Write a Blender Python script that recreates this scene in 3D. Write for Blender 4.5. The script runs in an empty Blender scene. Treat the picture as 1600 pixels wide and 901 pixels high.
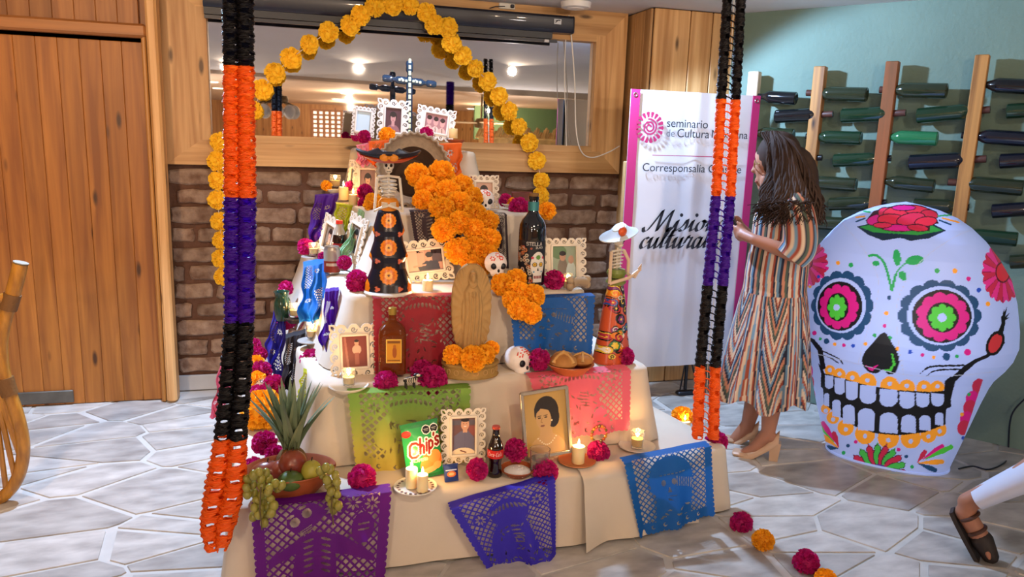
import bpy, math, random
import numpy as np
from mathutils import Matrix, Vector
random.seed(7); np.random.seed(7)
C = bpy.context.scene.collection
R = math.radians
# ------------------------------------------------------------------ camera
FPX, YAW, PITCH, ROLL, CAM = 1180.0, R(16), R(11), R(1.9), np.array([0.0, -4.6, 1.52])
_fw = np.array([math.sin(YAW)*math.cos(PITCH), math.cos(YAW)*math.cos(PITCH), -math.sin(PITCH)])
_r0 = np.array([math.cos(YAW), -math.sin(YAW), 0.0]); _u0 = np.cross(_r0, _fw)
_rt = _r0*math.cos(ROLL) + _u0*math.sin(ROLL); _up = _u0*math.cos(ROLL) - _r0*math.sin(ROLL)
cd = bpy.data.cameras.new('camera'); cam = bpy.data.objects.new('camera', cd); C.objects.link(cam)
cd.sensor_width = 36.0; cd.lens = FPX/1600*36.0; cd.clip_start = .05; cd.clip_end = 100
cam.matrix_world = Matrix(((_rt[0], _up[0], -_fw[0], CAM[0]), (_rt[1], _up[1], -_fw[1], CAM[1]), (_rt[2], _up[2], -_fw[2], CAM[2]), (0, 0, 0, 1)))
bpy.context.scene.camera = cam
# ------------------------------------------------------------------ exposure, world, room lights
vs = bpy.context.scene.view_settings
vs.view_transform = 'Standard'; vs.look = 'None'; vs.gamma = 1.0; vs.use_curve_mapping = False; vs.exposure = 0.28
wd = bpy.data.worlds.new('world'); bpy.context.scene.world = wd; wd.use_nodes = True
wd.node_tree.nodes['Background'].inputs[0].default_value = (.62, .60, .62, 1); wd.node_tree.nodes['Background'].inputs[1].default_value = .25

def lamp(name, kind, loc, energy, col, target=None, size=.1, spot=90, blend=.3, sy=None):
    d = bpy.data.lights.new(name, kind); d.energy = energy; d.color = col
    o = bpy.data.objects.new(name, d); C.objects.link(o); o.location = loc
    if kind == 'AREA':
        d.shape = 'RECTANGLE'; d.size = size; d.size_y = sy or size
    else:
        d.shadow_soft_size = size
    if kind == 'SPOT':
        d.spot_size = R(spot); d.spot_blend = blend
    if target is not None:
        o.rotation_euler = (Vector(target)-Vector(loc)).to_track_quat('-Z', 'Y').to_euler()
    return o
WARM = (1.0, .66, .38); SOFT = (1.0, .76, .54); COOL = (.46, .66, 1.0)
lamp('ceiling_downlight', 'SPOT', (-1.2, -2.6, 2.28), 95, WARM, (-1.15, -.2, .9), .06, 110, .9)
lamp('ceiling_downlight', 'SPOT', (.7, -4.4, 2.28), 92, SOFT, (.7, -.6, 1.1), .045, 84, 1.0)
lamp('ceiling_downlight', 'SPOT', (2.3, -3.6, 2.28), 44, SOFT, (2.4, -.3, 1.3), .045, 92, 1.0)
lamp('ceiling_downlight', 'SPOT', (-.8, -5.2, 2.28), 40, SOFT, (0, -.8, 1.05), .045, 80, 1.0)
lamp('hall_fill_light', 'POINT', (-1.6, -7.2, 1.3), 60, (1, .9, .84), None, .12)  # two unseen fill lights, added to brighten ceiling and altar front
lamp('hall_fill_light', 'POINT', (3.4, -7.6, 1.3), 70, (1, .9, .84), None, .12)
lamp('cool_ceiling_spot', 'SPOT', (-.55, -.75, 2.28), 330, COOL, (-1.3, -2.3, 0), .04, 116, .35)
lamp('cool_ceiling_spot', 'SPOT', (1.45, -.75, 2.28), 235, COOL, (3.15, -1.6, .5), .04, 108, .25)
lamp('ceiling_downlight', 'SPOT', (.62, -.75, 2.3), 26, (.72, .82, 1.0), (.62, -.5, 1.4), .05, 130, .8)

def ray(x, y): return _fw + _rt*(x-800)/FPX - _up*(y-450.5)/FPX
def onY(x, y, Y):
    d = ray(x, y); return CAM + d*((Y-CAM[1])/d[1])
def onZ(x, y, Z):
    d = ray(x, y); return CAM + d*((Z-CAM[2])/d[2])
def onP(x, y, p0, n):
    d = ray(x, y); return CAM + d*(((np.array(p0)-CAM) @ n)/(d @ n))
def proj(P):
    v = np.asarray(P, float)-CAM; z = v @ _fw
    return 800+FPX*(v @ _rt)/z, 450.5-FPX*(v @ _up)/z
def pxm(P): return float((np.asarray(P, float)-CAM) @ _fw)/FPX      # metres that one pixel spans there

# ------------------------------------------------------------------ materials
def lin(h):
    h = h.lstrip('#'); c = [int(h[i:i+2], 16)/255 for i in (0, 2, 4)]
    return tuple(x/12.92 if x <= .04045 else ((x+.055)/1.055)**2.4 for x in c)
_M = {}
def mat(name, col='#ffffff', rough=.6, metal=0, bump=None, var=None, rnd=0, emit=0, trans=0, transl=0, vc=False, ior=1.45, coat=0, sss=0, spec=.5, col2=None, stretch=(1, 1, 1), alpha=1):
    if name in _M: return _M[name]
    m = bpy.data.materials.new(name); m.use_nodes = True; nt = m.node_tree; N = nt.nodes; L = nt.links
    b = N['Principled BSDF']; c = lin(col)
    b.inputs['Base Color'].default_value = (*c, 1); b.inputs['Roughness'].default_value = rough; b.inputs['Metallic'].default_value = metal
    b.inputs['IOR'].default_value = ior; b.inputs['Transmission Weight'].default_value = trans; b.inputs['Coat Weight'].default_value = coat
    b.inputs['Specular IOR Level'].default_value = spec; b.inputs['Alpha'].default_value = alpha
    if sss:
        b.inputs['Subsurface Weight'].default_value = sss; b.inputs['Subsurface Radius'].default_value = (.02, .01, .005)
    out = None
    def tc():
        t = N.new('ShaderNodeTexCoord'); mp = N.new('ShaderNodeMapping'); mp.inputs['Scale'].default_value = stretch
        L.new(t.outputs['Object'], mp.inputs['Vector']); return mp.outputs[0]
    if vc:
        a = N.new('ShaderNodeVertexColor'); a.layer_name = 'Col'; out = a.outputs[0]
    if var:
        n = N.new('ShaderNodeTexNoise'); n.inputs['Scale'].default_value = var[0]; n.inputs['Detail'].default_value = 5
        v = tc(); 
        if rnd:
            oi0 = N.new('ShaderNodeObjectInfo'); ad = N.new('ShaderNodeVectorMath'); ad.operation = 'MULTIPLY_ADD'
            cx = N.new('ShaderNodeCombineXYZ')
            for k in range(3): L.new(oi0.outputs['Random'], cx.inputs[k])
            ad.inputs[1].default_value = (37, 19, 53); L.new(cx.outputs[0], ad.inputs[0]); L.new(v, ad.inputs[2]); v = ad.outputs[0]
        L.new(v, n.inputs['Vector'])
        r = N.new('ShaderNodeValToRGB'); r.color_ramp.elements[0].position = .3; r.color_ramp.elements[1].position = .7
        k = 1-var[1]
        r.color_ramp.elements[0].color = (*(lin(col2) if col2 else [x*k for x in c]), 1); r.color_ramp.elements[1].color = (*c, 1)
        L.new(n.outputs['Fac'], r.inputs[0])
        if out is None: out = r.outputs[0]
        else:
            mx = N.new('ShaderNodeMixRGB'); mx.blend_type = 'MULTIPLY'; mx.inputs[0].default_value = var[1]
            L.new(out, mx.inputs[1]); L.new(n.outputs['Fac'], mx.inputs[2]); out = mx.outputs[0]
    if rnd:
        oi = N.new('ShaderNodeObjectInfo'); hs = N.new('ShaderNodeHueSaturation'); mr = N.new('ShaderNodeMapRange')
        mr.inputs['To Min'].default_value = 1-rnd; mr.inputs['To Max'].default_value = 1+rnd
        L.new(oi.outputs['Random'], mr.inputs[0]); L.new(mr.outputs[0], hs.inputs['Value'])
        if out is None: hs.inputs['Color'].default_value = (*c, 1)
        else: L.new(out, hs.inputs['Color'])
        out = hs.outputs[0]
    if out is not None: L.new(out, b.inputs['Base Color'])
    if emit:
        b.inputs['Emission Strength'].default_value = emit
        if out is not None: L.new(out, b.inputs['Emission Color'])
        else: b.inputs['Emission Color'].default_value = (*c, 1)
    if bump:
        n2 = N.new('ShaderNodeTexNoise'); n2.inputs['Scale'].default_value = bump[0]; n2.inputs['Detail'].default_value = 4
        L.new(tc(), n2.inputs['Vector']); bp = N.new('ShaderNodeBump'); bp.inputs['Strength'].default_value = bump[1]
        bp.inputs['Distance'].default_value = bump[2] if len(bump) > 2 else .01
        L.new(n2.outputs['Fac'], bp.inputs['Height']); L.new(bp.outputs[0], b.inputs['Normal'])
    if transl:
        t = N.new('ShaderNodeBsdfTranslucent'); ms = N.new('ShaderNodeMixShader'); ms.inputs[0].default_value = transl
        if out is not None: L.new(out, t.inputs[0])
        else: t.inputs[0].default_value = (*c, 1)
        L.new(b.outputs[0], ms.inputs[1]); L.new(t.outputs[0], ms.inputs[2]); L.new(ms.outputs[0], N['Material Output'].inputs[0])
    _M[name] = m; return m

def wood(name, c1, c2, axis=2, knots=True, rough=.5):
    if name in _M: return _M[name]
    m = bpy.data.materials.new(name); m.use_nodes = True; nt = m.node_tree; N = nt.nodes; L = nt.links; b = N['Principled BSDF']
    t = N.new('ShaderNodeTexCoord'); oi = N.new('ShaderNodeObjectInfo'); cx = N.new('ShaderNodeCombineXYZ')
    for k in range(3): L.new(oi.outputs['Random'], cx.inputs[k])
    ad = N.new('ShaderNodeVectorMath'); ad.operation = 'MULTIPLY_ADD'; ad.inputs[1].default_value = (31, 47, 23)
    L.new(cx.outputs[0], ad.inputs[0]); L.new(t.outputs['Object'], ad.inputs[2])
    def mapped(sc):
        mp = N.new('ShaderNodeMapping'); mp.inputs['Scale'].default_value = sc; L.new(ad.outputs[0], mp.inputs['Vector']); return mp.outputs[0]
    def ax(a, o): s = [o, o, o]; s[axis] = a; return s
    n = N.new('ShaderNodeTexNoise'); n.inputs['Scale'].default_value = 1; n.inputs['Detail'].default_value = 6; n.inputs['Distortion'].default_value = .6
    L.new(mapped(ax(1.2, 24)), n.inputs['Vector'])
    r = N.new('ShaderNodeValToRGB'); r.color_ramp.elements[0].position = .32; r.color_ramp.elements[1].position = .66
    r.color_ramp.elements[0].color = (*lin(c2), 1); r.color_ramp.elements[1].color = (*lin(c1), 1); L.new(n.outputs['Fac'], r.inputs[0])
    out = r.outputs[0]
    if knots:
        v = N.new('ShaderNodeTexVoronoi'); v.inputs['Scale'].default_value = 1; L.new(mapped(ax(2.6, 9)), v.inputs['Vector'])
        kr = N.new('ShaderNodeValToRGB'); kr.color_ramp.elements[0].position = .07; kr.color_ramp.elements[1].position = .15
        kr.color_ramp.elements[0].color = (1, 1, 1, 1); kr.color_ramp.elements[1].color = (0, 0, 0, 1); L.new(v.outputs['Distance'], kr.inputs[0])
        mx = N.new('ShaderNodeMixRGB'); mx.inputs[2].default_value = (*[x*.28 for x in lin(c2)], 1)
        L.new(kr.outputs[0], mx.inputs[0]); L.new(out, mx.inputs[1]); out = mx.outputs[0]
    hs = N.new('ShaderNodeHueSaturation'); mr = N.new('ShaderNodeMapRange'); mr.inputs['To Min'].default_value = .82; mr.inputs['To Max'].default_value = 1.15
    L.new(oi.outputs['Random'], mr.inputs[0]); L.new(mr.outputs[0], hs.inputs['Value']); L.new(out, hs.inputs['Color'])
    L.new(hs.outputs[0], b.inputs['Base Color']); b.inputs['Roughness'].default_value = rough
    bp = N.new('ShaderNodeBump'); bp.inputs['Strength'].default_value = .12; bp.inputs['Distance'].default_value = .004
    L.new(n.outputs['Fac'], bp.inputs['Height']); L.new(bp.outputs[0], b.inputs['Normal'])
    _M[name] = m; return m

# ------------------------------------------------------------------ object helpers
def setp(o, label=None, cat=None, group=None, kind=None):
    if label: o['label'] = label
    if cat: o['category'] = cat
    if group: o['group'] = group
    if kind: o['kind'] = kind
    return o
def thing(name, label, cat, loc=(0, 0, 0), rz=0, group=None, tilt=(0, 0)):
    o = bpy.data.objects.new(name, None); C.objects.link(o); o.location = tuple(loc); o.rotation_euler = (tilt[0], tilt[1], rz)
    o.empty_display_size = .05
    return setp(o, label, cat, group)
def link(name, me, parent=None, loc=(0, 0, 0), rot=(0, 0, 0), sc=(1, 1, 1)):
    o = bpy.data.objects.new(name, me); C.objects.link(o); o.parent = parent
    o.location = tuple(loc); o.rotation_euler = tuple(rot); o.scale = (sc, sc, sc) if isinstance(sc, (int, float)) else tuple(sc)
    return o
class B:
    def __init__(s): s.v = []; s.f = []; s.mi = []; s.m = Matrix.Identity(4); s.col = []
    def tr(s, loc=(0, 0, 0), rot=(0, 0, 0), sc=1):
        from mathutils import Euler
        S = Matrix.Diagonal((sc, sc, sc, 1)) if isinstance(sc, (int, float)) else Matrix.Diagonal((*sc, 1))
        s.m = Matrix.Translation(loc) @ Euler(rot).to_matrix().to_4x4() @ S; return s
    def add(s, vs, fs, mi=0):
        k = len(s.v); s.v += [tuple(s.m @ Vector(tuple(p))) for p in vs]; s.f += [[i+k for i in f] for f in fs]; s.mi += [mi]*len(fs); return s
    def box(s, c, d, bev=0, mi=0):
        x, y, z = d[0]/2, d[1]/2, d[2]/2
        if bev <= 0:
            vs = [(c[0]+i*x, c[1]+j*y, c[2]+k*z) for i in (-1, 1) for j in (-1, 1) for k in (-1, 1)]
            return s.add(vs, [(0, 1, 3, 2), (4, 6, 7, 5), (0, 4, 5, 1), (2, 3, 7, 6), (0, 2, 6, 4), (1, 5, 7, 3)], mi)
        b = min(bev, x*.95, y*.95, z*.95); rings = []
        for zz, ins in ((-z, b), (-z+b, 0), (z-b, 0), (z, b)):
            xx, yy = x-ins, y-ins; q = b if ins == 0 else b*.6
            rings.append([(c[0]+px, c[1]+py, c[2]+zz) for px, py in ((xx, yy-q), (xx-q, yy), (-xx+q, yy), (-xx, yy-q), (-xx, -yy+q), (-xx+q, -yy), (xx-q, -yy), (xx, -yy+q))])
        return s.rings(rings, mi, True)
    def rings(s, rings, mi=0, cap=True, closed=True):
        n = len(rings[0]); vs = [p for r in rings for p in r]; fs = []
        for k in range(len(rings)-1):
            for i in range(n if closed else n-1):
                j = (i+1) % n; fs.append((k*n+i, k*n+j, (k+1)*n+j, (k+1)*n+i))
        if cap:
            fs.append(tuple(range(n))[::-1]); fs.append(tuple((len(rings)-1)*n+i for i in range(n)))
        return s.add(vs, fs, mi)
    def lathe(s, prof, seg=20, mi=0, cap=True):
        return s.rings([[(max(r, 1e-5)*math.cos(2*math.pi*i/seg), max(r, 1e-5)*math.sin(2*math.pi*i/seg), z) for i in range(seg)] for r, z in prof], mi, cap)
    def ell(s, c, r, seg=14, rings=9, mi=0):
        if isinstance(r, (int, float)): r = (r, r, r)
        return s.rings([[(c[0]+r[0]*math.sin(t)*math.cos(2*math.pi*i/seg), c[1]+r[1]*math.sin(t)*math.sin(2*math.pi*i/seg), c[2]-r[2]*math.cos(t)) for i in range(seg)]
                        for t in [math.pi*(k+.12)/(rings-1+.24) for k in range(rings)]], mi, True)
    def tube(s, path, rad, seg=8, mi=0, cap=True, closed=False):
        P = [Vector(tuple(p)) for p in path]; n = len(P); rr = rad if isinstance(rad, (list, tuple)) else [rad]*n
        T = []
        for i in range(n):
            a = P[(i-1) % n] if (closed or i > 0) else P[0]; b = P[(i+1) % n] if (closed or i < n-1) else P[-1]
            T.append((b-a).normalized())
        u = T[0].orthogonal().normalized(); rs = []
        for i in range(n):
            u = (u-T[i]*u.dot(T[i])); u = u.normalized() if u.length > 1e-6 else T[i].orthogonal().normalized(); w = T[i].cross(u)
            rs.append([tuple(P[i]+(u*math.cos(2*math.pi*k/seg)+w*math.sin(2*math.pi*k/seg))*rr[i]) for k in range(seg)])
        if closed: rs.append(rs[0])
        return s.rings(rs, mi, cap and not closed)
    def capsule(s, a, b, ra, rb, seg=12):
        a, b = Vector(tuple(a)), Vector(tuple(b)); d = (b-a).normalized(); path = []; rad = []
        for t in (-1, -.8, -.4, 0): path.append(a+d*ra*t); rad.append(max(ra*math.sqrt(max(0, 1-t*t)), ra*.08))
        for t in (0, .4, .8, 1): path.append(b+d*rb*t); rad.append(max(rb*math.sqrt(max(0, 1-t*t)), rb*.08))
        return s.tube(path, rad, seg)
    def prism(s, poly, y0, y1, mi=0):        # polygon in x,z extruded along y
        return s.rings([[(x, y0, z) for x, z in poly], [(x, y1, z) for x, z in poly]], mi, True)
    def grid(s, P, mi=0, closed_u=False):    # P[i][j] array (nv, nu, 3)
        P = np.asarray(P); nv, nu = P.shape[:2]; fs = []
        for i in range(nv-1):
            for j in range(nu if closed_u else nu-1):
                k = (j+1) % nu; fs.append((i*nu+j, i*nu+k, (i+1)*nu+k, (i+1)*nu+j))
        return s.add(P.reshape(-1, 3), fs, mi)
    def mesh(s, name, mats, smooth=True, ang=40):
        me = bpy.data.meshes.new(name); me.from_pydata(s.v, [], s.f)
        for m in (mats if isinstance(mats, (list, tuple)) else [mats]): me.materials.append(m)
        if any(s.mi): me.polygons.foreach_set('material_index', s.mi)
        me.validate()
        if smooth:
            me.polygons.foreach_set('use_smooth', [True]*len(me.polygons))
            try: me.set_sharp_from_angle(angle=R(ang))
            except Exception: pass
        return me
    def obj(s, name, mats, parent=None, smooth=True, ang=40, loc=(0, 0, 0), rot=(0, 0, 0), sc=1):
        return link(name, s.mesh(name, mats, smooth, ang), parent, loc, rot, sc)

def np_mesh(name, V, F, mats, cols=None, smooth=True, ang=None):   # fast numpy quads
    me = bpy.data.meshes.new(name); V = np.asarray(V, np.float32); F = np.asarray(F, np.int32)
    me.vertices.add(len(V)); me.vertices.foreach_set('co', V.ravel())
    me.loops.add(F.size); me.loops.foreach_set('vertex_index', F.ravel())
    me.polygons.add(len(F)); me.polygons.foreach_set('loop_start', np.arange(0, F.size, F.shape[1], dtype=np.int32))
    me.update(calc_edges=True)
    for m in (mats if isinstance(mats, (list, tuple)) else [mats]): me.materials.append(m)
    if cols is not None:
        a = me.color_attributes.new('Col', 'FLOAT_COLOR', 'POINT'); c4 = np.ones((len(V), 4), np.float32); c4[:, :3] = cols; a.data.foreach_set('color', c4.ravel())
    if smooth:
        me.polygons.foreach_set('use_smooth', np.ones(len(F), bool))
        if ang: me.set_sharp_from_angle(angle=R(ang))
    return me
def quads(nv, nu, keep=None):
    i, j = np.meshgrid(np.arange(nv-1), np.arange(nu-1), indexing='ij')
    F = np.stack([i*nu+j, i*nu+j+1, (i+1)*nu+j+1, (i+1)*nu+j], -1)
    return F[keep] if keep is not None else F.reshape(-1, 4)
def compact(V, F, cols=None):
    u, inv = np.unique(F, return_inverse=True); return V[u], inv.reshape(F.shape), (cols[u] if cols is not None else None)

# 2D raster used for cut paper, pierced frames and flat print
class Ras:
    def __init__(s, w, h, n):
        s.w, s.h = w, h; s.nx = n; s.ny = max(4, int(round(n*h/w)))
        s.X, s.Y = np.meshgrid((np.arange(s.nx)+.5)*w/s.nx, (np.arange(s.ny)+.5)*h/s.ny)    # y downwards
        s.img = np.ones((s.ny, s.nx, 3)); s.m = np.ones((s.ny, s.nx), bool)
    def ell(s, x, y, rx, ry=None, a=0):
        ry = rx if ry is None else ry; c, q = math.cos(a), math.sin(a); dx, dy = s.X-x, s.Y-y
        return ((dx*c+dy*q)/rx)**2+((-dx*q+dy*c)/ry)**2 <= 1
    def poly(s, pts):
        ins = np.zeros(s.X.shape, bool); n = len(pts)
        for i in range(n):
            x1, y1 = pts[i]; x2, y2 = pts[(i+1) % n]
            if y1 == y2: continue
            c = ((y1 > s.Y) != (y2 > s.Y)) & (s.X < (x2-x1)*(s.Y-y1)/(y2-y1)+x1); ins ^= c
        return ins
    def rect(s, x0, y0, x1, y1): return (s.X >= x0) & (s.X <= x1) & (s.Y >= y0) & (s.Y <= y1)
    def line(s, pts, w):
        out = np.zeros(s.X.shape, bool); ws = w if isinstance(w, (list, tuple)) else [w]*len(pts)
        for i in range(len(pts)-1):
            (x1, y1), (x2, y2) = pts[i], pts[i+1]; dx, dy = x2-x1, y2-y1; l2 = dx*dx+dy*dy+1e-12
            t = np.clip(((s.X-x1)*dx+(s.Y-y1)*dy)/l2, 0, 1); ww = ws[i]+(ws[i+1]-ws[i])*t
            out |= (s.X-x1-t*dx)**2+(s.Y-y1-t*dy)**2 <= (ww/2)**2
        return out
    def petal(s, x, y, l, w, a, r0=0):     # leaf-shaped, from (x,y) outwards in direction a
        c, q = math.cos(a), math.sin(a); u = ((s.X-x)*c+(s.Y-y)*q-r0)/l; v = (-(s.X-x)*q+(s.Y-y)*c)/w
        return (u > 0) & (u < 1) & (np.abs(v) <= .5*np.sin(np.clip(u, 0, 1)**.8*math.pi))
    def daisy(s, x, y, r, n, k=.18, a0=0, sq=1):   # scalloped disc
        dx, dy = (s.X-x)/sq, s.Y-y; th = np.arctan2(dy, dx)+a0; rr = np.hypot(dx, dy)
        return rr <= r*(1-k+k*np.abs(np.cos(th*n/2))**.6)
    def set(s, mask, col): s.img[mask] = lin(col)
def spline(pts, n=8, closed=False):
    P = [np.array(p, float) for p in pts]; out = []; m = len(P)
    rng = range(m if closed else m-1)
    for i in rng:
        p0 = P[(i-1) % m] if (closed or i > 0) else P[0]; p1 = P[i]; p2 = P[(i+1) % m]; p3 = P[(i+2) % m] if (closed or i < m-2) else P[-1]
        for k in range(n):
            t = k/n; out.append(tuple(.5*((2*p1)+(-p0+p2)*t+(2*p0-5*p1+4*p2-p3)*t*t+(-p0+3*p1-3*p2+p3)*t**3)))
    if not closed: out.append(tuple(P[-1]))
    return out
# ================================================================== the setting
CEIL = 2.33
PINE = wood('pine_light', '#d4a870', '#ab7a45'); PINEH = wood('pine_light_h', '#d0a46c', '#a87a45', axis=0)
DOORW = wood('pine_door', '#b8762f', '#8c5220'); DARKP = wood('pine_panel', '#a56d38', '#7c4a20')
def struct(o): o['kind'] = 'structure'; return o
# --- floor: irregular marble slabs set in pale mortar
GROUT = mat('floor_mortar', '#c8c3bb', .7, var=(9, .12), bump=(60, .15, .003))
STONE = mat('marble_slab', '#c8c2b9', .34, var=(6, .3), col2='#969089', rnd=.22, bump=(22, .08, .004), stretch=(1, 2.2, 1))
fl = struct(B().box((1.5, -5.9, -.055), (13, 16.5, .1)).obj('floor', GROUT, smooth=False))
def clip(poly, p, n):
    out = []
    for i in range(len(poly)):
        a, b = poly[i], poly[(i+1) % len(poly)]; da = (a-p) @ n; db = (b-p) @ n
        if da <= 0: out.append(a)
        if da*db < 0: out.append(a+(b-a)*(da/(da-db)))
    return out
rs = np.random.RandomState(11); SC = np.array([.62, 1.0])
x0, x1, y0, y1 = -2.6, 4.4, -3.5, .05
sd = []
for gx in np.arange(x0-.3, x1+.3, .33):
    for gy in np.arange(y0-.3, y1+.3, .205):
        sd.append((gx+rs.uniform(-.17, .17), gy+rs.uniform(-.105, .105)))
sd = np.array(sd); keep = rs.rand(len(sd)) > .14; sd = sd[keep]; ss = sd*SC; ns = 0; stones = []
for i in range(len(sd)):
    if -.1 < sd[i, 0] < 1.55 and -1.85 < sd[i, 1]: continue
    if not (x0 < sd[i, 0] < x1 and y0 < sd[i, 1] < y1): continue
    px, py = proj((*sd[i], 0))
    if not (-140 < px < 1740 and py < 1010): continue
    d = np.sum((ss-ss[i])**2, 1); nb = np.argsort(d)[1:22]
    q = ss[i]; poly = [np.array(v, float) for v in ((q[0]-.5, q[1]-.5), (q[0]+.5, q[1]-.5), (q[0]+.5, q[1]+.5), (q[0]-.5, q[1]+.5))]
    for j in nb:
        n = ss[j]-q; l = np.linalg.norm(n); n = n/l
        poly = clip(poly, q+n*(l/2-rs.uniform(.002, .015)), n)
        if len(poly) < 3: break
    if len(poly) < 3: continue
    poly = [v/SC for v in poly]
    stones.append((float(np.hypot(sd[i, 0], sd[i, 1]+4.6)), poly))
stones.sort(key=lambda t: t[0]); rest = B()
for k, (dist, poly) in enumerate(stones):
    poly = [p for p in poly if p[1] < .03]
    if len(poly) < 3: continue
    c = sum(poly)/len(poly); b = B() if k < 296 else rest
    lo = [(*(p-c), -.008) for p in poly]; hi = [(*((p-c)*.985), 0) for p in poly]
    if k < 296:
        b.rings([lo, hi], 0, True).obj('stone', STONE, fl, smooth=False, loc=(*c, 0))
    else:
        b.tr((*c, 0)); b.rings([lo, hi], 0, True)
if rest.v: rest.tr(); rest.obj('distant_stones', STONE, fl, smooth=False)['kind'] = 'stuff'
# --- brick wall behind the altar
MORTAR = mat('brick_mortar', '#6b4b3b', .9, var=(14, .3), bump=(70, .5, .01))
BRICK = mat('rustic_brick', '#a8917f', .85, var=(16, .45), col2='#6e5343', rnd=.22, bump=(38, .8, .012))
wb = struct(B().box((.8, .16, 1.2), (4.6, .16, 2.42)).obj('wall_back', MORTAR, smooth=False))
rb = random.Random(5)
z = .11; row = 0
while z < 1.32:
    hgt = .084+rb.uniform(-.006, .006); x = -.71+rb.uniform(-.12, 0)
    while x < 2.1:
        ln = rb.uniform(.30, .44) if row % 2 == 0 else rb.uniform(.12, .23)
        xa, xb = max(x, -.70), min(x+ln, 2.10)
        if xb-xa > .05:
            h2 = hgt*rb.uniform(.9, 1.05); L2 = xb-xa
            def wob(ins):
                pts = []
                for (u, w) in ((0, .5), (0.02, .9), (.1, 1), (.35, 1), (.65, 1), (.93, 1), (1, .88), (1, .5), (1, .1), (.92, 0), (.6, 0), (.3, 0), (.06, 0), (0, .12)):
                    pts.append(((u-.5)*(L2-2*ins)+wj[len(pts)][0], (w-.5)*(h2-2*ins)+wj[len(pts)][1]))
                return pts
            wj = [(rb.uniform(-.006, .006), rb.uniform(-.006, .006)) for _ in range(14)]
            d = rb.uniform(.012, .028); b = B()
            b.rings([[(p, .02, q) for p, q in wob(0)], [(p, -d+.008, q) for p, q in wob(0)], [(p, -d, q) for p, q in wob(.009)]], 0, True)
            b.obj('brick', BRICK, wb, smooth=False, loc=((xa+xb)/2, .08, z+h2/2))
        x += ln+rb.uniform(.016, .038)
    z += hgt+.026; row += 1
TILE = mat('skirting_tile', '#c2c4c6', .4, var=(6, .15))
bb = struct(B().box((.8, .075, .045), (3.2, .01, .09)).obj('baseboard_back', MORTAR, smooth=False))
for k in range(10):
    B().box((0, 0, 0), (.298, .02, .092), .004).obj('tile', TILE, bb, loc=(-.56+.3*k, .062, .047))
# --- door wall on the left (pine boards) and the door
wl = struct(B().box((-1.75, .0, 1.2), (2.1, .12, 2.42)).obj('wall_left', DARKP, smooth=False))
for k in range(11):
    B().box((0, 0, 0), (.0994, .03, .34), .0025).obj('plank', DARKP, wl, loc=(-.83-.1*k, -.075, 2.19))
fr = struct(B().box((-.712, -.09, 1.165), (.055, .12, 2.33), .012).obj('trim_1', PINE))
B().box((0, 0, 0), (.022, .05, 2.0), .006).obj('stop_bead', wood('pine_bead', '#d79a50', '#b07634'), fr, loc=(-.757, -.105, 1.0))
B().box((0, 0, 0), (1.7, .06, .07), .012).obj('lintel', wood('pine_lintel', '#b4763c', '#8f5a2a', axis=0), fr, loc=(-1.59, -.11, 2.02))
dr = struct(B().box((-1.27, -.045, 1.0), (1.0, .03, 1.98)).obj('door_1', DARKP, smooth=False))
for k in range(10):
    B().box((0, 0, 0), (.0994, .022, 1.965), .0025).obj('plank', DOORW, dr, loc=(-.822-.1*k, -.067, .985))
B().box((0, 0, 0), (.55, .014, .07), .003).obj('kick_plate', mat('kick_metal', '#6f6c64', .5, .6, var=(12, .3)), dr, loc=(-1.5, -.085, .05))
# --- mirror over the bricks, in a wide pine frame
mf = thing('wall_mirror', 'large wall mirror in a wide knotty pine frame above the brick wall', 'mirror', (0, .08, 0))
def board(pts, y0, y1, m, nm='frame_board'):
    b = B(); b.prism([(p[0], p[1]) for p in pts], y0, y1); return b.obj(nm, m, mf, smooth=False)
ox0, ox1, oz0, oz1, ix0, ix1, iz0, iz1 = -.70, 2.02, 1.335, 2.33, -.51, 1.87, 1.475, 2.18
board([(ox0, oz0), (ox1, oz0), (ix1, iz0), (ix0, iz0)], -.075, -.03, PINEH); board([(ox0, oz1), (ox1, oz1), (ix1, iz1), (ix0, iz1)][::-1], -.075, -.03, PINEH)
board([(ox0, oz0), (ix0, iz0), (ix0, iz1), (ox0, oz1)], -.075, -.03, PINE); board([(ox1, oz0), (ox1, oz1), (ix1, iz1), (ix1, iz0)], -.075, -.03, PINE)
for (a, b_) in (((ix0-.005, ix0+.05), (iz0, iz1)), ((ix1-.055, ix1+.005), (iz0, iz1))):
    B().box(((a[0]+a[1])/2, -.055, (b_[0]+b_[1])/2), (a[1]-a[0], .05, b_[1]-b_[0]+.002)).obj('inner_moulding', PINE, mf)
for zz in (iz0+.012, iz1-.012):
    B().box(((ix0+ix1)/2, -.055, zz), (ix1-ix0+.008, .048, .04)).obj('inner_moulding', PINEH, mf)
B().box((.68, -.022, 1.83), (2.36, .012, .72)).obj('mirror_glass', mat('mirror_silver', '#d9dade', .015, 1.0), mf, smooth=False)
# --- boxed pine column between mirror and green wall
CZ = CEIL/2
wc = struct(B().box((2.46, -.08, CZ), (.80, .38, CEIL)).obj('wall_column', mat('column_core', '#3a2412', .9), smooth=False))
for k, (a, b_) in enumerate(((2.065, 2.30), (2.306, 2.45), (2.456, 2.66), (2.666, 2.86))):
    B().box((0, 0, 0), (b_-a, .02, CEIL-.01), .004).obj('plank', PINE, wc, loc=((a+b_)/2, -.278, CZ))
for k, (a, b_) in enumerate(((-.27, -.19), (-.186, -.06), (-.056, .07))):
    B().box((0, 0, 0), (.02, b_-a, CEIL-.01), .004).obj('plank', PINE, wc, loc=(2.055, (a+b_)/2, CZ))
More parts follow.
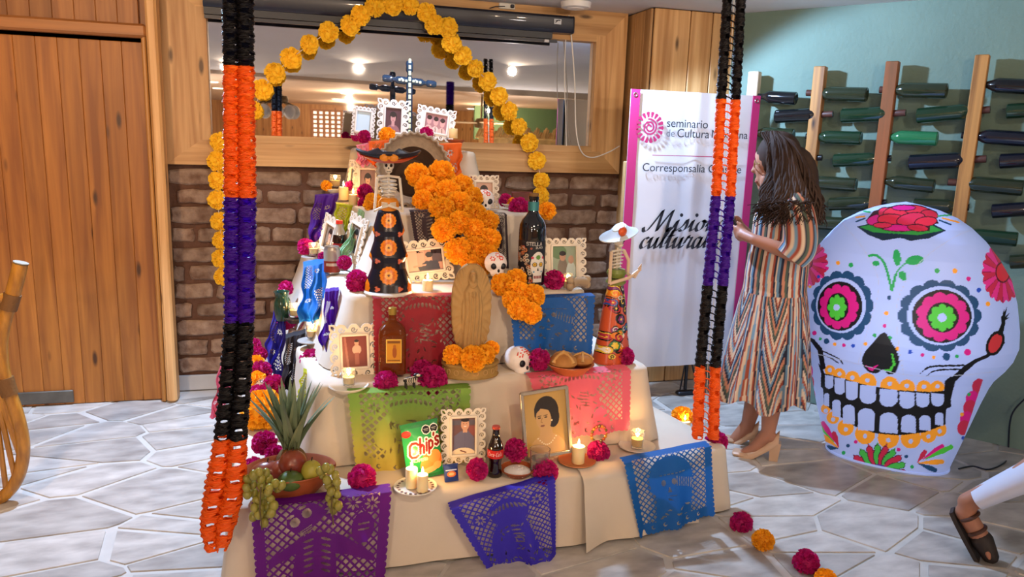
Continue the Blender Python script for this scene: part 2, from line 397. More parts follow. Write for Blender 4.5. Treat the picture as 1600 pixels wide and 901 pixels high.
# --- green wall
WA = np.array([2.63, -.33, 0.]); WB = np.array([3.578, -1.574, 0.]); WD = (WB-WA)/np.linalg.norm(WB-WA); WN = np.array([WD[1], -WD[0], 0.])   # normal towards the room
if WN @ (CAM-WA) < 0: WN = -WN
WANG = math.atan2(WD[1], WD[0])
GREEN = mat('sage_plaster', '#71897c', .75, var=(3, .12), bump=(45, .35, .008))
gb = B(); a = WA-WD*.2; e = WA+WD*4.5; gb.rings([[tuple(a+np.array([0, 0, 0])), tuple(e), tuple(e-WN*.15), tuple(a-WN*.15)], [tuple(a+np.array([0, 0, CEIL])), tuple(e+np.array([0, 0, CEIL])), tuple(e-WN*.15+np.array([0, 0, CEIL])), tuple(a-WN*.15+np.array([0, 0, CEIL]))]])
struct(gb.obj('wall_right', GREEN, smooth=False))
def onW(x, y, off=0): return onP(x, y, WA+WN*off, WN)
# --- ceiling, in two heights, and the rest of the hall that the mirror shows
CE = mat('ceiling_white', '#d9d6d4', .85, var=(2, .05), bump=(50, .2, .004))
struct(B().box((1.5, -3.4, CEIL+.05), (13, 7.6, .1)).obj('ceiling', CE, smooth=False))
c2 = B(); q = [(-6, -5.0), (8.5, -9.2), (8.5, -19), (-6, -19)]
c2.rings([[(x, y, CEIL-.05) for x, y in q[::-1]], [(x, y, CEIL+.06) for x, y in q[::-1]]]); struct(c2.obj('trim_2', mat('ceiling_far', '#e0c3a6', .85), smooth=False))
struct(B().box((1.5, -15.5, 1.2), (15, .2, 2.5)).obj('wall_rear', wood('pine_rear', '#c08a4c', '#9a6530'), smooth=False))
struct(B().box((-4.9, -7, 1.2), (.2, 17, 2.5)).obj('wall_side', mat('cream_plaster', '#c9a987', .8), smooth=False))
struct(B().box((8.4, -9, 1.2), (.2, 14, 2.5)).obj('wall_far', mat('green_rear', '#5f7d58', .8), smooth=False))
GLOWD = mat('downlight_glow', '#ffe6c2', emit=9)
def mir(x, y, Z):
    P = onZ(x, y, Z); return np.array([P[0], -P[1]+.12, Z])
for k, (x, y) in enumerate(((542, 146), (528, 155), (506, 165), (738, 170), (768, 160), (790, 181), (857, 181), (343, 138), (330, 128), (612, 160))):
    P = mir(x, y, CEIL-.055)
    t = thing('ceiling_downlight', ['round warm downlight nearest the bottle cross in the mirror', 'round warm downlight in the mirror left of the cross, middle of three', 'faint warm downlight in the mirror above the lattice wall', 'warm downlight in the mirror left of the marigold arch', 'warm downlight in the mirror beside the arch, above the ceiling fan', 'small warm downlight in the mirror right of the ceiling fan', 'bright warm downlight in the mirror above the green wall', 'warm downlight in the mirror beside the dark curtain', 'warm downlight in the mirror behind the dark curtain edge', 'warm downlight in the mirror hidden behind the tall portrait frame'][k], 'ceiling light', P)
    s = np.hypot(P[0], P[1]-4.6)/15
    B().lathe([(.09*s+.05, 0), (.09*s+.05, .012), (.07*s+.04, .012)], 18).obj('rim', mat('white_metal', '#e8e6e2', .4), t)
    B().lathe([(.075*s+.04, -.003), (.075*s+.04, .004)], 18).obj('lens', GLOWD, t)
for k, (x, y) in enumerate(((-2.2, -8.5), (.9, -9.2), (4, -11.5), (1.2, -13.2), (6.3, -12.5))):
    lamp('ceiling_downlight', 'POINT', (x, y, 2.16), 95, (1, .74, .5), None, .035)
t = thing('ceiling_downlight', 'white round ceiling light at the top edge above the pine column', 'ceiling light', onZ(900, 4, CEIL-.001))
B().lathe([(.05, -.035), (.085, -.03), (.09, 0)], 24).obj('rim', mat('white_metal'), t); B().lathe([(.048, -.037), (.05, -.03)], 20).obj('lens', mat('frost_glass', '#f2efe8', .4), t)
# ================================================================== altar tiers under white cloth
CLOTH = mat('ivory_cloth', '#cfc1ae', .9, var=(5, .07), bump=(90, .12, .002))
TIERS = {}
def rounded(poly, r, n):
    pts = []; m = len(poly)
    for i in range(m):
        p = np.array(poly[i], float); a = np.array(poly[i-1], float); b = np.array(poly[(i+1) % m], float)
        da = (a-p)/np.linalg.norm(a-p); db = (b-p)/np.linalg.norm(b-p)
        for k in range(7):
            t = k/6; q0 = p+da*r; q1 = p+db*r; pts.append((1-t)**2*q0+2*t*(1-t)*p+t*t*q1)
    P = np.array(pts); d = np.r_[0, np.cumsum(np.linalg.norm(np.diff(np.vstack([P, P[:1]]), axis=0), axis=1))]
    s = np.linspace(0, d[-1], n, endpoint=False); PP = np.vstack([P, P[:1]])
    return np.stack([np.interp(s, d, PP[:, 0]), np.interp(s, d, PP[:, 1])], 1), s
def tier(label, poly, ztop, zbot, fF, fL, fR, amp, seed):
    n = 260; O, s = rounded(poly, .07, n); T = np.roll(O, -1, 0)-np.roll(O, 1, 0); T /= np.linalg.norm(T, axis=1)[:, None]
    Nn = np.stack([T[:, 1], -T[:, 0]], 1)
    if np.sum(Nn*(O-O.mean(0))) < 0: Nn = -Nn
    rr = np.random.RandomState(seed); ph = rr.rand(4)*6.28
    fold = np.sin(s*9+ph[0])*.5+np.sin(s*17+ph[1])*.35+np.sin(s*31+ph[2])*.2
    corner = 1+1.3*np.clip(1-np.abs(np.abs(Nn[:, 0])-np.abs(Nn[:, 1]))*1.4, 0, 1)
    fl_ = fF*np.clip(-Nn[:, 1], 0, 1)+fL*np.clip(-Nn[:, 0], 0, 1)+fR*np.clip(Nn[:, 0], 0, 1)
    rows = []
    cc = O.mean(0)
    for sc_ in (.002, .5, .9): rows.append(np.c_[cc+(O-cc)*sc_, np.full(n, ztop)])
    for ins, dz in ((.014, -.003), (.004, -.012), (0, -.03)):
        q = O-Nn*ins; rows.append(np.c_[q, np.full(n, ztop+dz)])
    for k in range(1, 13):
        t = k/12; off = fl_*t**1.1+amp*corner*fold*t**.8
        q = O+Nn*off[:, None]; rows.append(np.c_[q, np.full(n, ztop-.03+(zbot-ztop+.03)*t)])
    b = B(); b.rings([[tuple(p) for p in r] for r in rows][::-1], 0, False)
    o = b.obj('altar_tier', CLOTH, None, ang=60); return setp(o, label, 'altar tier', 'cloth covered tiers of the altar')
tier('lowest and widest altar tier draped in ivory cloth, standing on the floor', [(-.25, -2.09), (1.0, -2.09), (1.76, -1.95), (1.45, -.35), (-.30, -.25)], .28, .012, .03, .03, .02, .006, 1)
tier('second altar tier in ivory cloth carrying the carved clay statue', [(.04, -1.80), (1.44, -1.80), (1.32, -.35), (-.12, -.35)], .60, .285, .035, .05, .06, .007, 2)
tier('third altar tier in ivory cloth carrying the tall black wine bottle', [(.19, -1.60), (1.21, -1.60), (1.18, -.35), (.0, -.35)], .90, .605, .05, .10, .03, .008, 3)
tier('fourth altar tier in ivory cloth under the marigold cascade', [(.35, -1.2), (1.12, -1.22), (1.14, -.35), (.13, -.35)], 1.19, .905, .06, .08, .08, .008, 4)
tier('topmost altar tier in ivory cloth carrying the cross and three photo frames', [(.30, -.62), (.93, -.62), (.93, -.22), (.28, -.22)], 1.46, 1.195, .03, .05, .06, .006, 5)
fl2 = B(); xs = np.linspace(1.02, 1.55, 40); zs = np.linspace(.288, .015, 16)
fy = lambda x: -2.09+max(0, x-1.0)*.184
G = [[(x, fy(x)-.004+.5*(-.0), .286) for x in xs]]
G[0] = [(x, fy(x)+.10, .2855) for x in xs]; G.append([(x, fy(x)+.02, .2865) for x in xs]); G.append([(x, fy(x)-.022, .272) for x in xs])
for k, zz in enumerate(zs[2:]):
    t = k/13; G.append([(x+.02*t*(x-1.3), fy(x)-.036-.035*t-.012*t*math.sin(x*21)-.03*t*max(0, 1-(x-1.02)*9), zz) for x in xs])
setp(fl2.grid(G).obj('cloth_panel', CLOTH), 'loose ivory cloth panel hanging on the lowest tier behind the bright blue cut paper', 'cloth')
# ================================================================== cut paper sheets
def paper_mat(name, col, col2=None): 
    return mat('paper_'+name, col, .62, transl=.35, var=(3, .1) if not col2 else (4, .5), col2=col2)
def grad_paper(name, c1, c2):
    m = paper_mat(name, c1); nt = m.node_tree; N = nt.nodes; L = nt.links; t = N.new('ShaderNodeTexCoord'); s = N.new('ShaderNodeSeparateXYZ'); L.new(t.outputs['Generated'], s.inputs[0]); r = N.new('ShaderNodeValToRGB')
    r.color_ramp.elements[0].position = .1; r.color_ramp.elements[0].color = (*lin(c2), 1); r.color_ramp.elements[1].position = .85; r.color_ramp.elements[1].color = (*lin(c1), 1); L.new(s.outputs[2], r.inputs[0])
    for n in N:
        if n.type in ('BSDF_PRINCIPLED', 'BSDF_TRANSLUCENT'): L.new(r.outputs[0], n.inputs[0])
    return m
grad_paper('lime', '#86b04a', '#d9bf52')
def lattice(r, p, t=.34, ox=0):
    a = ((r.X+r.Y+ox)/p) % 1; b = ((r.X-r.Y+50*p+ox)/p) % 1
    return (np.abs(a-.5) < t) & (np.abs(b-.5) < t)
def cut(style, w, h, n, seed, margin=.085):
    r = Ras(w, h, n); rr = random.Random(seed); mg = margin*w; m = np.ones_like(r.m)
    inner = r.rect(mg, mg*1.3, w-mg, h-mg*1.5); p = w*.068
    if style != 'plain': m &= ~(inner & lattice(r, p))
    cx, cy = w*.5, h*.52
    def solid(q): m[q] = True
    def hole(q): m[q & inner] = False
    def flower(x, y, rad, k=8):
        solid(r.ell(x, y, rad)); 
        for i in range(k): hole(r.petal(x, y, rad*.62, rad*.26, 6.283*i/k, rad*.22))
    if style == 'skeletons':
        for (sx, sy) in ((w*.34, h*.30), (w*.40, h*.25)): solid(r.ell(sx, sy, w*.10, w*.095))
        solid(r.poly([(w*.1, h*.62), (w*.42, h*.40), (w*.62, h*.45), (w*.9, h*.66), (w*.9, h*.72), (w*.6, h*.62), (w*.62, h*.95), (w*.25, h*.95), (w*.3, h*.6), (w*.1, h*.7)]))
        for (sx, sy) in ((w*.30, h*.31), (w*.385, h*.235)):
            hole(r.ell(sx, sy, w*.035, w*.04, .3)); hole(r.ell(sx-.03*w, sy-.055*h, w*.03, w*.012, -.5))
        for i in range(6):
            for sg in (-1, 1): hole(r.ell(w*.46+sg*w*.065, h*(.48+.055*i), w*.038, w*.010, sg*.35))
        for i in range(3): hole(r.line([(w*.34, h*(.40+.02*i)), (w*.42, h*(.34+.02*i))], w*.008))
        solid(r.ell(w*.8, h*.42, w*.085, w*.12)); hole(r.line([(w*.77, h*.39), (w*.84, h*.38)], w*.014)); hole(r.line([(w*.77, h*.44), (w*.84, h*.43)], w*.014))
        flower(w*.58, h*.22, w*.085, 10); flower(w*.72, h*.2, w*.075); flower(w*.86, h*.22, w*.07)
        for i in range(9): hole(r.line([(w*(.12+.09*i), h*.90), (w*(.17+.09*i), h*.89)], w*.009))
    elif style == 'lady':
        solid(r.ell(cx, h*.3, w*.2, h*.13)); solid(r.poly([(cx-w*.12, h*.35), (cx+w*.12, h*.35), (cx+w*.3, h*.93), (cx-w*.27, h*.93)])); solid(r.ell(cx-w*.2, h*.55, w*.1, h*.2, .5))
        for i in range(9): hole(r.ell(cx-w*.16+w*.04*i, h*(.27-.03*math.sin(i*.4)), w*.012, h*.028, .6-.15*i))
        for i in range(44): 
            x, y = cx+rr.uniform(-.2, .22)*w, h*rr.uniform(.42, .9); hole(r.petal(x, y, w*.055, w*.017, rr.uniform(0, 6.28)))
        for i in range(5): hole(r.ell(cx+w*.01, h*(.45+.04*i), w*.05, h*.008, .15))
        flower(w*.8, h*.27, w*.085); flower(w*.2, h*.3, w*.075)
    elif style == 'skull':
        solid(r.ell(cx, h*.42, w*.26, h*.27)); solid(r.poly([(cx-w*.2, h*.55), (cx+w*.25, h*.55), (cx+w*.2, h*.92), (cx-w*.26, h*.92)]))
        for sg in (-1, 1): hole(r.ell(cx+sg*w*.06-w*.04, h*.45, w*.028, h*.035))
        hole(r.poly([(cx-w*.04, h*.5), (cx-w*.015, h*.57), (cx-w*.065, h*.57)]))
        for i in range(7): hole(r.line([(cx+w*(.06+.03*i), h*(.40+.012*i)), (cx+w*(.05+.03*i), h*(.50+.012*i))], w*.010)); hole(r.ell(cx-w*.12+w*.045*i, h*.36, w*.018, h*.006))
        for i in range(12): hole(r.petal(cx+rr.uniform(-.2, .22)*w, h*rr.uniform(.63, .9), w*.06, w*.02, rr.uniform(-.6, .6)))
        hole(r.line([(cx-w*.05, h*.61), (cx+w*.03, h*.61)], w*.012))
    elif style == 'ribs':
        solid(r.ell(cx, h*.5, w*.3, h*.34))
        for i in range(7):
            for sg in (-1, 1): hole(r.ell(cx+sg*w*.12, h*(.28+.065*i), w*.075, h*.013, sg*.35))
        for i in range(16): hole(r.petal(cx+rr.uniform(-.3, .3)*w, h*rr.uniform(.7, .92), w*.05, w*.018, rr.uniform(0, 6.28)))
        flower(w*.22, h*.25, w*.09); flower(w*.78, h*.25, w*.09)
    if style == 'plain':
        m &= ~(r.rect(w*.12, h*.3, w*.4, h*.6) & lattice(r, w*.12, .3)); m &= ~(r.rect(w*.6, h*.62, w*.88, h*.85) & lattice(r, w*.12, .3)); flower(w*.6, h*.4, w*.16); flower(w*.3, h*.75, w*.14)
    m[(r.Y < mg*.9)] = True
    sc = w*.055      # scalloped rim
    for (d, along, L) in ((r.X, r.Y, h), (w-r.X, r.Y, h), (h-r.Y, r.X, w)):
        a = (along/sc) % 1-.5; m &= d > sc*.32*(1-np.sqrt(np.clip(1-(2*a)**2, 0, 1)))
    if style in ('skeletons', 'lady', 'skull'):
        for i in range(5): m &= ~(r.ell(w*(.2+.15*i), h*.93, w*.022, w*.022) & ~r.ell(w*(.2+.15*i)+w*.008, h*.925, w*.014))
    return m
def sheet(label, colname, col, corners, yt, yb, over, style, seed, rip=.006, fr=14, n=130, col2=None, lift=.004, backdir=(0, 1, 0)):
    TL, TR, BR, BL = [np.array(onY(*c, y)) for c, y in zip(corners, (yt, yt, yb, yb))]
    w = (np.linalg.norm(TR-TL)+np.linalg.norm(BR-BL))/2; h = (np.linalg.norm(BL-TL)+np.linalg.norm(BR-TR))/2+over
    m = cut(style, w, h, n, seed); ny, nx = m.shape; fo = over/h
    u = np.linspace(0, 1, nx+1)[None, :]; v = np.linspace(0, 1, ny+1)[:, None]; t = np.clip((v-fo)/(1-fo), 0, 1)
    U, T_ = np.broadcast_arrays(u, t); top = TL[None, None]*(1-U[..., None])+TR*U[..., None]; bot = BL*(1-U[..., None])+BR*U[..., None]
    P = top*(1-T_[..., None])+bot*T_[..., None]
    P[..., 1] += -rip*(np.sin(U*fr+seed)+.5*np.sin(U*fr*2.3+T_*3))*(.15+T_)
    if style == 'plain':
        cr = T_*(1-.35*T_); P[..., 0] += .012*cr*(np.sin(U*7+T_*9+seed)+np.sin(T_*15-U*4)); P[..., 1] -= .016*cr*np.sin(T_*8+U*13+seed*2)+.010*cr*np.sin(U*29+T_*5); P[..., 2] += .010*cr*np.sin(U*11+seed)
    bd = np.array(backdir, float); back = np.clip((fo-v)/max(fo, 1e-6), 0, 1)*over
    P += bd*np.broadcast_to(back, U.shape)[..., None]; P[..., 2] += lift*np.broadcast_to(np.clip(back*30, 0, 1), U.shape)
    V, F, _ = compact(P.reshape(-1, 3), quads(ny+1, nx+1, m)); c = V.mean(0)
    o = link('cut_paper_sheet', np_mesh('cut_paper_sheet', V-c, F, paper_mat(colname, col, col2), smooth=True), None, c)
    return setp(o, label, 'cut paper', 'papel picado sheets on the altar')
sheet('purple cut paper sheet with skeletons, hanging in front of the fruit bowl', 'purple', '#680a88', [(392, 798), (612, 768), (600, 925), (402, 940)], -2.155, -2.18, .06, 'skeletons', 1, n=190)
sheet('royal blue cut paper sheet hanging skewed below the clay salt dish', 'royal', '#3a2cc0', [(703, 796), (868, 748), (872, 872), (790, 935)], -2.15, -2.19, .05, 'lady', 2, rip=.014, fr=9, n=170)
sheet('bright blue cut paper sheet with a skull at the right end of the lowest tier', 'azure', '#1164b8', [(975, 724), (1112, 697), (1116, 805), (1000, 842)], -2.10, -2.13, .05, 'skull', 3, n=150, rip=.01, fr=10)
sheet('green to yellow cut paper sheet behind the crisps bag', 'lime', '#8fae33', [(543, 615), (736, 606), (730, 745), (556, 735)], -1.865, -1.895, .05, 'lady', 4, n=150, col2='#c9b94a', rip=.01)
sheet('coral pink cut paper sheet behind the sepia portrait of a young woman', 'coral', '#ef6f86', [(828, 592), (986, 578), (984, 672), (850, 690)], -1.865, -1.895, .07, 'lady', 5, n=150)
sheet('dark red cut paper sheet behind the amber liquor bottle', 'crimson', '#a3202f', [(582, 466), (735, 462), (738, 592), (585, 585)], -1.67, -1.72, .06, 'lady', 6, n=150)
sheet('blue cut paper sheet hanging above the sweet bread', 'cobalt', '#155fb0', [(795, 468), (930, 462), (922, 552), (802, 545)], -1.67, -1.73, .05, 'skull', 7, n=130, rip=.016, fr=8)
sheet('dark brown cut paper sheet left of the marigold cascade above the landscape photo frame', 'umber', '#33222b', [(640, 330), (716, 330), (722, 395), (650, 395)], -1.28, -1.33, .04, 'ribs', 8, n=90)
sheet('dark brown cut paper strip between the marigold cascade and the black wine bottle', 'umber', '#33222b', [(752, 332), (792, 335), (796, 420), (748, 410)], -1.29, -1.35, .04, 'ribs', 9, n=70)
sheet('orange cut paper sheet at the right of the top tier below the terracotta dish', 'orange', '#f26a16', [(676, 226), (722, 224), (720, 280), (672, 282)], -.70, -.72, .05, 'plain', 10, n=60)
sheet('orange cut paper sheet at the left of the top tier under the orange marigold', 'orange', '#f26a16', [(576, 222), (622, 218), (596, 262), (578, 256)], -.70, -.74, .04, 'plain', 11, n=60)
sheet('pale pink cut paper at the top left of the altar beside the orange sheet', 'rose', '#ef8aa0', [(557, 228), (577, 224), (574, 258), (560, 260)], -.69, -.70, .05, 'plain', 12, n=40)
sheet('violet cut paper sheet hanging at the back left of the fourth tier, against the bricks', 'violet', '#4a1296', [(492, 306), (530, 304), (508, 372), (478, 380)], -.62, -.72, .05, 'plain', 13, n=70, rip=.03, fr=11)
sheet('yellow cut paper hanging behind the small cola bottle on the left side', 'yellow', '#c2c81e', [(525, 318), (572, 325), (552, 372), (522, 366)], -.82, -.86, .05, 'plain', 14, n=60, rip=.02)
sheet('pale green cut paper edge beside the black dressed skeleton lady', 'mint', '#9cc79b', [(560, 328), (582, 335), (536, 410), (528, 404)], -1.0, -1.1, .05, 'plain', 15, n=50)
sheet('blue cut paper draped down the left side of the third tier', 'azure', '#1164b8', [(474, 418), (510, 410), (508, 500), (466, 505)], -1.08, -1.26, .14, 'plain', 16, n=80, rip=.035, fr=9)
sheet('deep violet cut paper strip left of the ivory frame on the second tier', 'violet', '#4a1296', [(508, 456), (530, 453), (520, 548), (500, 552)], -1.45, -1.52, .05, 'plain', 17, n=60, rip=.03, fr=11)
sheet('indigo cut paper hanging below the dark green clay jar', 'indigo', '#2d2690', [(428, 482), (448, 490), (440, 605), (412, 560)], -.95, -1.02, .04, 'plain', 18, n=80, rip=.03, fr=11)
sheet('black cut paper hanging below the small dark candle bowl', 'black', '#231c22', [(446, 528), (478, 520), (462, 606), (440, 612)], -1.2, -1.3, .06, 'plain', 19, n=80, rip=.03, fr=11)
sheet('yellow cut paper behind the pineapple leaves', 'yellow', '#c2a81e', [(474, 580), (498, 592), (490, 632), (462, 622)], -1.6, -1.66, .04, 'plain', 20, n=60, rip=.01)
sheet('faded pink cut paper on the far left side of the lowest tier by the bricks', 'rose2', '#c0485c', [(346, 560), (372, 562), (352, 640), (328, 654)], -.9, -1.1, .0, 'plain', 21, n=60)
# ================================================================== hanging tissue garlands
def garland(label, stops, Y, secs, split, seed):
    root = thing('tissue_garland', label, 'garland', onY(stops[0][0], stops[0][1], Y), group='hanging tissue paper garlands'); org = np.array(root.location)
    py = np.array([s[1] for s in stops], float); pxs = np.array([s[0] for s in stops]); wd_ = np.array([s[2] for s in stops])
    rr = np.random.RandomState(seed)
    for (ya, yb, nm, col) in secs:
        k = int((yb-ya)*1.9); V = []; F = []; base = 0; rows = np.linspace(ya, yb, k)
        for side in (-1, 1):
            ring = 18; grid = np.zeros((k, ring, 3)); keep = np.ones((k-1, ring), bool)
            for i, y in enumerate(rows):
                x = np.interp(y, py, pxs); w = np.interp(y, py, wd_); P = onY(x, y, Y); q = pxm(P); W2 = w*q
                saw = 1+.16*((i % 4)/2-1)*(1 if i % 4 < 3 else -1); lobe = .86+.14*abs(math.sin(y/27*math.pi+side))
                rx = W2*(.25 if split else .285)*saw*lobe*(1 if not split else .82); ry = rx*1.15
                c = P+np.array([math.cos(.25)*side*W2*(.235 if not split else .29), -math.sin(.25)*side*W2*.23, 0])
                for j in range(ring):
                    a = 2*math.pi*j/ring; c2_ = 1+.10*math.cos(a*4+i*.35)+rr.uniform(-.04, .04)
                    grid[i, j] = c+np.array([math.cos(a)*rx*c2_, math.sin(a)*ry*c2_, rr.uniform(-.0015, .0015)])
                if i < k-1:
                    ph = (y/27+.5*(side > 0)) % 1
                    if ph < .26: keep[i, 12:15] = False
                    if ph > .5 and ph < .66: keep[i, 3:6] = False; keep[i, 15:17] = False
            i_, j_ = np.nonzero(keep); j2 = (j_+1) % ring
            F.append(np.stack([i_*ring+j_, i_*ring+j2, (i_+1)*ring+j2, (i_+1)*ring+j_], 1)+base); V.append(grid.reshape(-1, 3)); base += k*ring
        V = np.vstack(V)-org; F = np.vstack(F)
        o = link('tissue_section', np_mesh('tissue_section', V, F, mat('tissue_'+nm, col, .5, transl=.25), smooth=False), root); o['label'] = nm+' tissue paper section'
        if split:
            b = B(); 
            for y in np.arange(ya+6, yb-4, 12):
                x = np.interp(y, py, pxs); w = np.interp(y, py, wd_)
                A_ = onY(x-w*.2, y, Y)-org; B_ = onY(x+w*.2, y+rr.uniform(6, 16), Y)-org; b.tube([A_, (A_+B_)/2+np.array([0, -.004, .006]), B_], .0028, 5)
            b.obj('tissue_strand', mat('tissue_'+nm), root)
    B().tube([onY(s[0], s[1], Y)-org for s in stops], .0012, 5).obj('string', mat('white_string', '#d8d4cc'), root)
OR = '#fa6a14'; PU = '#45089a'; BK = '#120d10'
garland('black, orange and purple tissue garland hanging at the left front of the altar', [(371, -60, 48), (373, 100, 48), (375, 305, 50), (374, 500, 46), (368, 590, 48), (360, 684, 50), (352, 760, 62), (340, 820, 54), (338, 858, 34)], -2.2,
        [(-60, 103, 'black', BK), (103, 308, 'orange', OR), (308, 502, 'purple', PU), (502, 684, 'black', BK), (684, 858, 'orange', OR)], False, 1)
garland('black, orange and purple tissue garland hanging at the right front beside the woman', [(1150, -60, 38), (1147, 0, 38), (1138, 155, 40), (1130, 305, 40), (1118, 440, 42), (1106, 570, 42), (1102, 682, 44)], -1.90,
        [(-60, 155, 'black', '#1d1018'), (155, 306, 'orange', OR), (306, 445, 'purple', PU), (445, 572, 'black', '#1d1018'), (572, 684, 'orange', OR)], True, 2)
# a third one at the back of the hall, seen only in the mirror
gr = thing('tissue_garland', 'purple and black tissue garland reflected in the mirror right of the cross', 'garland', (2.0, -5.6, 2.28), group='hanging tissue paper garlands')
for nm, za, zb in (('purple', 0, -.30), ('black', -.30, -.82)):
    rw = []
    for i in range(60):
        zz = za+(zb-za)*i/59; w = .055*(.85+.15*(i % 3))
        rw.append([(math.cos(a)*w, math.sin(a)*w*.8, zz) for a in np.linspace(0, 2*math.pi, 14, endpoint=False)])
    B().rings(rw).obj('tissue_section', mat('tissue_'+nm), gr, smooth=False)
# ================================================================== pompom flowers
def pompom_mesh(name, m, seed, n=80, flat=1.0, ruff=.16, width=.34):
    rr = np.random.RandomState(seed); b = B(); b.ell((0, 0, 0), (.72, .72*flat, .72), 10, 7)
    for i in range(n):
        zz = 1-2*(i+.5)/n; ph = i*2.39996+rr.uniform(-.2, .2); s = math.sqrt(1-zz*zz); d = np.array([s*math.cos(ph), s*math.sin(ph), zz])
        t1 = np.cross(d, rr.randn(3)); t1 /= np.linalg.norm(t1); t2 = np.cross(d, t1); wv = rr.uniform(.8, 1.2)*width
        g = []
        for kr, rad in enumerate((.45, .78, rr.uniform(.9, 1.06))):
            row = []
            for kk in range(5):
                q = (kk-2)/2; p = d*(rad-.10*q*q*(kr > 0))+t1*wv*q*(.35, .8, 1.0)[kr]+t2*ruff*(kr/2)*(1 if kk % 2 else -1)*rr.uniform(.4, 1)+t2*.12*q*q
                row.append((p[0], p[1]*flat, p[2]))
            g.append(row)
        b.grid(g)
    return b.mesh(name, m, smooth=True, ang=70)
MARI = mat('marigold_tissue', '#ffb41e', .7, transl=.22, rnd=.12); YEL = mat('marigold_yellow_crepe', '#ffd02c', .7, transl=.25, rnd=.05)
MAG = mat('magenta_tissue', '#c0116f', .7, transl=.3, rnd=.10)
FM = {'o': [pompom_mesh('marigold_petals', MARI, k, 110, 1, .12, .26) for k in range(3)], 'm': [pompom_mesh('magenta_petals', MAG, 10+k, 70) for k in range(3)]}
_fc = [0]
def flower(px, py, rpx, Y, kind, label, group=None, flat=1.0, cat='paper flower', Z=None):
    P = onY(px, py, Y); r = rpx*pxm(P); _fc[0] += 1
    o = link('paper_marigold' if kind == 'o' else 'paper_carnation', FM[kind][_fc[0] % 3], None, P, (random.uniform(-.6, .6), random.uniform(-.6, .6), random.uniform(0, 6)), (r, r, r*flat))
    return setp(o, label, cat, group)
# arch of marigold pompoms
crep = pompom_mesh('crepe_pompom', YEL, 33, 120, .62, .05, .24)
arch_px = [(349, 432), (346, 404), (346, 375), (343, 346), (340, 312), (341, 282), (340, 252), (344, 222), (395, 172), (410, 140), (430, 114), (455, 91), (484, 69), (513, 50), (547, 40), (564, 24), (586, 10), (613, 8), (640, 8), (666, 20), (679, 38), (700, 43), (706, 67), (723, 87), (743, 107), (762, 127), (780, 150), (796, 174), (811, 198), (827, 223), (839, 251), (846, 282), (845, 305), (850, 327)]
ag = thing('marigold_garland', 'arch of yellow orange crepe marigold pompoms strung across mirror and brick wall', 'garland', onY(arch_px[0][0], arch_px[0][1], .0))
og = np.array(ag.location); pts = [onY(x, y, np.interp(y, [60, 130], [-.135, -.04]))-og for x, y in arch_px]
B().tube(pts, .002, 5).obj('string', mat('white_string'), ag)
for k, p in enumerate(pts):
    link('pompom', crep, ag, p, (random.uniform(-.25, .25), random.uniform(-3, 3), random.uniform(-.3, .3)), .057+random.uniform(-.004, .004))
# ================================================================== things on the altar
Z1, Z2, Z3, Z4, Z5 = .281, .601, .901, 1.191, 1.461
FLAME = mat('candle_flame', '#ffdc8a', emit=26); WAX = mat('candle_wax', '#f4d9a0', .5, sss=.6); WAXG = mat('candle_wax_lit', '#f6cf86', .5, sss=.7)
GLASS = mat('clear_glass', '#f4f2ee', .03, trans=.95, ior=1.3); WICK = mat('wick_black', '#1a1410', .9)
CLAY = mat('terracotta', '#a04f24', .55, var=(14, .25)); CER = mat('cream_ceramic', '#dcd3c4', .35); STEEL = mat('pewter_plate', '#b9b7b2', .3, .4)
def cyl_face(P):      # rotation so that local -Y looks at the camera
    return math.atan2(P[0]-CAM[0], -(CAM[1]-P[1]))*-1
def flame(root, z, x=0, y=0, e=1.1, s=1.0):
    f = B().lathe([(.0004, 0), (.0036*s, .004*s), (.0046*s, .009*s), (.003*s, .017*s), (.0003, .026*s)], 10).obj('flame', FLAME, root, loc=(x, y, z+.004))
    B().lathe([(.0008, -.006), (.0008, .005)], 6).obj('wick', WICK, root, loc=(x, y, z))
    l = lamp('candle_light', 'POINT', (x, y, z+.02), e, (1, .56, .2), None, .010); l.parent = root; return f
def candle(label, px, py, wpx, hpx, Z=None, Y=None, group='lit altar candles', e=1.1):
    P = onZ(px, py, Z) if Y is None else onY(px, py, Y); q = pxm(P); r = wpx*q/2; h = hpx*q
    t = thing('candle', label, 'candle', P, group=group)
    B().lathe([(r*.96, 0), (r, .002), (r*1.0, h*.95), (r*.93, h), (r*.5, h-.003), (.001, h-.004)], 20).obj('wax', WAX, t); flame(t, h, e=e); return t
def votive(label, px, py, wpx, hpx, Z=None, Y=None, fill=.55, e=.7):
    P = onZ(px, py, Z) if Y is None else onY(px, py, Y); q = pxm(P); r = wpx*q/2; h = hpx*q
    t = thing('votive_candle', label, 'candle', P, group='candles in glasses')
    B().lathe([(r*.8, 0), (r*.84, .003), (r, h), (r*.93, h), (r*.76, .006), (.001, .005)], 20).obj('glass_cup', GLASS, t)
    B().lathe([(.001, .007), (r*.74, .008), (r*(.78+.1*fill), h*fill), (.001, h*fill-.002)], 18).obj('wax', WAXG, t); flame(t, h*fill, e=e, s=.9); return t
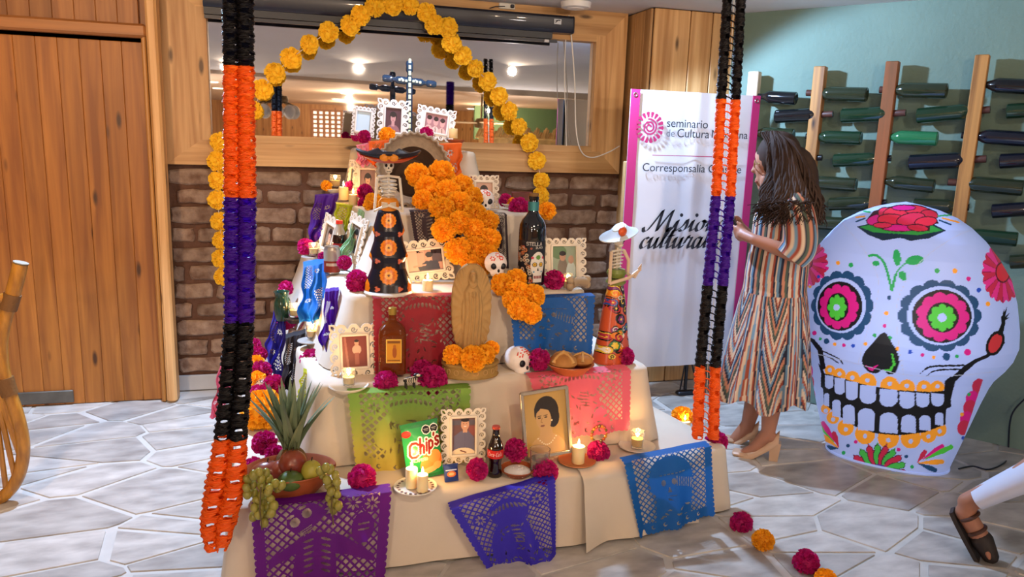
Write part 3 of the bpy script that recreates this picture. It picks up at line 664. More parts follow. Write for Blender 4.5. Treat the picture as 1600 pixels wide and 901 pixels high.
def dish(name, label, px, py, wpx, Z=None, Y=None, hk=.16, m=None, cat='plate', rim=None):
    P = onZ(px, py, Z) if Y is None else onY(px, py, Y); q = pxm(P); r = wpx*q/2; h = r*hk
    t = thing(name, label, cat, P)
    B().lathe([(.001, 0), (r*.55, 0), (r*.62, .003), (r*.9, h*.75), (r, h), (r*.985, h+.003), (r*.86, h*.8), (r*.55, .006), (.001, .006)], 32).obj('bowl_body', m or CER, t)
    if rim:
        b = B()
        for k in range(22):
            a = k*2*math.pi/22; b.ell((r*.8*math.cos(a), r*.8*math.sin(a), h*.72+.003), (.006, .004, .0015), 6, 4)
        b.obj('painted_rim', rim, t)
    return t
# ---- prints for the photographs
def portrait(kind, w, h, n=70):
    r = Ras(w, h, n); bg, hair, skin, cloth = kind[:4]; mode = kind[4] if len(kind) > 4 else 'bust'
    r.set(np.ones_like(r.m), bg); cx = w*.5
    if mode == 'blank': pass
    elif mode == 'bust':
        r.set(r.ell(cx, h*1.02, w*.42, h*.36), cloth); r.set(r.rect(cx-w*.08, h*.5, cx+w*.08, h*.74), skin); r.set(r.ell(cx, h*.36, w*.21, h*.2), hair)
        r.set(r.ell(cx, h*.42, w*.15, h*.16), skin); r.set(r.ell(cx, h*.29, w*.17, h*.09), hair)
        for sg in (-1, 1): r.set(r.ell(cx+sg*w*.06, h*.40, w*.022, h*.012), hair)
        r.set(r.ell(cx, h*.50, w*.05, h*.01), '#7a3a30')
    elif mode == 'sepia':
        g = np.clip(1-((r.X/w-.5)**2+(r.Y/h-.45)**2)*1.1, 0, 1)[..., None]; r.img = np.array(lin('#c39a52'))*g+np.array(lin('#8d6a33'))*(1-g)
        r.set(r.ell(w*.5, h*1.0, w*.44, h*.34), skin); r.set(r.poly([(w*.36, h*.5), (w*.62, h*.5), (w*.64, h*.78), (w*.34, h*.78)]), skin)
        r.set(r.ell(w*.52, h*.32, w*.27, h*.23), hair); r.set(r.ell(w*.66, h*.42, w*.14, h*.16), hair)
        r.set(r.ell(w*.45, h*.43, w*.165, h*.185, -.1), skin); r.set(r.poly([(w*.27, h*.35), (w*.3, h*.2), (w*.6, h*.16), (w*.64, h*.33), (w*.5, h*.29), (w*.4, h*.27)]), hair)
        for x_ in (.36, .5): r.set(r.ell(w*x_, h*.41, w*.035, h*.012), '#3a2a18'); r.set(r.line([(w*(x_-.05), h*.385), (w*(x_+.04), h*.378)], w*.016), '#3a2a18')
        r.set(r.line([(w*.42, h*.42), (w*.385, h*.475), (w*.42, h*.485)], w*.012), '#8a6236'); r.set(r.ell(w*.42, h*.535, w*.05, h*.013), '#7d4630')
        for k in range(11): r.set(r.ell(w*(.3+.04*k), h*(.72+.11*math.sin(k/10*math.pi)), w*.014), '#efe0b8')
        r.set(r.ell(w*.63, h*.47, w*.018), '#efe0b8')
    elif mode == 'three':
        for k, x_ in enumerate((.22, .5, .78)):
            r.set(r.ell(w*x_, h*(1.05+.03*k), w*.2, h*.45), '#c9a7ab' if k != 1 else '#d8bcc0'); r.set(r.ell(w*x_, h*(.38+.03*k), w*.10, h*.2), skin); r.set(r.ell(w*x_, h*(.24+.03*k), w*.105, h*.11), hair); r.set(r.line([(w*x_, h*.7), (w*(x_+.03), h)], w*.03), '#2a1c22')
    elif mode == 'worker':
        r.set(r.rect(0, 0, w*.5, h), '#c79e86'); r.set(r.rect(w*.05, h*.1, w*.3, h*.9), '#d8b49c'); r.set(r.rect(w*.7, 0, w, h*.6), '#4d3a44'); r.set(r.poly([(w*.3, h*.75), (w*.55, h*.5), (w*.85, h*.55), (w*.9, h), (w*.35, h)]), cloth)
        r.set(r.ell(w*.6, h*.36, w*.09, h*.17), skin); r.set(r.ell(w*.63, h*.26, w*.1, h*.12), hair); r.set(r.line([(w*.2, h*.72), (w*.5, h*.68)], w*.05), skin); r.set(r.rect(0, h*.9, w, h), '#7a5a6a')
    elif mode == 'standing':
        r.set(r.rect(0, 0, w*.2, h), '#8e4a40'); r.set(r.line([(w*.15, h*.1), (w*.25, h*.95)], w*.08), '#a8685a'); r.set(r.ell(w*.58, h*.45, w*.17, h*.14), cloth); r.set(r.ell(w*.58, h*.25, w*.08, h*.09), skin); r.set(r.ell(w*.58, h*.19, w*.085, h*.04), hair)
        r.set(r.rect(w*.5, h*.55, w*.66, h*.9), '#9b5b4e')
    elif mode == 'couple':
        r.set(r.ell(w*.3, h*.2, w*.3, h*.2), '#5f7d58'); r.set(r.ell(w*.45, h*.75, w*.2, h*.4), '#7d7468'); r.set(r.ell(w*.78, h*.85, w*.2, h*.38), '#b9cbc8'); r.set(r.ell(w*.45, h*.33, w*.12, h*.13), skin); r.set(r.ell(w*.78, h*.42, w*.11, h*.12), skin); r.set(r.ell(w*.45, h*.24, w*.13, h*.07), hair)
    elif mode == 'shirtman':
        r.set(r.rect(0, h*.1, w, h*.22), '#5b5560'); r.set(r.rect(w*.7, h*.25, w, h*.5), '#8a4a44'); r.set(r.poly([(w*.12, h*.95), (w*.15, h*.5), (w*.4, h*.38), (w*.7, h*.38), (w*.92, h*.55), (w*.95, h*.95)]), cloth); r.set(r.rect(w*.48, h*.32, w*.66, h*.42), skin)
        r.set(r.ell(w*.57, h*.21, w*.16, h*.15), skin); r.set(r.ell(w*.57, h*.09, w*.165, h*.055), hair); r.set(r.ell(w*.57, h*.26, w*.06, h*.012), '#f2e6dc')
        for sg in (-1, 1): r.set(r.ell(w*(.57+sg*.06), h*.19, w*.02, h*.01), hair)
        r.set(r.line([(w*.57, h*.4), (w*.55, h*.8)], w*.012), '#5d5a70'); r.set(r.ell(w*.5, h*.95, w*.45, h*.14), '#e8d2b0'); r.set(r.line([(w*.4, h*.88), (w*.6, h*.93)], w*.05), '#6a2e24')
    return r
def vc_mat(rough=.5, name='print'): return mat('painted_'+name, '#ffffff', rough, vc=True)
def print_plane(name, r, parent, loc, m=None, w=None, h=None, bulge=0):
    nx, ny = r.nx, r.ny; w = w or r.w; h = h or r.h
    X, Y = np.meshgrid(np.linspace(-w/2, w/2, nx), np.linspace(h/2, -h/2, ny)); bz = -bulge*(1-(2*X/w)**2)*(1-(2*Y/h)**2)
    V = np.stack([X, bz, Y], -1).reshape(-1, 3)
    return link(name, np_mesh(name, V, quads(ny, nx)[:, ::-1], m or vc_mat(.4), r.img.reshape(-1, 3)), parent, loc)
def extrude_mask(m, w, h, th, y0=0):
    ny, nx = m.shape; X, Y = np.meshgrid(np.linspace(-w/2, w/2, nx+1), np.linspace(h, 0, ny+1)); n = X.size
    V = np.vstack([np.stack([X.ravel(), np.full(n, y0), Y.ravel()], 1), np.stack([X.ravel(), np.full(n, y0+th), Y.ravel()], 1)])
    F0 = quads(ny+1, nx+1, m); Fs = [F0[:, ::-1], F0+n]
    pad = np.pad(m, 1); idx = lambda i, j: i*(nx+1)+j
    for di, dj, a, b_ in ((-1, 0, (0, 0), (0, 1)), (1, 0, (1, 1), (1, 0)), (0, -1, (1, 0), (0, 0)), (0, 1, (0, 1), (1, 1))):
        e = m & ~pad[1+di:1+di+ny, 1+dj:1+dj+nx]; i, j = np.nonzero(e); p = idx(i+a[0], j+a[1]); q = idx(i+b_[0], j+b_[1])
        Fs.append(np.stack([p, q, q+n, p+n], 1))
    V2, F2, _ = compact(V, np.vstack(Fs)); return V2, F2
IVORY = mat('ivory_frame_wood', '#e3d6c2', .55); WHITEF = mat('white_frame_wood', '#dedde0', .5)
def lace_frame(label, px, py, wpx, hpx, Z=None, Y=None, photo=None, rz=0, lean=.16, roll=0, m=None, pw=.56, ph=.62, n=96, sx=1):
    P = onZ(px, py, Z) if Y is None else onY(px, py, Y); q = pxm(P); w, h = wpx*q*sx, hpx*q
    t = thing('photo_frame', label, 'photo frame', P+np.array([0, 0, .001]), rz); t.rotation_euler = (-lean, roll, rz); t['group'] = 'pierced scrollwork photo frames'
    r = Ras(w, h, n); b = min(w*(1-pw), h*(1-ph))/2; M_ = r.rect(b*.25, b*.25, w-b*.25, h-b*.25); hl = np.zeros_like(M_)
    ww, hh = w-b, h-b; kx = max(2, int(round(ww/(b*1.05)))); ky = max(2, int(round(hh/(b*1.05))))
    spots = [(b/2+ww*(i+.5)/kx, b*.5, 0) for i in range(kx)]+[(b/2+ww*(i+.5)/kx, h-b*.5, 1) for i in range(kx)]+[(b*.5, b/2+hh*(i+.5)/ky, 2) for i in range(ky)]+[(w-b*.5, b/2+hh*(i+.5)/ky, 3) for i in range(ky)]
    out = r.rect(b*.42, b*.42, w-b*.42, h-b*.42)
    for x, y, s in spots: out |= r.ell(x, y, b*.52)
    for x, y in ((b*.35, b*.35), (w-b*.35, b*.35), (b*.35, h-b*.35), (w-b*.35, h-b*.35)):
        out |= r.ell(x, y, b*.5, b*.34, math.atan2(y-h/2, x-w/2)); hl |= r.ell(x, y, b*.26, b*.13, math.atan2(y-h/2, x-w/2))
    for x, y, s in spots:
        sp = [(x+b*.30*(1-k/15)*math.cos(k*.62+s), y+b*.30*(1-k/15)*math.sin(k*.62+s)) for k in range(14)]; hl |= r.line(sp, b*.11)
    M_ = out & ~hl; M_ &= ~r.rect(w*(1-pw)/2+b*.06, h*(1-ph)/2+b*.06, w*(1+pw)/2-b*.06, h*(1+ph)/2-b*.06)
    V, F = extrude_mask(M_, w, h, .008); link('frame', np_mesh('frame', V, F, m or IVORY, smooth=False), t)
    bd = .006; fb = B()
    for cx, cz, dx, dz in ((0, h*(1+ph)/2, w*pw, bd), (0, h*(1-ph)/2, w*pw, bd), (-w*pw/2, h/2, bd, h*ph), (w*pw/2, h/2, bd, h*ph)): fb.box((cx, -.002, cz), (dx+.004, .010, dz+.004), .002)
    fb.obj('inner_rim', m or IVORY, t)
    B().box((0, .0085, h/2), (w*pw+.02, .002, h*ph+.02)).obj('backing', mat('frame_card', '#b9a88c', .8), t)
    if photo: print_plane('photo', portrait(photo, w*pw, h*ph), t, (0, .005, h/2))
    st = B(); st.box((0, .05, h*.3), (w*.18, .004, h*.62)); st.tr(rot=(0, 0, 0)); 
    ob = B(); ob.tr((0, .012, h*.42), (.2, 0, 0)); ob.box((0, 0, -h*.20), (w*.2, .004, h*.4)); ob.obj('easel_leg', mat('frame_card'), t)
    return t
SK, HR = '#c79a80', '#241a1c'
F = lace_frame
F('small white scroll frame with a blank pale picture at the left of the top tier', 566, 213, 36, 46, Z5+.0, -.42, ('#b9d3ea', HR, SK, SK, 'blank'), m=WHITEF, pw=.66, ph=.72, roll=.10)
F('white scroll frame with a dark haired portrait left of the bottle cross', 613, 220, 50, 64, None, -.40, ('#4e2a38', '#1c1218', '#b98a90', '#8d5f6c'), m=WHITEF, roll=.06, pw=.54, ph=.62)
F('wide white scroll frame with three people in it right of the bottle cross', 678, 218, 62, 50, None, -.42, ('#9a7280', '#2a1c22', '#c79aa0', SK, 'three'), m=WHITEF, roll=.14, pw=.60, ph=.62)
F('tall ivory scroll frame turned edge-on at the back left of the fourth tier', 549, 312, 34, 62, None, -.62, ('#6d6f78', HR, SK, '#3b3c44'), rz=-1.0)
F('ivory scroll frame half hidden behind the straw hat on the fourth tier', 574, 316, 46, 64, None, -.70, ('#8a6a64', HR, SK, '#3a2228'), rz=-.2)
F('ivory scroll frame with a woman in red behind the fourth tier sugar skull', 757, 326, 48, 52, None, -.98, ('#c9a08c', HR, '#d2a184', '#b5202c'), pw=.6, ph=.6)
F('landscape ivory scroll frame with a man in profile, behind the candle on the third tier', 668, 440, 88, 66, None, -1.36, ('#b98a74', HR, SK, '#2c2c40', 'worker'), pw=.66, ph=.54, n=130, roll=-.10, lean=.2)
F('ivory scroll frame with a couple photo between black bottle and right skeleton lady', 882, 448, 74, 76, None, -1.45, ('#8fa08c', HR, '#b58f78', SK, 'couple'), pw=.56, ph=.70, n=120)
F('ivory scroll frame with a reddish photo of a standing man, left end of second tier', 556, 592, 76, 86, None, -1.70, ('#7a332c', HR, SK, '#c9a38c', 'standing'), n=130, pw=.54, ph=.60, roll=-.02)
F('ivory scroll frame with a smiling man in a grey shirt beside the crisps bag', 724, 724, 72, 86, None, -1.95, ('#6b4a48', HR, '#d09c7c', '#66647c', 'shirtman'), n=130, pw=.56, ph=.70, roll=.02)
F('narrow ivory frame seen edge-on left of the small cola bottle', 506, 402, 52, 66, None, -.86, ('#8a7a6c', HR, SK, '#4b4340'), rz=-1.15, roll=.2)
F('narrow ivory frame seen edge-on right of the small cola bottle', 545, 408, 54, 74, None, -1.05, ('#7a6e64', HR, SK, '#4b4340'), rz=-1.15, roll=.2)
# sepia portrait in a thin silver frame
P = onY(857, 712, -1.985); q = pxm(P); w, h = 74*q, 104*q
t = thing('photo_frame', 'thin silver frame with a sepia portrait of a young woman with dark hair', 'photo frame', P, .05); t.rotation_euler = (-.08, -.085, .05)
fb = B()
for cx, cz, dx, dz in ((0, h, w, .007), (0, 0, w, .007), (-w/2, h/2, .007, h), (w/2, h/2, .007, h)): fb.box((cx, 0, cz+.004), (dx+.007, .016, dz+.007), .002)
fb.obj('frame', mat('silver_frame', '#b6a894', .25, .7), t); print_plane('photo', portrait(('#c39a52', '#2c2116', '#c79c62', SK, 'sepia'), w, h, 110), t, (0, .0, h/2+.004), mat('glossy_photo', '#ffffff', .12, vc=True, coat=.6))
B().box((0, .006, h/2), (w, .004, h)).obj('backing', mat('frame_card'), t); ob = B(); ob.tr((0, .01, h*.4), (.2, 0, 0)); ob.box((0, 0, -h*.2), (w*.2, .004, h*.38)); ob.obj('easel_leg', mat('frame_card'), t)
# ---- flowers
fl = flower
fl(569, 214, 11, -.55, 'm', 'magenta paper carnation at the left front corner of the top tier'); fl(556, 213, 8, -.40, 'm', 'tiny magenta paper carnation in front of the blank white frame')
fl(605, 212, 14, -.58, 'o', 'orange paper marigold in front of the tall portrait on the top tier'); fl(666, 210, 12, -.56, 'm', 'magenta paper carnation below the three people frame on the top tier')
fl(570, 300, 13, -.80, 'm', 'bright magenta paper carnation beside the candles at the back left'); fl(568, 318, 10, -.84, 'm', 'magenta paper carnation just left of the orange flower behind the hat'); fl(547, 290, 8, -.60, 'm', 'small magenta flower between the back left candles'); fl(584, 318, 17, -1.0, 'o', 'orange paper marigold behind the black dressed skeleton lady')
fl(510, 290, 9, -.45, 'o', 'orange paper marigold behind the highest candle glass on the left')
fl(790, 313, 11, -1.0, 'm', 'magenta paper carnation beside the red frame on the fourth tier'); fl(811, 325, 17, -1.1, 'm', 'large magenta paper carnation on the right edge of the fourth tier'); fl(855, 329, 15, -1.12, 'o', 'orange paper marigold at the right end of the fourth tier'); fl(738, 284, 8, -.67, 'm', 'magenta paper carnation peeping behind the cascade near the top tier')
fl(558, 440, 19, -1.5, 'm', 'magenta paper carnation left of the black dressed skeleton lady'); fl(866, 437, 17, -1.55, 'm', 'magenta paper carnation in front of the couple photo frame')
for k, (x, y, r_) in enumerate(((478, 386, 14), (506, 402, 10), (538, 410, 12), (447, 450, 12), (448, 500, 15), (487, 512, 19), (488, 564, 20), (505, 574, 19))):
    fl(x, y, r_, (-.75, -.95, -1.2, -.70, -.92, -1.0, -1.38, -1.45)[k], 'm', ['magenta paper carnation beside the votive on the third tier left', 'magenta paper carnation left of the drink can', 'magenta paper carnation right of the drink can', 'pinkish red paper flower behind the dark green jar', 'crimson paper carnation behind the dark candle bowl', 'crimson paper carnation behind the votive on the pewter plate', 'left one of two crimson carnations beside the ivory frame, second tier', 'right one of two crimson carnations beside the ivory frame, second tier'][k])
for x, y, r_, Y, kd, lb in ((603, 597, 20, -1.80, 'm', 'magenta paper carnation at the foot of the amber liquor bottle'), (660, 580, 19, -1.74, 'm', 'darker magenta carnation behind, left of the clay statue'), (676, 594, 24, -1.80, 'm', 'large magenta carnation left of the clay statue base'),
    (708, 554, 17, -1.80, 'o', 'orange paper marigold at the left foot of the clay statue'), (739, 560, 22, -1.84, 'o', 'large orange marigold in front of the clay statue'), (758, 554, 17, -1.81, 'o', 'orange marigold right of the large one in front of the statue'), (768, 544, 13, -1.75, 'o', 'orange marigold behind, at the right foot of the clay statue'),
    (843, 562, 18, -1.78, 'm', 'magenta carnation between sugar skull and bread bowl'), (975, 558, 17, -1.72, 'm', 'magenta carnation at the right end of the second tier'),
    (566, 747, 23, -2.06, 'm', 'magenta carnation right of the fruit bowl'), (745, 733, 18, -2.06, 'm', 'magenta carnation left of the cola bottle on the lowest tier'), (806, 703, 19, -1.98, 'm', 'magenta carnation behind the clay salt dish'), (852, 736, 21, -2.08, 'm', 'magenta carnation right of the clay salt dish'), (935, 706, 18, -1.96, 'm', 'magenta carnation under the amber bead ring'), (1119, 691, 19, -1.87, 'm', 'crimson carnation at the right corner of the lowest tier'),
    (1066, 650, 17, -1.45, 'o', 'yellow orange marigold behind the candle on the right clay tray'),
    (397, 540, 12, -.85, 'm', 'topmost magenta carnation of the pile behind the left garland'), (404, 554, 14, -.95, 'm', 'second magenta carnation of the pile behind the left garland'), (400, 566, 13, -1.02, 'o', 'upper small orange marigold in the pile behind the left garland'), (408, 580, 17, -1.1, 'm', 'magenta carnation between two orange ones behind the left garland'), (402, 592, 14, -1.15, 'o', 'lower small orange marigold in the pile behind the left garland'), (404, 616, 17, -1.25, 'm', 'magenta carnation above the biggest marigold'), (428, 602, 18, -1.2, 'm', 'dark crimson carnation left of the pineapple leaves'),
    (410, 640, 34, -1.35, 'o', 'biggest orange marigold, beside the left garland'), (413, 691, 20, -1.72, 'm', 'magenta carnation between big marigold and fruit bowl'), (428, 708, 15, -1.8, 'm', 'magenta carnation behind the rim of the fruit bowl'), (394, 733, 20, -1.92, 'm', 'magenta carnation left of the fruit bowl')):
    fl(x, y, r_, Y, kd, lb)
for x, y, r_, kd, lb in ((1158, 816, 18, 'm', 'magenta carnation on the floor nearest the altar corner'), (1192, 844, 18, 'o', 'orange marigold on the floor between two magenta ones'), (1260, 879, 21, 'm', 'magenta carnation on the floor near the bottom edge'), (1290, 904, 17, 'o', 'orange marigold on the floor cut by the bottom edge')):
    P = onZ(x, y+r_*.6, 0); fl(x, y, r_, P[1]+.01, kd, lb)
casc = [(652, 273, 21), (690, 270, 23), (668, 294, 22), (700, 302, 24), (722, 290, 20), (690, 327, 23), (717, 318, 22), (738, 309, 19), (742, 334, 21), (693, 359, 22), (718, 347, 21), (741, 358, 20), (763, 346, 19), (765, 374, 20), (716, 391, 24), (742, 388, 21), (762, 398, 20), (735, 412, 18), (660, 312, 18), (752, 418, 17)]
for x, y, r_ in [(a_, b_, c_*.93) for a_, b_, c_ in casc]:
    fl(x, y, r_, np.interp(y, [270, 318, 334, 420], [-.86, -1.2, -1.33, -1.45]), 'o', 'orange tissue marigold in the cascade spilling down from the straw hat', 'marigolds of the upper cascade')
for x, y, r_ in ((785, 444, 19), (806, 437, 18), (810, 458, 20), (832, 462, 20), (812, 482, 20), (830, 489, 18), (800, 468, 16)):
    fl(x, y, r_, -1.60-.13*(y-437)/50, 'o', 'orange tissue marigold in the short cascade beside the blue cut paper', 'marigolds of the lower cascade')
# ---- candles, dishes
candle('short white candle on the terracotta dish at the right of the top tier', 708, 216, 14, 15, None, -.58, e=.5); dish('clay_dish', 'small terracotta dish at the right corner of the top tier', 712, 226, 28, None, -.60, .5, CLAY)
votive('lit votive glass highest on the left, against the bricks', 524, 292, 18, 19, None, -.42); dish('plate', 'white plate under the highest votive glass on the left', 521, 300, 27, None, -.44, .3)
candle('white pillar candle beside the highest votive glass', 537, 312, 15, 20, None, -.62, e=.6); candle('white candle in front of the back left frames', 552, 322, 14, 18, None, -.78, e=.7)
votive('lit votive glass on the third tier left, beside the drink can', 490, 398, 16, 19, None, -.80); dish('plate', 'pewter plate under the votive beside the drink can', 488, 404, 34, None, -.82, .2, STEEL)
votive('lit votive glass in the dark footed bowl', 461, 494, 19, 20, None, -1.02); dish('footed_bowl', 'dark pewter footed bowl below the green jar', 460, 504, 30, None, -1.02, .5, mat('dark_pewter', '#5a5048', .35, .7), 'bowl')
votive('lit votive glass on the round pewter plate, second tier left', 488, 527, 20, 21, None, -1.25); dish('plate', 'round pewter plate at the left of the second tier', 487, 534, 44, None, -1.27, .1, STEEL)
votive('lit votive glass in front of the standing man photo', 545, 601, 22, 25, None, -1.80, e=.9); dish('bowl', 'cream ceramic bowl at the left end of the second tier', 545, 612, 62, None, -1.80, .35, CER, 'bowl')
candle('square lit yellow candle in front of the landscape photo frame', 668, 459, 17, 22, None, -1.535, e=1.4); dish('bowl', 'shallow cream bowl holding the candle on the third tier', 668, 464, 62, None, -1.54, .22, CER, 'bowl')
candle('taller of the two candles on the patterned plate', 643, 760, 19, 31, Z1+.010, e=1.2); candle('shorter of the two candles on the patterned plate', 660, 766, 18, 27, Z1+.010, e=1.0)
dish('plate', 'white plate with painted rim under two candles', 649, 763, 68, Z1, None, .13, CER, rim=mat('rim_paint', '#6b4648', .5))
candle('lit square candle on the terracotta saucer in front of the pink paper', 903, 722, 20, 27, Z1+.008, e=1.6); dish('saucer', 'terracotta saucer under the candle right of the sepia portrait', 901, 722, 60, Z1, None, .13, mat('terracotta_light', '#c07a45', .5))
votive('lit votive glass at the right of the lowest tier', 995, 698, 22, 27, Z1+.012, e=.9); dish('plate', 'cream plate under the votive at the right of the lowest tier', 995, 700, 58, Z1, None, .16)
candle('pale candle on the clay tray behind the altar corner', 1068, 684, 18, 28, None, -1.50, e=.8); dish('clay_tray', 'brown clay tray on the floor behind the right altar corner', 1064, 690, 40, None, -1.5, .25, CLAY, 'tray')
votive('clear glass votive right of the magenta carnation on the third tier', 887, 452, 16, 25, None, -1.57, e=.25)
dish('dish', 'small white dish behind the brown cut paper beside the hat', 662, 330, 30, None, -1.1, .2); dish('dish', 'small white offering dish with yellow flowers on the fourth tier', 800, 324, 34, None, -1.02, .3)
fl(800, 317, 9, -1.02, 'o', 'yellow orange marigold lying in the small offering dish')
P = onY(815, 316, -.9); setp(B().box((0, 0, .026), (.11, .03, .055), .004).obj('small_box', mat('box_brown', '#6d2f24', .5, var=(20, .5)), loc=P), 'small dark red packet behind the offering dish on the fourth tier', 'packet')
# ---- bottle cross
P = onY(639, 221, -.33); t = thing('bottle_cross', 'dark glass bottle cross studded with pale lights on the top tier', 'cross', P, 0); q = pxm(P)
BG = mat('blue_black_glass', '#24405f', .08, coat=1, spec=.8); LED = mat('led_studs', '#cfe0c8', .3, emit=.25)  # dark blue glass, tinted bluer still for the cool light it reflects
h = 130*q; B().box((0, 0, h*.36), (.034, .03, h*.72), .006).obj('post', BG, t); B().lathe([(.017, 0), (.017, .01), (.011, .02), (.012, .035), (.02, .045), (.021, .085), (.016, .098), (.001, .1)], 18).obj('top_bottle', BG, t, loc=(0, 0, h*.72))
for sg in (-1, 1):
    o = B().lathe([(.014, 0), (.021, .02), (.021, .06), (.012, .075), (.011, .085), (.019, .092), (.02, .13), (.014, .142), (.001, .144)], 18).obj('arm_bottle', BG, t, loc=(sg*.006, -.004, h*.70)); o.rotation_euler = (0, sg*(R(90)+sg*.07), 0)
b = B()
for k in range(14): b.box((0, -.018, .02+k*h*.068), (.014, .005, h*.052), .002)
for k in range(3):
    for sg in (-1, 1): b.box((sg*(.02+.018*k), -.024, h*.70-sg*.002*k), (.013, .006, .013), .002)
b.obj('light_studs', LED, t)
# ---- straw hat
P = onY(646, 268, -.78); t = thing('straw_hat', 'large grey straw sombrero leaning against the top tier, hollow crown showing', 'hat', P); q = pxm(P)
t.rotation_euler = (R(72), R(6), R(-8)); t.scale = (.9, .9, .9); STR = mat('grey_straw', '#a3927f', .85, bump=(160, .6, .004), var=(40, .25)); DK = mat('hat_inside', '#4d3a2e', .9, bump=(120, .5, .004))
rows = []; S = 64
for k, (r_, z_) in enumerate(((.205, .05), (.20, .03), (.19, .012), (.165, 0), (.145, -.002))):
    rows.append([((r_+(.006*math.cos(i*math.pi) if k == 0 else 0))*math.cos(2*math.pi*i/S)*.95, (r_+(.006*math.cos(i*math.pi) if k == 0 else 0))*math.sin(2*math.pi*i/S), z_) for i in range(S)])
B().rings(rows, 0, False).obj('brim', STR, t)
B().tube([(p[0], p[1], p[2]) for p in rows[0]], [.008 if i % 2 else .011 for i in range(S)], 6, closed=True).obj('rim_braid', STR, t)
B().lathe([(.146, -.002), (.13, -.06), (.10, -.11), (.05, -.125), (.001, -.125)], 40, cap=False).obj('crown', DK, t)
# ---- skeleton ladies
BONE = mat('bone_white', '#d9cdb8', .45, var=(30, .15)); DKEYE = mat('socket_black', '#14100f', .7)
def paint_loft(name, prof, r, parent, m, nu=150, nv=220, ycurve=None):
    H = r.h; zs = np.linspace(0, H, nv); pz = [p[0] for p in prof]
    rx = np.interp(zs, pz, [p[1] for p in prof]); ry = np.interp(zs, pz, [p[2] for p in prof]); th = np.linspace(0, 2*math.pi, nu, endpoint=False)
    X = rx[:, None]*np.cos(th); Y = ry[:, None]*np.sin(th); Zz = np.broadcast_to(zs[:, None], X.shape)
    if ycurve is not None: X = X+np.interp(zs, pz, ycurve)[:, None]
    V = np.stack([X, Y, Zz], -1).reshape(-1, 3)
    ix = np.clip(((X/r.w+.5)*r.nx).astype(int), 0, r.nx-1); iy = np.clip(((1-Zz/H)*r.ny).astype(int), 0, r.ny-1); col = r.img[iy, ix].reshape(-1, 3)
    i, j = np.meshgrid(np.arange(nv-1), np.arange(nu), indexing='ij'); j2 = (j+1) % nu
    Fq = np.stack([i*nu+j, i*nu+j2, (i+1)*nu+j2, (i+1)*nu+j], -1).reshape(-1, 4)
    return link(name, np_mesh(name, V, Fq, m, col), parent)
def skel_top(t, z0, s, turn=0):
    b = B(); b.tube([(0, 0, z0-.02*s), (0, 0, z0+.16*s)], .006*s, 8)
    for k in range(5):
        w = (.034, .038, .037, .033, .028)[k]*s; zz = z0+(.125-.018*k)*s
        b.tube([(w*math.cos(a), w*.62*math.sin(a), zz-.006*s*math.sin(a)) for a in np.linspace(0, 2*math.pi, 18, endpoint=False)], .0042*s, 6, closed=True)
    b.tube([(-.052*s, 0, z0+.142*s), (0, -.012*s, z0+.148*s), (.052*s, 0, z0+.142*s)], .006*s, 8); b.obj('ribcage', BONE, t)
    hd = thing('skull_group', None, None); bpy.data.objects.remove(hd)
    z1 = z0+.20*s; b = B(); c_, s_ = math.cos(turn), math.sin(turn); b.tr((0, 0, z1), (0, 0, turn)); b.ell((0, 0, 0), (.026*s, .03*s, .031*s)); b.ell((0, -.012*s, -.026*s), (.017*s, .018*s, .014*s)); o = b.obj('skull', BONE, t)
    e = B(); e.tr((0, 0, z1), (0, 0, turn))
    for sg in (-1, 1): e.ell((sg*.011*s, -.026*s, -.002*s), (.007*s, .006*s, .008*s), 10, 6)
    e.ell((0, -.029*s, -.014*s), (.003*s, .003*s, .005*s), 8, 5); e.box((0, -.029*s, -.029*s), (.018*s, .004*s, .002*s)); e.obj('face_hollows', DKEYE, o)
P = onZ(607, 457, Z3); q = pxm(P); H = 132*q; t = thing('skeleton_lady', 'skeleton lady figurine in a black dress with orange flowers and a broad hat', 'figurine', P, -.1)
r = Ras(.25, H, 260); r.set(np.ones_like(r.m), '#17131f')
for k, zf in enumerate((.88, .57, .25)):
    y = H*(1-zf)+.005; rad = .030+.003*k
    r.set(r.daisy(.125, y, rad, 14, .12), '#e8820e'); r.set(r.daisy(.125, y, rad*.72, 12, .2), '#d0690a'); r.set(r.daisy(.125, y, rad*.45, 9, .2), '#f0a030'); r.set(r.ell(.125, y, rad*.14), '#5a2c10')
    for sg in (-1, 1): r.set(r.ell(.125+sg*(.075+.01*k), y+.05, .02, .035), '#d0690a')
    for sg in (-1, 1):
        for a in (0, 2.1, 4.2): r.set(r.ell(.125+sg*.045+.006*math.cos(a), y+.055+.006*math.sin(a), .0055), '#d26a4a')
r.set(r.rect(.118, 0, .132, H) & (((r.Y/.006).astype(int) % 2) == 0) & ~r.m, '#888888')
paint_loft('dress', [(0, .095, .075), (H*.12, .092, .07), (H*.30, .068, .055), (H*.38, .066, .055), (H*.44, .078, .06), (H*.62, .058, .048), (H*.68, .056, .046), (H*.74, .064, .05), (H*.95, .044, .036), (H, .034, .028)], r, t, vc_mat(.25, 'glazed'))
B().lathe([(.098, 0), (.1, .006), (.094, .012)], 40).obj('hem', mat('white_glaze', '#d8d0c4', .3), t)
skel_top(t, H+.005, .82)
B().lathe([(.034, 0), (.042, .02), (.04, .035), (.03, .05)], 20).obj('bodice', mat('orange_ruffle', '#cf7d10', .5), t, loc=(0, 0, H-.01))
b = B()
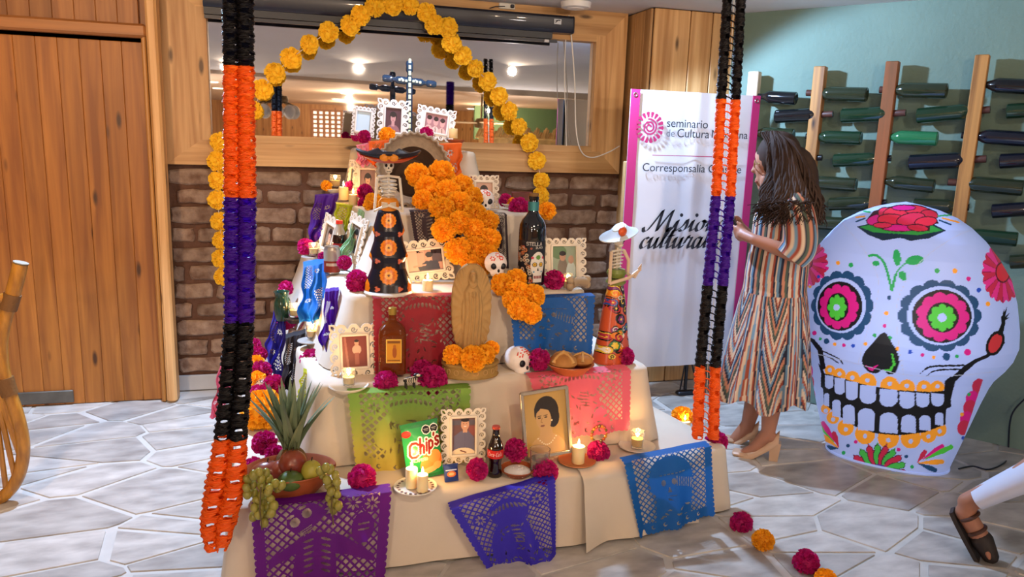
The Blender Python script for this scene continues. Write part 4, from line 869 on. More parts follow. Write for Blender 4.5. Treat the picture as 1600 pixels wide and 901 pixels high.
for sg in (-1, 1):
    b.tube([(sg*.043, 0, H+.12), (sg*.05, -.005, H+.05), (sg*.055, -.02, H-.01)], .0055, 8); b.tube([(sg*.055, -.02, H-.01), (sg*.03, -.05, H+.005), (-sg*.005, -.052, H+.015)], .005, 8)
    for k in range(4): b.tube([(-sg*.005, -.052, H+.011+.004*k), (-sg*.028, -.05, H+.008+.006*k)], .0022, 6)
b.obj('arms', BONE, t)
HATB = mat('hat_black', '#17131c', .3); HATR = mat('hat_red', '#b5401c', .4)
hz = H+.187; hat = B(); rows = []
for r_, z_ in ((.035, .02), (.06, .005), (.09, .0), (.122, .012), (.128, .022), (.122, .026), (.09, .012), (.04, .03)):
    rows.append([(r_*math.cos(a), r_*.75*math.sin(a), z_+abs(math.cos(a))**3*.018) for a in np.linspace(0, 2*math.pi, 36, endpoint=False)])
ho = hat.rings(rows).obj('hat', HATB, t, loc=(0, 0, hz)); 
B().rings([[(r_*math.cos(a), r_*.75*math.sin(a), z_+abs(math.cos(a))**3*.018) for a in np.linspace(0, 2*math.pi, 36, endpoint=False)] for r_, z_ in ((.05, -.006), (.088, -.009), (.116, .004), (.104, .010))], cap=False).obj('hat_underside', HATR, ho)
b = B(); b.ell((-.018, -.09, .012), (.018, .008, .014)); b.ell((.018, -.09, .012), (.018, .008, .014)); b.ell((0, -.093, .012), (.006, .006, .007)); b.obj('bow', mat('orange_ruffle'), ho)
# right-hand figure
P = onZ(955, 562, Z2); q = pxm(P); H = 124*q; t = thing('skeleton_lady', 'skeleton lady figurine in a bright patterned dress with a white hat, facing right', 'figurine', P, .5)
r = Ras(.2, H, 240); rr = random.Random(3); r.set(np.ones_like(r.m), '#c4502a')
pal = ['#e07a1c', '#2e4d9a', '#1d1a1c', '#e8c23a', '#3f7a46', '#b02a3c', '#e6ddd0', '#7a2f6a']
for k in range(46):
    x, y = rr.uniform(.02, .18), rr.uniform(.02, H); s_ = rr.uniform(.01, .024); c = rr.choice(pal); r.set(r.ell(x, y, s_*1.25, s_, rr.uniform(0, 3)), '#17130f'); r.set(r.ell(x, y, s_*1.1, s_*.85, 0), c)
    if k % 2: r.set(r.daisy(x, y, s_*.7, 6, .4), rr.choice(pal)); r.set(r.ell(x, y, s_*.2), '#e8c23a')
    else: r.set(r.line([(x+s_*math.cos(a)*a/6, y+s_*math.sin(a)*a/6) for a in np.linspace(0, 6.3, 14)], .003), rr.choice(['#e6ddd0', '#e8c23a', '#17130f']))
paint_loft('dress', [(0, .095, .075), (H*.3, .078, .06), (H*.7, .056, .045), (H*.92, .040, .034), (H, .032, .028)], r, t, vc_mat(.25, 'glazed'))
B().lathe([(.034, -.012), (.044, 0), (.036, .014)], 20).obj('waist_band', mat('olive_glaze', '#6e7a30', .4), t, loc=(0, 0, H)); skel_top(t, H+.02, .8, 1.1)
B().lathe([(.034, 0), (.042, .02), (.036, .036)], 20).obj('bodice', mat('olive_glaze'), t, loc=(0, 0, H+.02))
b = B()
for sg, e in ((-1, (-.056, -.01, H+.0)), (1, (.054, -.02, H+.03))):
    b.tube([(sg*.042, 0, H+.133), (e[0], e[1], (H+.133+e[2])/2+.01), e], .0075, 8); b.tube([e, (e[0]*.4+.03, -.06, H+.025), (.07, -.06, H+.05)], .0075, 8)
for k in range(4): b.tube([(.07, -.06, H+.042+.006*k), (.095, -.058, H+.052+.008*k)], .003, 6)
b.obj('arms', mat('bone_pinkish', '#cdb093', .5), t)
hz = H+.202; rows = []
for r_, z_ in ((.03, .035), (.036, .01), (.06, .004), (.092, -.002), (.094, .003), (.06, .012), (.036, .03)): rows.append([(r_*math.cos(a), r_*.8*math.sin(a), z_+.012*math.cos(a)) for a in np.linspace(0, 2*math.pi, 30, endpoint=False)])
ho = B().rings(rows).obj('hat', mat('white_blue_glaze', '#c6d3da', .3), t, loc=(0, 0, hz)); ho.rotation_euler = (0, -.15, 0)
B().ell((-.03, -.045, .025), (.024, .014, .020)).obj('hat_flower', mat('orange_glaze', '#c9501c', .4), ho)
# ---- carved clay statue in a flame-shaped halo
P = onZ(737, 588, Z2); q = pxm(P); t = thing('clay_statue', 'carved tan clay statue of a robed praying lady in an oval halo', 'statue', P+np.array([.0, .03, 0]), -.05); SW, SH = 66*q, 150*q
nx, ny = 100, 210; U, Vv = np.meshgrid(np.linspace(-1, 1, nx), np.linspace(0, 1, ny))   # Vv from bottom
half = SW/2*np.clip(1-np.abs(2*Vv-1.02)**2.6, 0, 1)**.5*(.88+.12*Vv)+.002*np.sin(Vv*70)*(1-Vv); X = U*half; Zz = Vv*SH
xn = X/(SW/2); d = .012*np.sqrt(np.clip(1-U**2, 0, 1))
figw = np.interp(Vv, [0, .08, .2, .55, .72, .80, .86, .93, .95], [.45, .5, .46, .50, .40, .2, .18, .12, 0]); inf = np.clip(1-(xn/np.maximum(figw, 1e-3))**2, 0, 1)*(Vv < .95)
d += .020*np.sqrt(inf); d += .003*np.sin(xn*34+np.sin(Vv*9)*1.4)*(inf > .08)*(Vv < .72)
hd = ((xn-.0)/.12)**2+((Vv-.865)/.045)**2; d += .010*np.sqrt(np.clip(1-hd, 0, 1)); cowl = np.abs(np.sqrt((xn/.21)**2+((Vv-.86)/.085)**2)-1); d += .006*np.clip(1-cowl*5, 0, 1)
hnd = ((xn-.03)/.12)**2+((Vv-.70)/.035)**2; d += .010*np.sqrt(np.clip(1-hnd, 0, 1))
d += .003*np.sin(np.arctan2(Vv-.5, xn)*46)*(inf <= 0)*np.clip((np.abs(U)-.5)*3, 0, 1); d += .006*np.exp(-(((Vv-.1)/.05)**2))*np.cos(xn*5)
V = np.stack([X, -d, Zz], -1).reshape(-1, 3); Vb = np.stack([X*.99, np.full_like(X, .022), Zz], -1).reshape(-1, 3); n0 = len(V); Fq = quads(ny, nx); sides = []
for i in range(ny-1):
    for j in (0, nx-1):
        a_, b_ = i*nx+j, (i+1)*nx+j; sides.append((a_, b_, b_+n0, a_+n0))
SAND = mat('tan_clay', '#b58d55', .8, var=(30, .15), bump=(120, .3, .002))
link('halo_relief', np_mesh('halo_relief', np.vstack([V, Vb]), np.vstack([Fq, Fq[:, ::-1]+n0, np.array(sides)]), SAND, ang=80), t, (0, 0, .065))
bs = B().lathe([(.112, 0), (.116, .006), (.110, .014), (.108, .04), (.116, .05), (.115, .058), (.1, .062), (.001, .064)], 48).obj('base', mat('carved_ochre', '#a5803f', .7, var=(30, .3), bump=(80, .5, .004)), t); bs.scale = (1, .72, 1)
b = B()
for k in range(17):
    a = k*2*math.pi/17; c = (.109*math.cos(a), .109*math.sin(a), .027); tx = (-math.sin(a), math.cos(a))
    b.tube([(c[0]+tx[0]*.010*math.cos(g), c[1]+tx[1]*.010*math.cos(g), c[2]+.010*math.sin(g)) for g in np.linspace(0, 2*math.pi, 12, endpoint=False)], .0022, 5, closed=True)
b.obj('ring_carving', SAND, bs)
# ---- sugar skulls
def sugar_skull(label, px, py, rpx, Y, rz=0, extra='#d9412a'):
    P = onY(px, py, Y); s = rpx*pxm(P)/.95; t = thing('sugar_skull', label, 'sugar skull', P-np.array([0, 0, 0]), rz, 'sugar skulls')
    b = B(); b.ell((0, .1*s, .1*s), (.88*s, 1.0*s, .86*s), 24, 16); b.ell((0, -.35*s, -.52*s), (.55*s, .55*s, .46*s), 18, 12); me = b.mesh('tmp', mat('sugar_white', '#e9e0da', .6)); o = link('cranium', me, t)
    md = o.modifiers.new('r', 'REMESH'); md.mode = 'VOXEL'; md.voxel_size = s*.07; md.use_smooth_shade = True
    dg = bpy.context.evaluated_depsgraph_get(); dg.update(); o.data = bpy.data.meshes.new_from_object(o.evaluated_get(dg)); o.modifiers.clear()
    b = B()
    for sg in (-1, 1): b.ell((sg*.36*s, -.76*s, -.02*s), (.25*s, .14*s, .25*s), 16, 10)
    b.ell((0, -.86*s, -.36*s), (.10*s, .08*s, .14*s), 10, 7); b.obj('eye_sockets', mat('socket_blue_black', '#15171f', .4), t)
    b = B()
    for k in range(5): b.box(((k-2)*.12*s, -.88*s, -.66*s), (.09*s, .05*s, .12*s), .01*s)
    b.obj('teeth', mat('tooth_blue', '#8fa6b8', .5), t)
    fb = B()
    for sg, zz in ((-1, .55), (.55, .6), (0, .80)):
        for k in range(6):
            a = k*1.047; c = np.array([sg*.42+.14*math.cos(a), 0, zz+.12*math.sin(a)]); yy = -math.sqrt(max(.02, 1-(c[0]/.88)**2-((c[2]-.1)/.86)**2))*1.0+.1; fb.ell((c[0]*s, yy*s, c[2]*s), (.075*s, .04*s, .06*s), 7, 5)
    fb.obj('icing_flowers', mat('icing_'+extra, extra, .5), t); return t
sugar_skull('white sugar skull with red icing in front of the fourth tier frame', 757, 313, 17, -1.06, -.1); sugar_skull('white sugar skull between the cascades, right of the clay statue top', 775, 413, 19, -1.55, 0)
sugar_skull('white sugar skull tilted to the right beside the bread bowl', 810, 562, 22, -1.74, .5); sugar_skull('small sugar skull with green icing below the biggest marigold', 443, 672, 15, -1.5, -.3, '#2fae7a'); sugar_skull('small sugar skull in the flower pile behind the left garland', 408, 600, 12, -1.16, -.2, '#4a4a50')
# ---- bottles
def bottle(label, px, py, wpx, hpx, prof, m, Z=None, Y=None, parts=(), group=None, name='bottle', cat='bottle'):
    P = onZ(px, py, Z) if Y is None else onY(px, py, Y); q = pxm(P); w, h = wpx*q/2, hpx*q
    t = thing(name, label, cat, P, group=group); t.rotation_euler[2] = -math.atan2(P[0], P[1]+4.6)
    B().lathe([(a*w, b_*h) for a, b_ in prof], 32).obj('glass_body', m, t)
    return t, w, h
def band(name, r, t, rad, z0, H, m, span=math.pi*.9, yaw=0):
    nx, ny = r.nx, r.ny; a = np.linspace(-span/2, span/2, nx)+yaw; A, Zz = np.meshgrid(a, np.linspace(z0+H, z0, ny)); V = np.stack([rad*np.sin(A), -rad*np.cos(A), Zz], -1).reshape(-1, 3)
    return link(name, np_mesh(name, V, quads(ny, nx)[:, ::-1], m, r.img.reshape(-1, 3)), t)
SEG = {'S': [[(1, .1), (.8, 0), (.2, 0), (0, .12), (0, .36), (.25, .48), (.75, .52), (1, .64), (1, .88), (.8, 1), (.2, 1), (0, .9)]], 'T': [[(0, 0), (1, 0)], [(.5, 0), (.5, 1)]], 'E': [[(1, 0), (0, 0), (0, 1), (1, 1)], [(0, .5), (.8, .5)]], 'L': [[(0, 0), (0, 1), (1, 1)]], 'A': [[(0, 1), (.5, 0), (1, 1)], [(.2, .62), (.8, .62)]],
       'B': [[(0, 0), (0, 1), (.8, 1), (1, .85), (1, .62), (.8, .5), (0, .5)], [(0, 0), (.75, 0), (.95, .12), (.95, .38), (.8, .5)]], 'C': [[(1, .12), (.75, 0), (.25, 0), (0, .2), (0, .8), (.25, 1), (.75, 1), (1, .88)]], 'K': [[(0, 0), (0, 1)], [(1, 0), (0, .55), (1, 1)]], 'o': [[(.5, .35), (.1, .5), (.1, .85), (.5, 1), (.9, .85), (.9, .5), (.5, .35)]], 'c': [[(.9, .48), (.5, .35), (.1, .52), (.1, .84), (.5, 1), (.9, .88)]], 'a': [[(.1, .42), (.5, .35), (.85, .48), (.85, 1)], [(.85, .66), (.4, .62), (.1, .8), (.4, 1), (.85, .88)]], 'l': [[(.5, 0), (.5, 1)]], '-': [[(.1, .65), (.9, .65)]],
       'h': [[(.1, -.1), (.1, 1)], [(.1, .55), (.5, .36), (.85, .5), (.85, 1)]], 'i': [[(.5, .38), (.5, 1)], [(.5, .12), (.5, .16)]], 'p': [[(.12, .38), (.12, 1.35)], [(.12, .45), (.5, .35), (.9, .5), (.9, .85), (.5, 1), (.12, .88)]], "'": [[(.5, 0), (.4, .25)]], 's': [[(.9, .44), (.5, .35), (.12, .46), (.3, .64), (.75, .72), (.9, .88), (.5, 1), (.1, .9)]], 'J': [[(.9, 0), (.9, .8), (.6, 1), (.2, 1), (0, .8)]], 'P': [[(0, 1), (0, 0), (.75, 0), (1, .15), (1, .4), (.75, .52), (0, .52)]], 'Ñ': [[(0, 1), (0, .1), (1, 1), (1, .1)], [(.1, -.12), (.4, -.2), (.6, -.08), (.9, -.18)]], 'O': [[(.5, 0), (0, .25), (0, .75), (.5, 1), (1, .75), (1, .25), (.5, 0)]]}
def word(r, s, x, y, cw, ch, lw, col, gap=.3, slant=0):
    for ch_ in s:
        for st in SEG.get(ch_, []): r.set(r.line([(x+a*cw-slant*(b_-1)*ch, y+b_*ch) for a, b_ in st], lw), col)
        x += cw*(1+gap)
t, w, h = bottle('tall black wine bottle with a coloured skull label on the third tier', 829, 443, 42, 136, [(.97, 0), (1, .01), (1, .62), (.96, .68), (.8, .74), (.5, .79), (.38, .83), (.36, .96), (.4, .965), (.4, 1), (.001, 1)], mat('black_glass', '#0d1119', .06, coat=.8), None, -1.52)
r = Ras(w*2.6, h*.48, 110); W_, H_ = r.w, r.h; r.set(np.ones_like(r.m), '#12121a'); rr = random.Random(8)
for k in range(60): x, y, s_ = rr.uniform(0, W_*.5), rr.uniform(H_*.12, H_), rr.uniform(.03, .06)*W_; c = rr.choice(['#c8783c', '#b9532e', '#c9a88a', '#8d5a3c', '#b8b09a']); r.set(r.daisy(x, y, s_, 7, .3), c); r.set(r.ell(x, y, s_*.4), '#3a2018')
word(r, 'STELLA', W_*.36, H_*.03, W_*.055, H_*.07, W_*.012, '#cfc9bd'); word(r, 'BLACK', W_*.60, H_*.13, W_*.035, H_*.045, W_*.009, '#cfc9bd')
sx, sy = W_*.68, H_*.55; r.set(r.ell(sx, sy, W_*.2, H_*.3), '#d8d3c8'); r.set(r.rect(sx-W_*.13, sy+H_*.2, sx+W_*.13, sy+H_*.42), '#d8d3c8'); r.set(r.daisy(sx, sy-H_*.17, W_*.07, 8, .3), '#5a8a3c')
for sg in (-1, 1): r.set(r.daisy(sx+sg*W_*.09, sy, W_*.07, 8, .25), '#1c1c22'); r.set(r.daisy(sx+sg*W_*.09, sy, W_*.05, 7, .3), '#e0b020'); r.set(r.ell(sx+sg*W_*.09, sy, W_*.018), '#5a2a14'); r.set(r.daisy(sx+sg*W_*.15, sy-H_*.16, W_*.04, 6, .3), '#c03a50'); r.set(r.ell(sx+sg*W_*.11, sy+H_*.17, W_*.025), '#4a90b0')
r.set(r.poly([(sx, sy+H_*.06), (sx-W_*.03, sy+H_*.15), (sx+W_*.03, sy+H_*.15)]), '#1c1c22')
for k in range(5): r.set(r.rect(sx-W_*.11+k*W_*.047, sy+H_*.26, sx-W_*.075+k*W_*.047, sy+H_*.33), '#8a3c3c')
band('skull_label', r, t, w*1.012, h*.03, h*.48, vc_mat(.35, 'label')); B().lathe([(w*.40, 0), (w*.40, h*.10)], 20).obj('neck_band', mat('teal_foil', '#3c7f80', .4, .3), t, loc=(0, 0, h*.84)); B().lathe([(w*.34, 0), (w*.36, .005), (w*.36, h*.035), (.001, h*.037)], 16).obj('cork', mat('cork', '#7a5a34', .9), t, loc=(0, 0, h))
AMB = mat('amber_liquor', '#8a3f10', .08, trans=.55, ior=1.35); t, w, h = bottle('square amber liquor bottle with a yellow label on the second tier', 613, 581, 42, 104, [(.001, 0), (.1, 0), (.1, .01), (.1, .02)], AMB, None, -1.74)
b = B(); rows = []
for zz, k in ((0, .94), (.01, 1), (.60, 1), (.68, .93), (.74, .72), (.79, .36), (.84, .26), (.9, .25)):
    m_ = 6 if zz < .72 else 2.2; rows.append([(math.copysign(abs(math.cos(a))**(2/m_), math.cos(a))*w*k, math.copysign(abs(math.sin(a))**(2/m_), math.sin(a))*w*k*.8, zz*h) for a in np.linspace(0, 2*math.pi, 40, endpoint=False)])
b.rings(rows).obj('square_body', AMB, t); r = Ras(w*1.12, h*.36, 50); r.set(np.ones_like(r.m), '#c8871c'); r.set(r.rect(0, 0, r.w, r.h) & ~r.rect(r.w*.05, r.h*.04, r.w*.95, r.h*.96), '#e8c860'); r.set(r.rect(r.w*.1, r.h*.08, r.w*.9, r.h*.17), '#7a4a14'); r.set(r.ell(r.w*.55, r.h*.55, r.w*.14, r.h*.24), '#9a5018'); r.set(r.ell(r.w*.55, r.h*.3, r.w*.09, r.h*.07), '#a8601c'); r.set(r.rect(r.w*.1, r.h*.86, r.w*.9, r.h*.9), '#7a4a14')
print_plane('yellow_label', r, t, (w*.1, -w*.815, h*.37), vc_mat(.4, 'label')); B().lathe([(w*.29, 0), (w*.3, .004), (w*.3, h*.10), (w*.27, h*.105), (.001, h*.105)], 20).obj('gold_cap', mat('gold_cap', '#a98a3c', .35, .6), t, loc=(0, 0, h*.89))
COLA = mat('cola_dark', '#1a0806', .06, coat=.6); CPROF = [(.86, 0), (.95, .02), (.9, .12), (.78, .24), (.8, .30), (.98, .42), (1, .55), (.9, .64), (.62, .75), (.45, .84), (.42, .93), (.46, .94), (.46, .97), (.001, .975)]
t, w, h = bottle('glass cola bottle with a red label on the lowest tier', 773, 742, 25, 80, CPROF, COLA, Z1, group='cola bottles'); r = Ras(w*2.6, h*.17, 100); r.set(np.ones_like(r.m), '#c4231a'); word(r, 'Coca-Cola', r.w*.16, r.h*.25, r.w*.055, r.h*.45, r.w*.012, '#f1e6dc', .35, .2)
band('red_label', r, t, w*1.02, h*.40, h*.17, vc_mat(.4, 'label')); B().lathe([(w*.47, 0), (w*.42, h*.10), (w*.44, h*.10)], 20).obj('clear_neck', mat('neck_glass', '#b9a68e', .1, trans=.3), t, loc=(0, 0, h*.80)); B().lathe([(w*.52, 0), (w*.52, .005), (w*.46, .01), (.001, .011)], 21).obj('crown_cap', mat('cap_red', '#b3402c', .4, .3), t, loc=(0, 0, h*.965))
t, w, h = bottle('small cola bottle with a red cap in front of the yellow paper', 531, 410, 21, 68, [(.9, 0), (1, .03), (1, .55), (.9, .66), (.5, .82), (.42, .9), (.001, .91)], COLA, None, -1.0, group='cola bottles'); r = Ras(w*2.6, h*.2, 60); r.set(np.ones_like(r.m), '#8a1c18'); r.set(r.rect(r.w*.2, r.h*.4, r.w*.8, r.h*.6), '#d8c8bc'); band('red_label', r, t, w*1.02, h*.26, h*.2, vc_mat(.4, 'label')); B().lathe([(w*.5, 0), (w*.5, h*.08), (.001, h*.085)], 18).obj('screw_cap', mat('cap_bright', '#d8301c', .4), t, loc=(0, 0, h*.89)); B().lathe([(w*.94, 0), (w*.52, h*.17), (w*.45, h*.24)], 20, cap=False).obj('clear_shoulder', mat('neck_glass'), t, loc=(0, 0, h*.65))
t, w, h = bottle('silver and red drink can on the third tier left', 519, 427, 25, 43, [(.8, 0), (.98, .06), (1, .1), (1, .88), (.86, .97), (.88, 1), (.8, .99), (.78, .95), (.001, .95)], mat('can_alu', '#a8a39c', .3, .8), None, -1.12, name='drink_can', cat='can'); r = Ras(w*3, h*.8, 60); r.set(np.ones_like(r.m), '#a7a29a'); r.set(r.rect(0, r.h*.5, r.w, r.h), '#8a3424'); r.set(r.rect(r.w*.3, r.h*.58, r.w*.7, r.h*.7), '#c9b8a4'); band('printed_band', r, t, w*1.01, h*.08, h*.8, mat('painted_can', '#ffffff', .35, .4, vc=True), math.pi*1.2)
t, w, h = bottle('dark green glazed clay jar on the left side of the altar', 441, 500, 25, 46, [(.7, 0), (.78, .05), (1, .4), (.95, .62), (.78, .8), (.9, .95), (.98, 1), (.88, .98), (.7, .8), (.001, .3)], mat('green_glaze', '#163526', .15, coat=.5), None, -.98, name='clay_jar', cat='jar')
B().tube([(w*.9*math.cos(a)+w*.05, 0, h*(.62+.26*math.sin(a))) for a in np.linspace(-1.3, 1.5, 10)], w*.11, 8).obj('handle', mat('green_glaze'), t)
# ---- small foods and trinkets
P = onY(665, 737, -1.995); P[2] = Z1+.004; q = pxm(P); w, h = 58*q, 86*q; t = thing('crisps_bag', 'green crisps bag reading Chips leaning on a photo frame', 'snack bag', P, .12); t.rotation_euler = (-.16, -.10, .12)
r = Ras(1, 1.45, 150); r.set(np.ones_like(r.m), '#1e8a48'); r.set(r.rect(0, 0, 1, .09), '#17703a'); r.set(r.ell(.12, .22, .13, .09), '#a8221c'); r.set(r.ell(.12, .22, .10, .05), '#c93a2a')
for x in (.66, .88): r.set(r.daisy(x, .19, .125, 8, .08), '#e9e6e0'); r.set(r.daisy(x, .19, .105, 8, .08), '#16110f'); r.set(r.line([(x-.06, .17), (x+.06, .17)], .014), '#cfcac4'); r.set(r.line([(x-.05, .21), (x+.05, .21)], .012), '#cfcac4')
r.set(r.ell(.72, 1.0, .30, .25), '#e0762a'); r.set(r.ell(.58, 1.12, .2, .2), '#e88a3a'); r.set(r.ell(.80, .92, .17, .18, .4), '#ee9246'); r.set(r.ell(.62, 1.26, .28, .08, -.2), '#f0b070'); r.set(r.ell(.85, 1.17, .12, .1), '#f0a860')
for lw, c in ((.13, '#f2e9da'), (.07, '#8a1c14')):
    for s_, x, y, cw, ch in (('C', .13, .48, .22, .36), ('h', .40, .42, .13, .34), ('i', .55, .38, .08, .34), ('p', .65, .36, .13, .33), ("'", .80, .32, .06, .2), ('s', .84, .30, .13, .34)): word(r, s_, x, y, cw, ch, lw if c[1] == 'f' else lw*.9, c, 0, .12)
word(r, 'JALAPEÑO', .12, .90, .045, .07, .02, '#f2e7b0', .35); r.set(r.rect(0, 1.37, 1, 1.45), '#17703a')
o = print_plane('printed_front', r, t, (0, -.004, h/2), mat('bag_foil', '#ffffff', .28, vc=True, coat=.3), w, h, .018); b = B(); nx = 14
X, Yg = np.meshgrid(np.linspace(-w/2, w/2, nx), np.linspace(0, h, nx)); b.grid(np.stack([X, .0+.016*(1-(2*X/w)**2)*(1-(2*Yg/h-1)**2), Yg], -1)); b.obj('bag_back', mat('bag_silver', '#9aa39a', .3, .5), t)
for z_ in (h, .004): B().box((0, -.002, z_), (w*1.04, .006, .012)).obj('crimped_seal', mat('bag_green', '#17703a', .35), t)
P = onY(706, 742, -2.05); P[2] = Z1+.003; q = pxm(P); t = thing('sweet_wrapper', 'small blue sweet packet with an orange picture below the smiling man', 'packet', P, .1); t.rotation_euler = (-.35, 0, .1); w, h = 22*q, 26*q
r = Ras(w, h, 50); r.set(np.ones_like(r.m), '#1b2f6e'); r.set(r.rect(w*.1, h*.28, w*.9, h*.36), '#b9c4dc'); r.set(r.ell(w*.5, h*.55, w*.33, h*.17), '#d8702a'); r.set(r.ell(w*.5, h*.55, w*.2, h*.08), '#f0b070'); print_plane('printed_front', r, t, (0, -.003, h/2), vc_mat(.3, 'label'), bulge=.006); B().box((0, .001, h/2), (w, .004, h)).obj('wrapper_back', mat('wrapper_blue', '#1b2f6e', .3), t)
B().box((0, 0, h*.98), (w*1.12, .003, .008)).obj('crimped_seal', mat('wrapper_blue'), t)
t = dish('salt_dish', 'round terracotta dish filled with coarse salt', 808, 742, 54, Z1, None, .42, CLAY, 'dish'); P = t.location; b = B(); rr = random.Random(4); b.ell((0, 0, .016), (.052, .052, .016), 18, 8)
for k in range(120): a, d_ = rr.uniform(0, 6.28), .05*math.sqrt(rr.random()); b.ell((d_*math.cos(a), d_*math.sin(a), .030-.3*d_*d_/.05), rr.uniform(.002, .005), 5, 4)
o = b.obj('coarse_salt', mat('salt_white', '#e9e4de', .5)); o.location = P; setp(o, 'heap of coarse white salt in the terracotta dish', 'salt', kind='stuff')
P = onY(843, 725, -2.05); P[2] = Z1; q = pxm(P); t = thing('water_glass', 'water glass in front of the sepia portrait', 'glass', P); r_ = 16*q; h = 42*q
B().lathe([(r_*.75, 0), (r_*.8, .004), (r_*.9, h*.4), (r_, h), (r_*.94, h), (r_*.84, h*.4), (r_*.7, .01), (.001, .009)], 24).obj('tumbler', GLASS, t); B().lathe([(.001, .011), (r_*.68, .011), (r_*.88, h*.66), (.001, h*.66)], 20).obj('water', mat('water', '#e8ecec', .02, trans=.95, ior=1.33), t)
b = B()
for k in range(14): a = k*2*math.pi/14; b.ell((r_*.84*math.cos(a), r_*.84*math.sin(a), h*.2), (.004, .004, h*.12), 6, 6)
b.obj('cut_flutes', GLASS, t)
P = onY(935, 692, -1.9); q = pxm(P); t = thing('bead_ring', 'ring of amber beads standing on edge above a magenta carnation', 'bracelet', P, .1)
for k in range(16): a = k*2*math.pi/16; B().ell((0, 0, 0), (.0075, .006, .0075), 8, 6).obj('bead', mat('amber_bead_%d' % (k % 3), ('#c8801c', '#6e5a1c', '#b8562a')[k % 3], .2, coat=.5), t, loc=(13*q*math.cos(a), 0, 15*q+13*q*math.sin(a)))
P = onZ(640, 606, Z2); t = thing('skeleton_dog', 'tiny black and white skeleton dog beside the amber bottle', 'figurine', P, .2); BW = mat('dog_black', '#141214', .4)
b = B(); b.ell((0, 0, .032), (.026, .012, .013)); b.ell((.026, -.004, .048), (.014, .009, .009)); b.ell((.04, -.006, .045), (.009, .006, .005))
for x in (-.016, .016):
    for y in (-.007, .007): b.tube([(x, y, .03), (x+.002, y, .0)], .0032, 6)
b.obj('body', BW, t); b = B()
for k in range(5): b.tube([(-.014+.007*k, -.011, .024), (-.013+.007*k, -.0135, .032), (-.014+.007*k, -.011, .041)], .0016, 5)
b.ell((.03, -.010, .050), (.009, .005, .005)); b.tube([(-.024, -.006, .04), (.022, -.008, .046)], .0016, 5); b.obj('bone_marks', BONE, t)
t = dish('clay_bowl', 'wide terracotta bowl holding two sweet breads', 890, 582, 76, Z2, None, .42, mat('terracotta_gloss', '#a5552a', .35), 'bowl'); P = np.array(t.location)
def bread(label, dx, dy, s, rz):
    t = thing('sweet_bread', label, 'bread', P+np.array([dx, dy, .028]), rz, 'sweet breads'); BR = mat('bread_crust', '#c48a45', .65, var=(14, .3), col2='#9a6026', bump=(60, .3, .003))
    B().lathe([(.001, -.012*s/.06), (s*.8, 0), (s, s*.25), (s*.9, s*.62), (s*.55, s*.88), (.001, s*.95)], 24).obj('loaf', BR, t); b = B()
    for a in (.3, 1.9, 3.4, 5.0): b.tube([(math.cos(a)*s*k, math.sin(a)*s*k, s*math.sqrt(max(.02, 1-k*k*.92))) for k in (.12, .4, .7, .95)], [s*.13, s*.10, s*.12, s*.16], 8)
    b.ell((0, 0, s*.98), s*.2, 10, 7); b.obj('bone_strips', mat('bread_pale', '#d3a05c', .65, var=(20, .2)), t)
bread('larger left sweet bread in the terracotta bowl', -.03, .0, .058, .2); bread('smaller right sweet bread in the terracotta bowl', .06, .02, .046, 1.0)
P = onY(905, 452, -1.58); t = thing('bread_bone', 'pale bone shaped bread at the right of the third tier', 'bread', P, .4); b = B(); b.tube([(-.05, 0, .03), (-.01, 0, .036), (.04, 0, .03)], [.024, .018, .022], 10)
for dx, dz in ((-.055, .045), (-.055, .018), (.045, .042), (.045, .018)): b.ell((dx, 0, dz), .018, 10, 7)
b.obj('loaf', mat('bread_dusty', '#b59a78', .8, var=(20, .3)), t)
# ---- fruit bowl
P = onZ(454, 780, Z1)+np.array([0, .05, 0]); q = pxm(P); t = thing('fruit_bowl', 'flared terracotta fruit bowl at the left front corner', 'bowl', P); rb_ = 70*q
B().lathe([(rb_*.5, 0), (rb_*.56, .004), (rb_*.8, .045), (rb_, .095), (rb_*.985, .098), (rb_*.95, .094), (rb_*.74, .045), (.001, .012)], 40).obj('bowl_body', CLAY, t).scale = (1, .78, 1); P = np.array(P)
def fruit(name, label, dx, dy, dz, r3, m, stem=True):
    t = thing(name, label, 'fruit', P+np.array([dx, dy, dz])); b = B(); b.ell((0, 0, 0), r3, 20, 14); b.obj('flesh', m, t); 
    if stem: B().tube([(0, 0, r3[2]*.9), (.003, 0, r3[2]+.012)], .002, 6).obj('stem', WICK, t)
REDF = mat('red_fruit', '#6e2420', .3, var=(9, .5), col2='#8d4a2c', coat=.3)
fruit('mango', 'dark red fruit nearest the pineapple in the fruit bowl', .01, -.02, .115, (.05, .045, .052), REDF); fruit('mango', 'dark red fruit at the left of the fruit bowl', -.075, .0, .09, (.055, .04, .035), REDF); fruit('mango', 'dark red fruit between lime and pineapple', -.03, -.01, .085, (.042, .04, .045), REDF)
fruit('lime', 'green lime at the front of the fruit bowl', .002, -.085, .085, (.044, .04, .034), mat('lime_green', '#465c22', .4)); fruit('guava', 'yellow green guava at the right of the fruit bowl', .072, -.06, .10, (.036, .036, .042), mat('guava_yellow', '#a9a03c', .4, var=(12, .2)))
GR = mat('green_grape', '#8c8438', .25, sss=.3, rnd=.12); gm = B().ell((0, 0, 0), (.0145, .0145, .018), 12, 8).mesh('grape', GR)
def grapes(label, pts, org):
    t = thing('grape_bunch', label, 'grapes', org); b = B(); b.tube([(0, 0, .02), (-.005, -.01, -.05), (0, -.012, -.12)], .0025, 6); b.obj('stalk', mat('stalk_brown', '#5a4a28', .8), t)
    for p in pts: link('grape', gm, t, p, (random.uniform(-.5, .5), random.uniform(-.5, .5), 0), random.uniform(.85, 1.05))
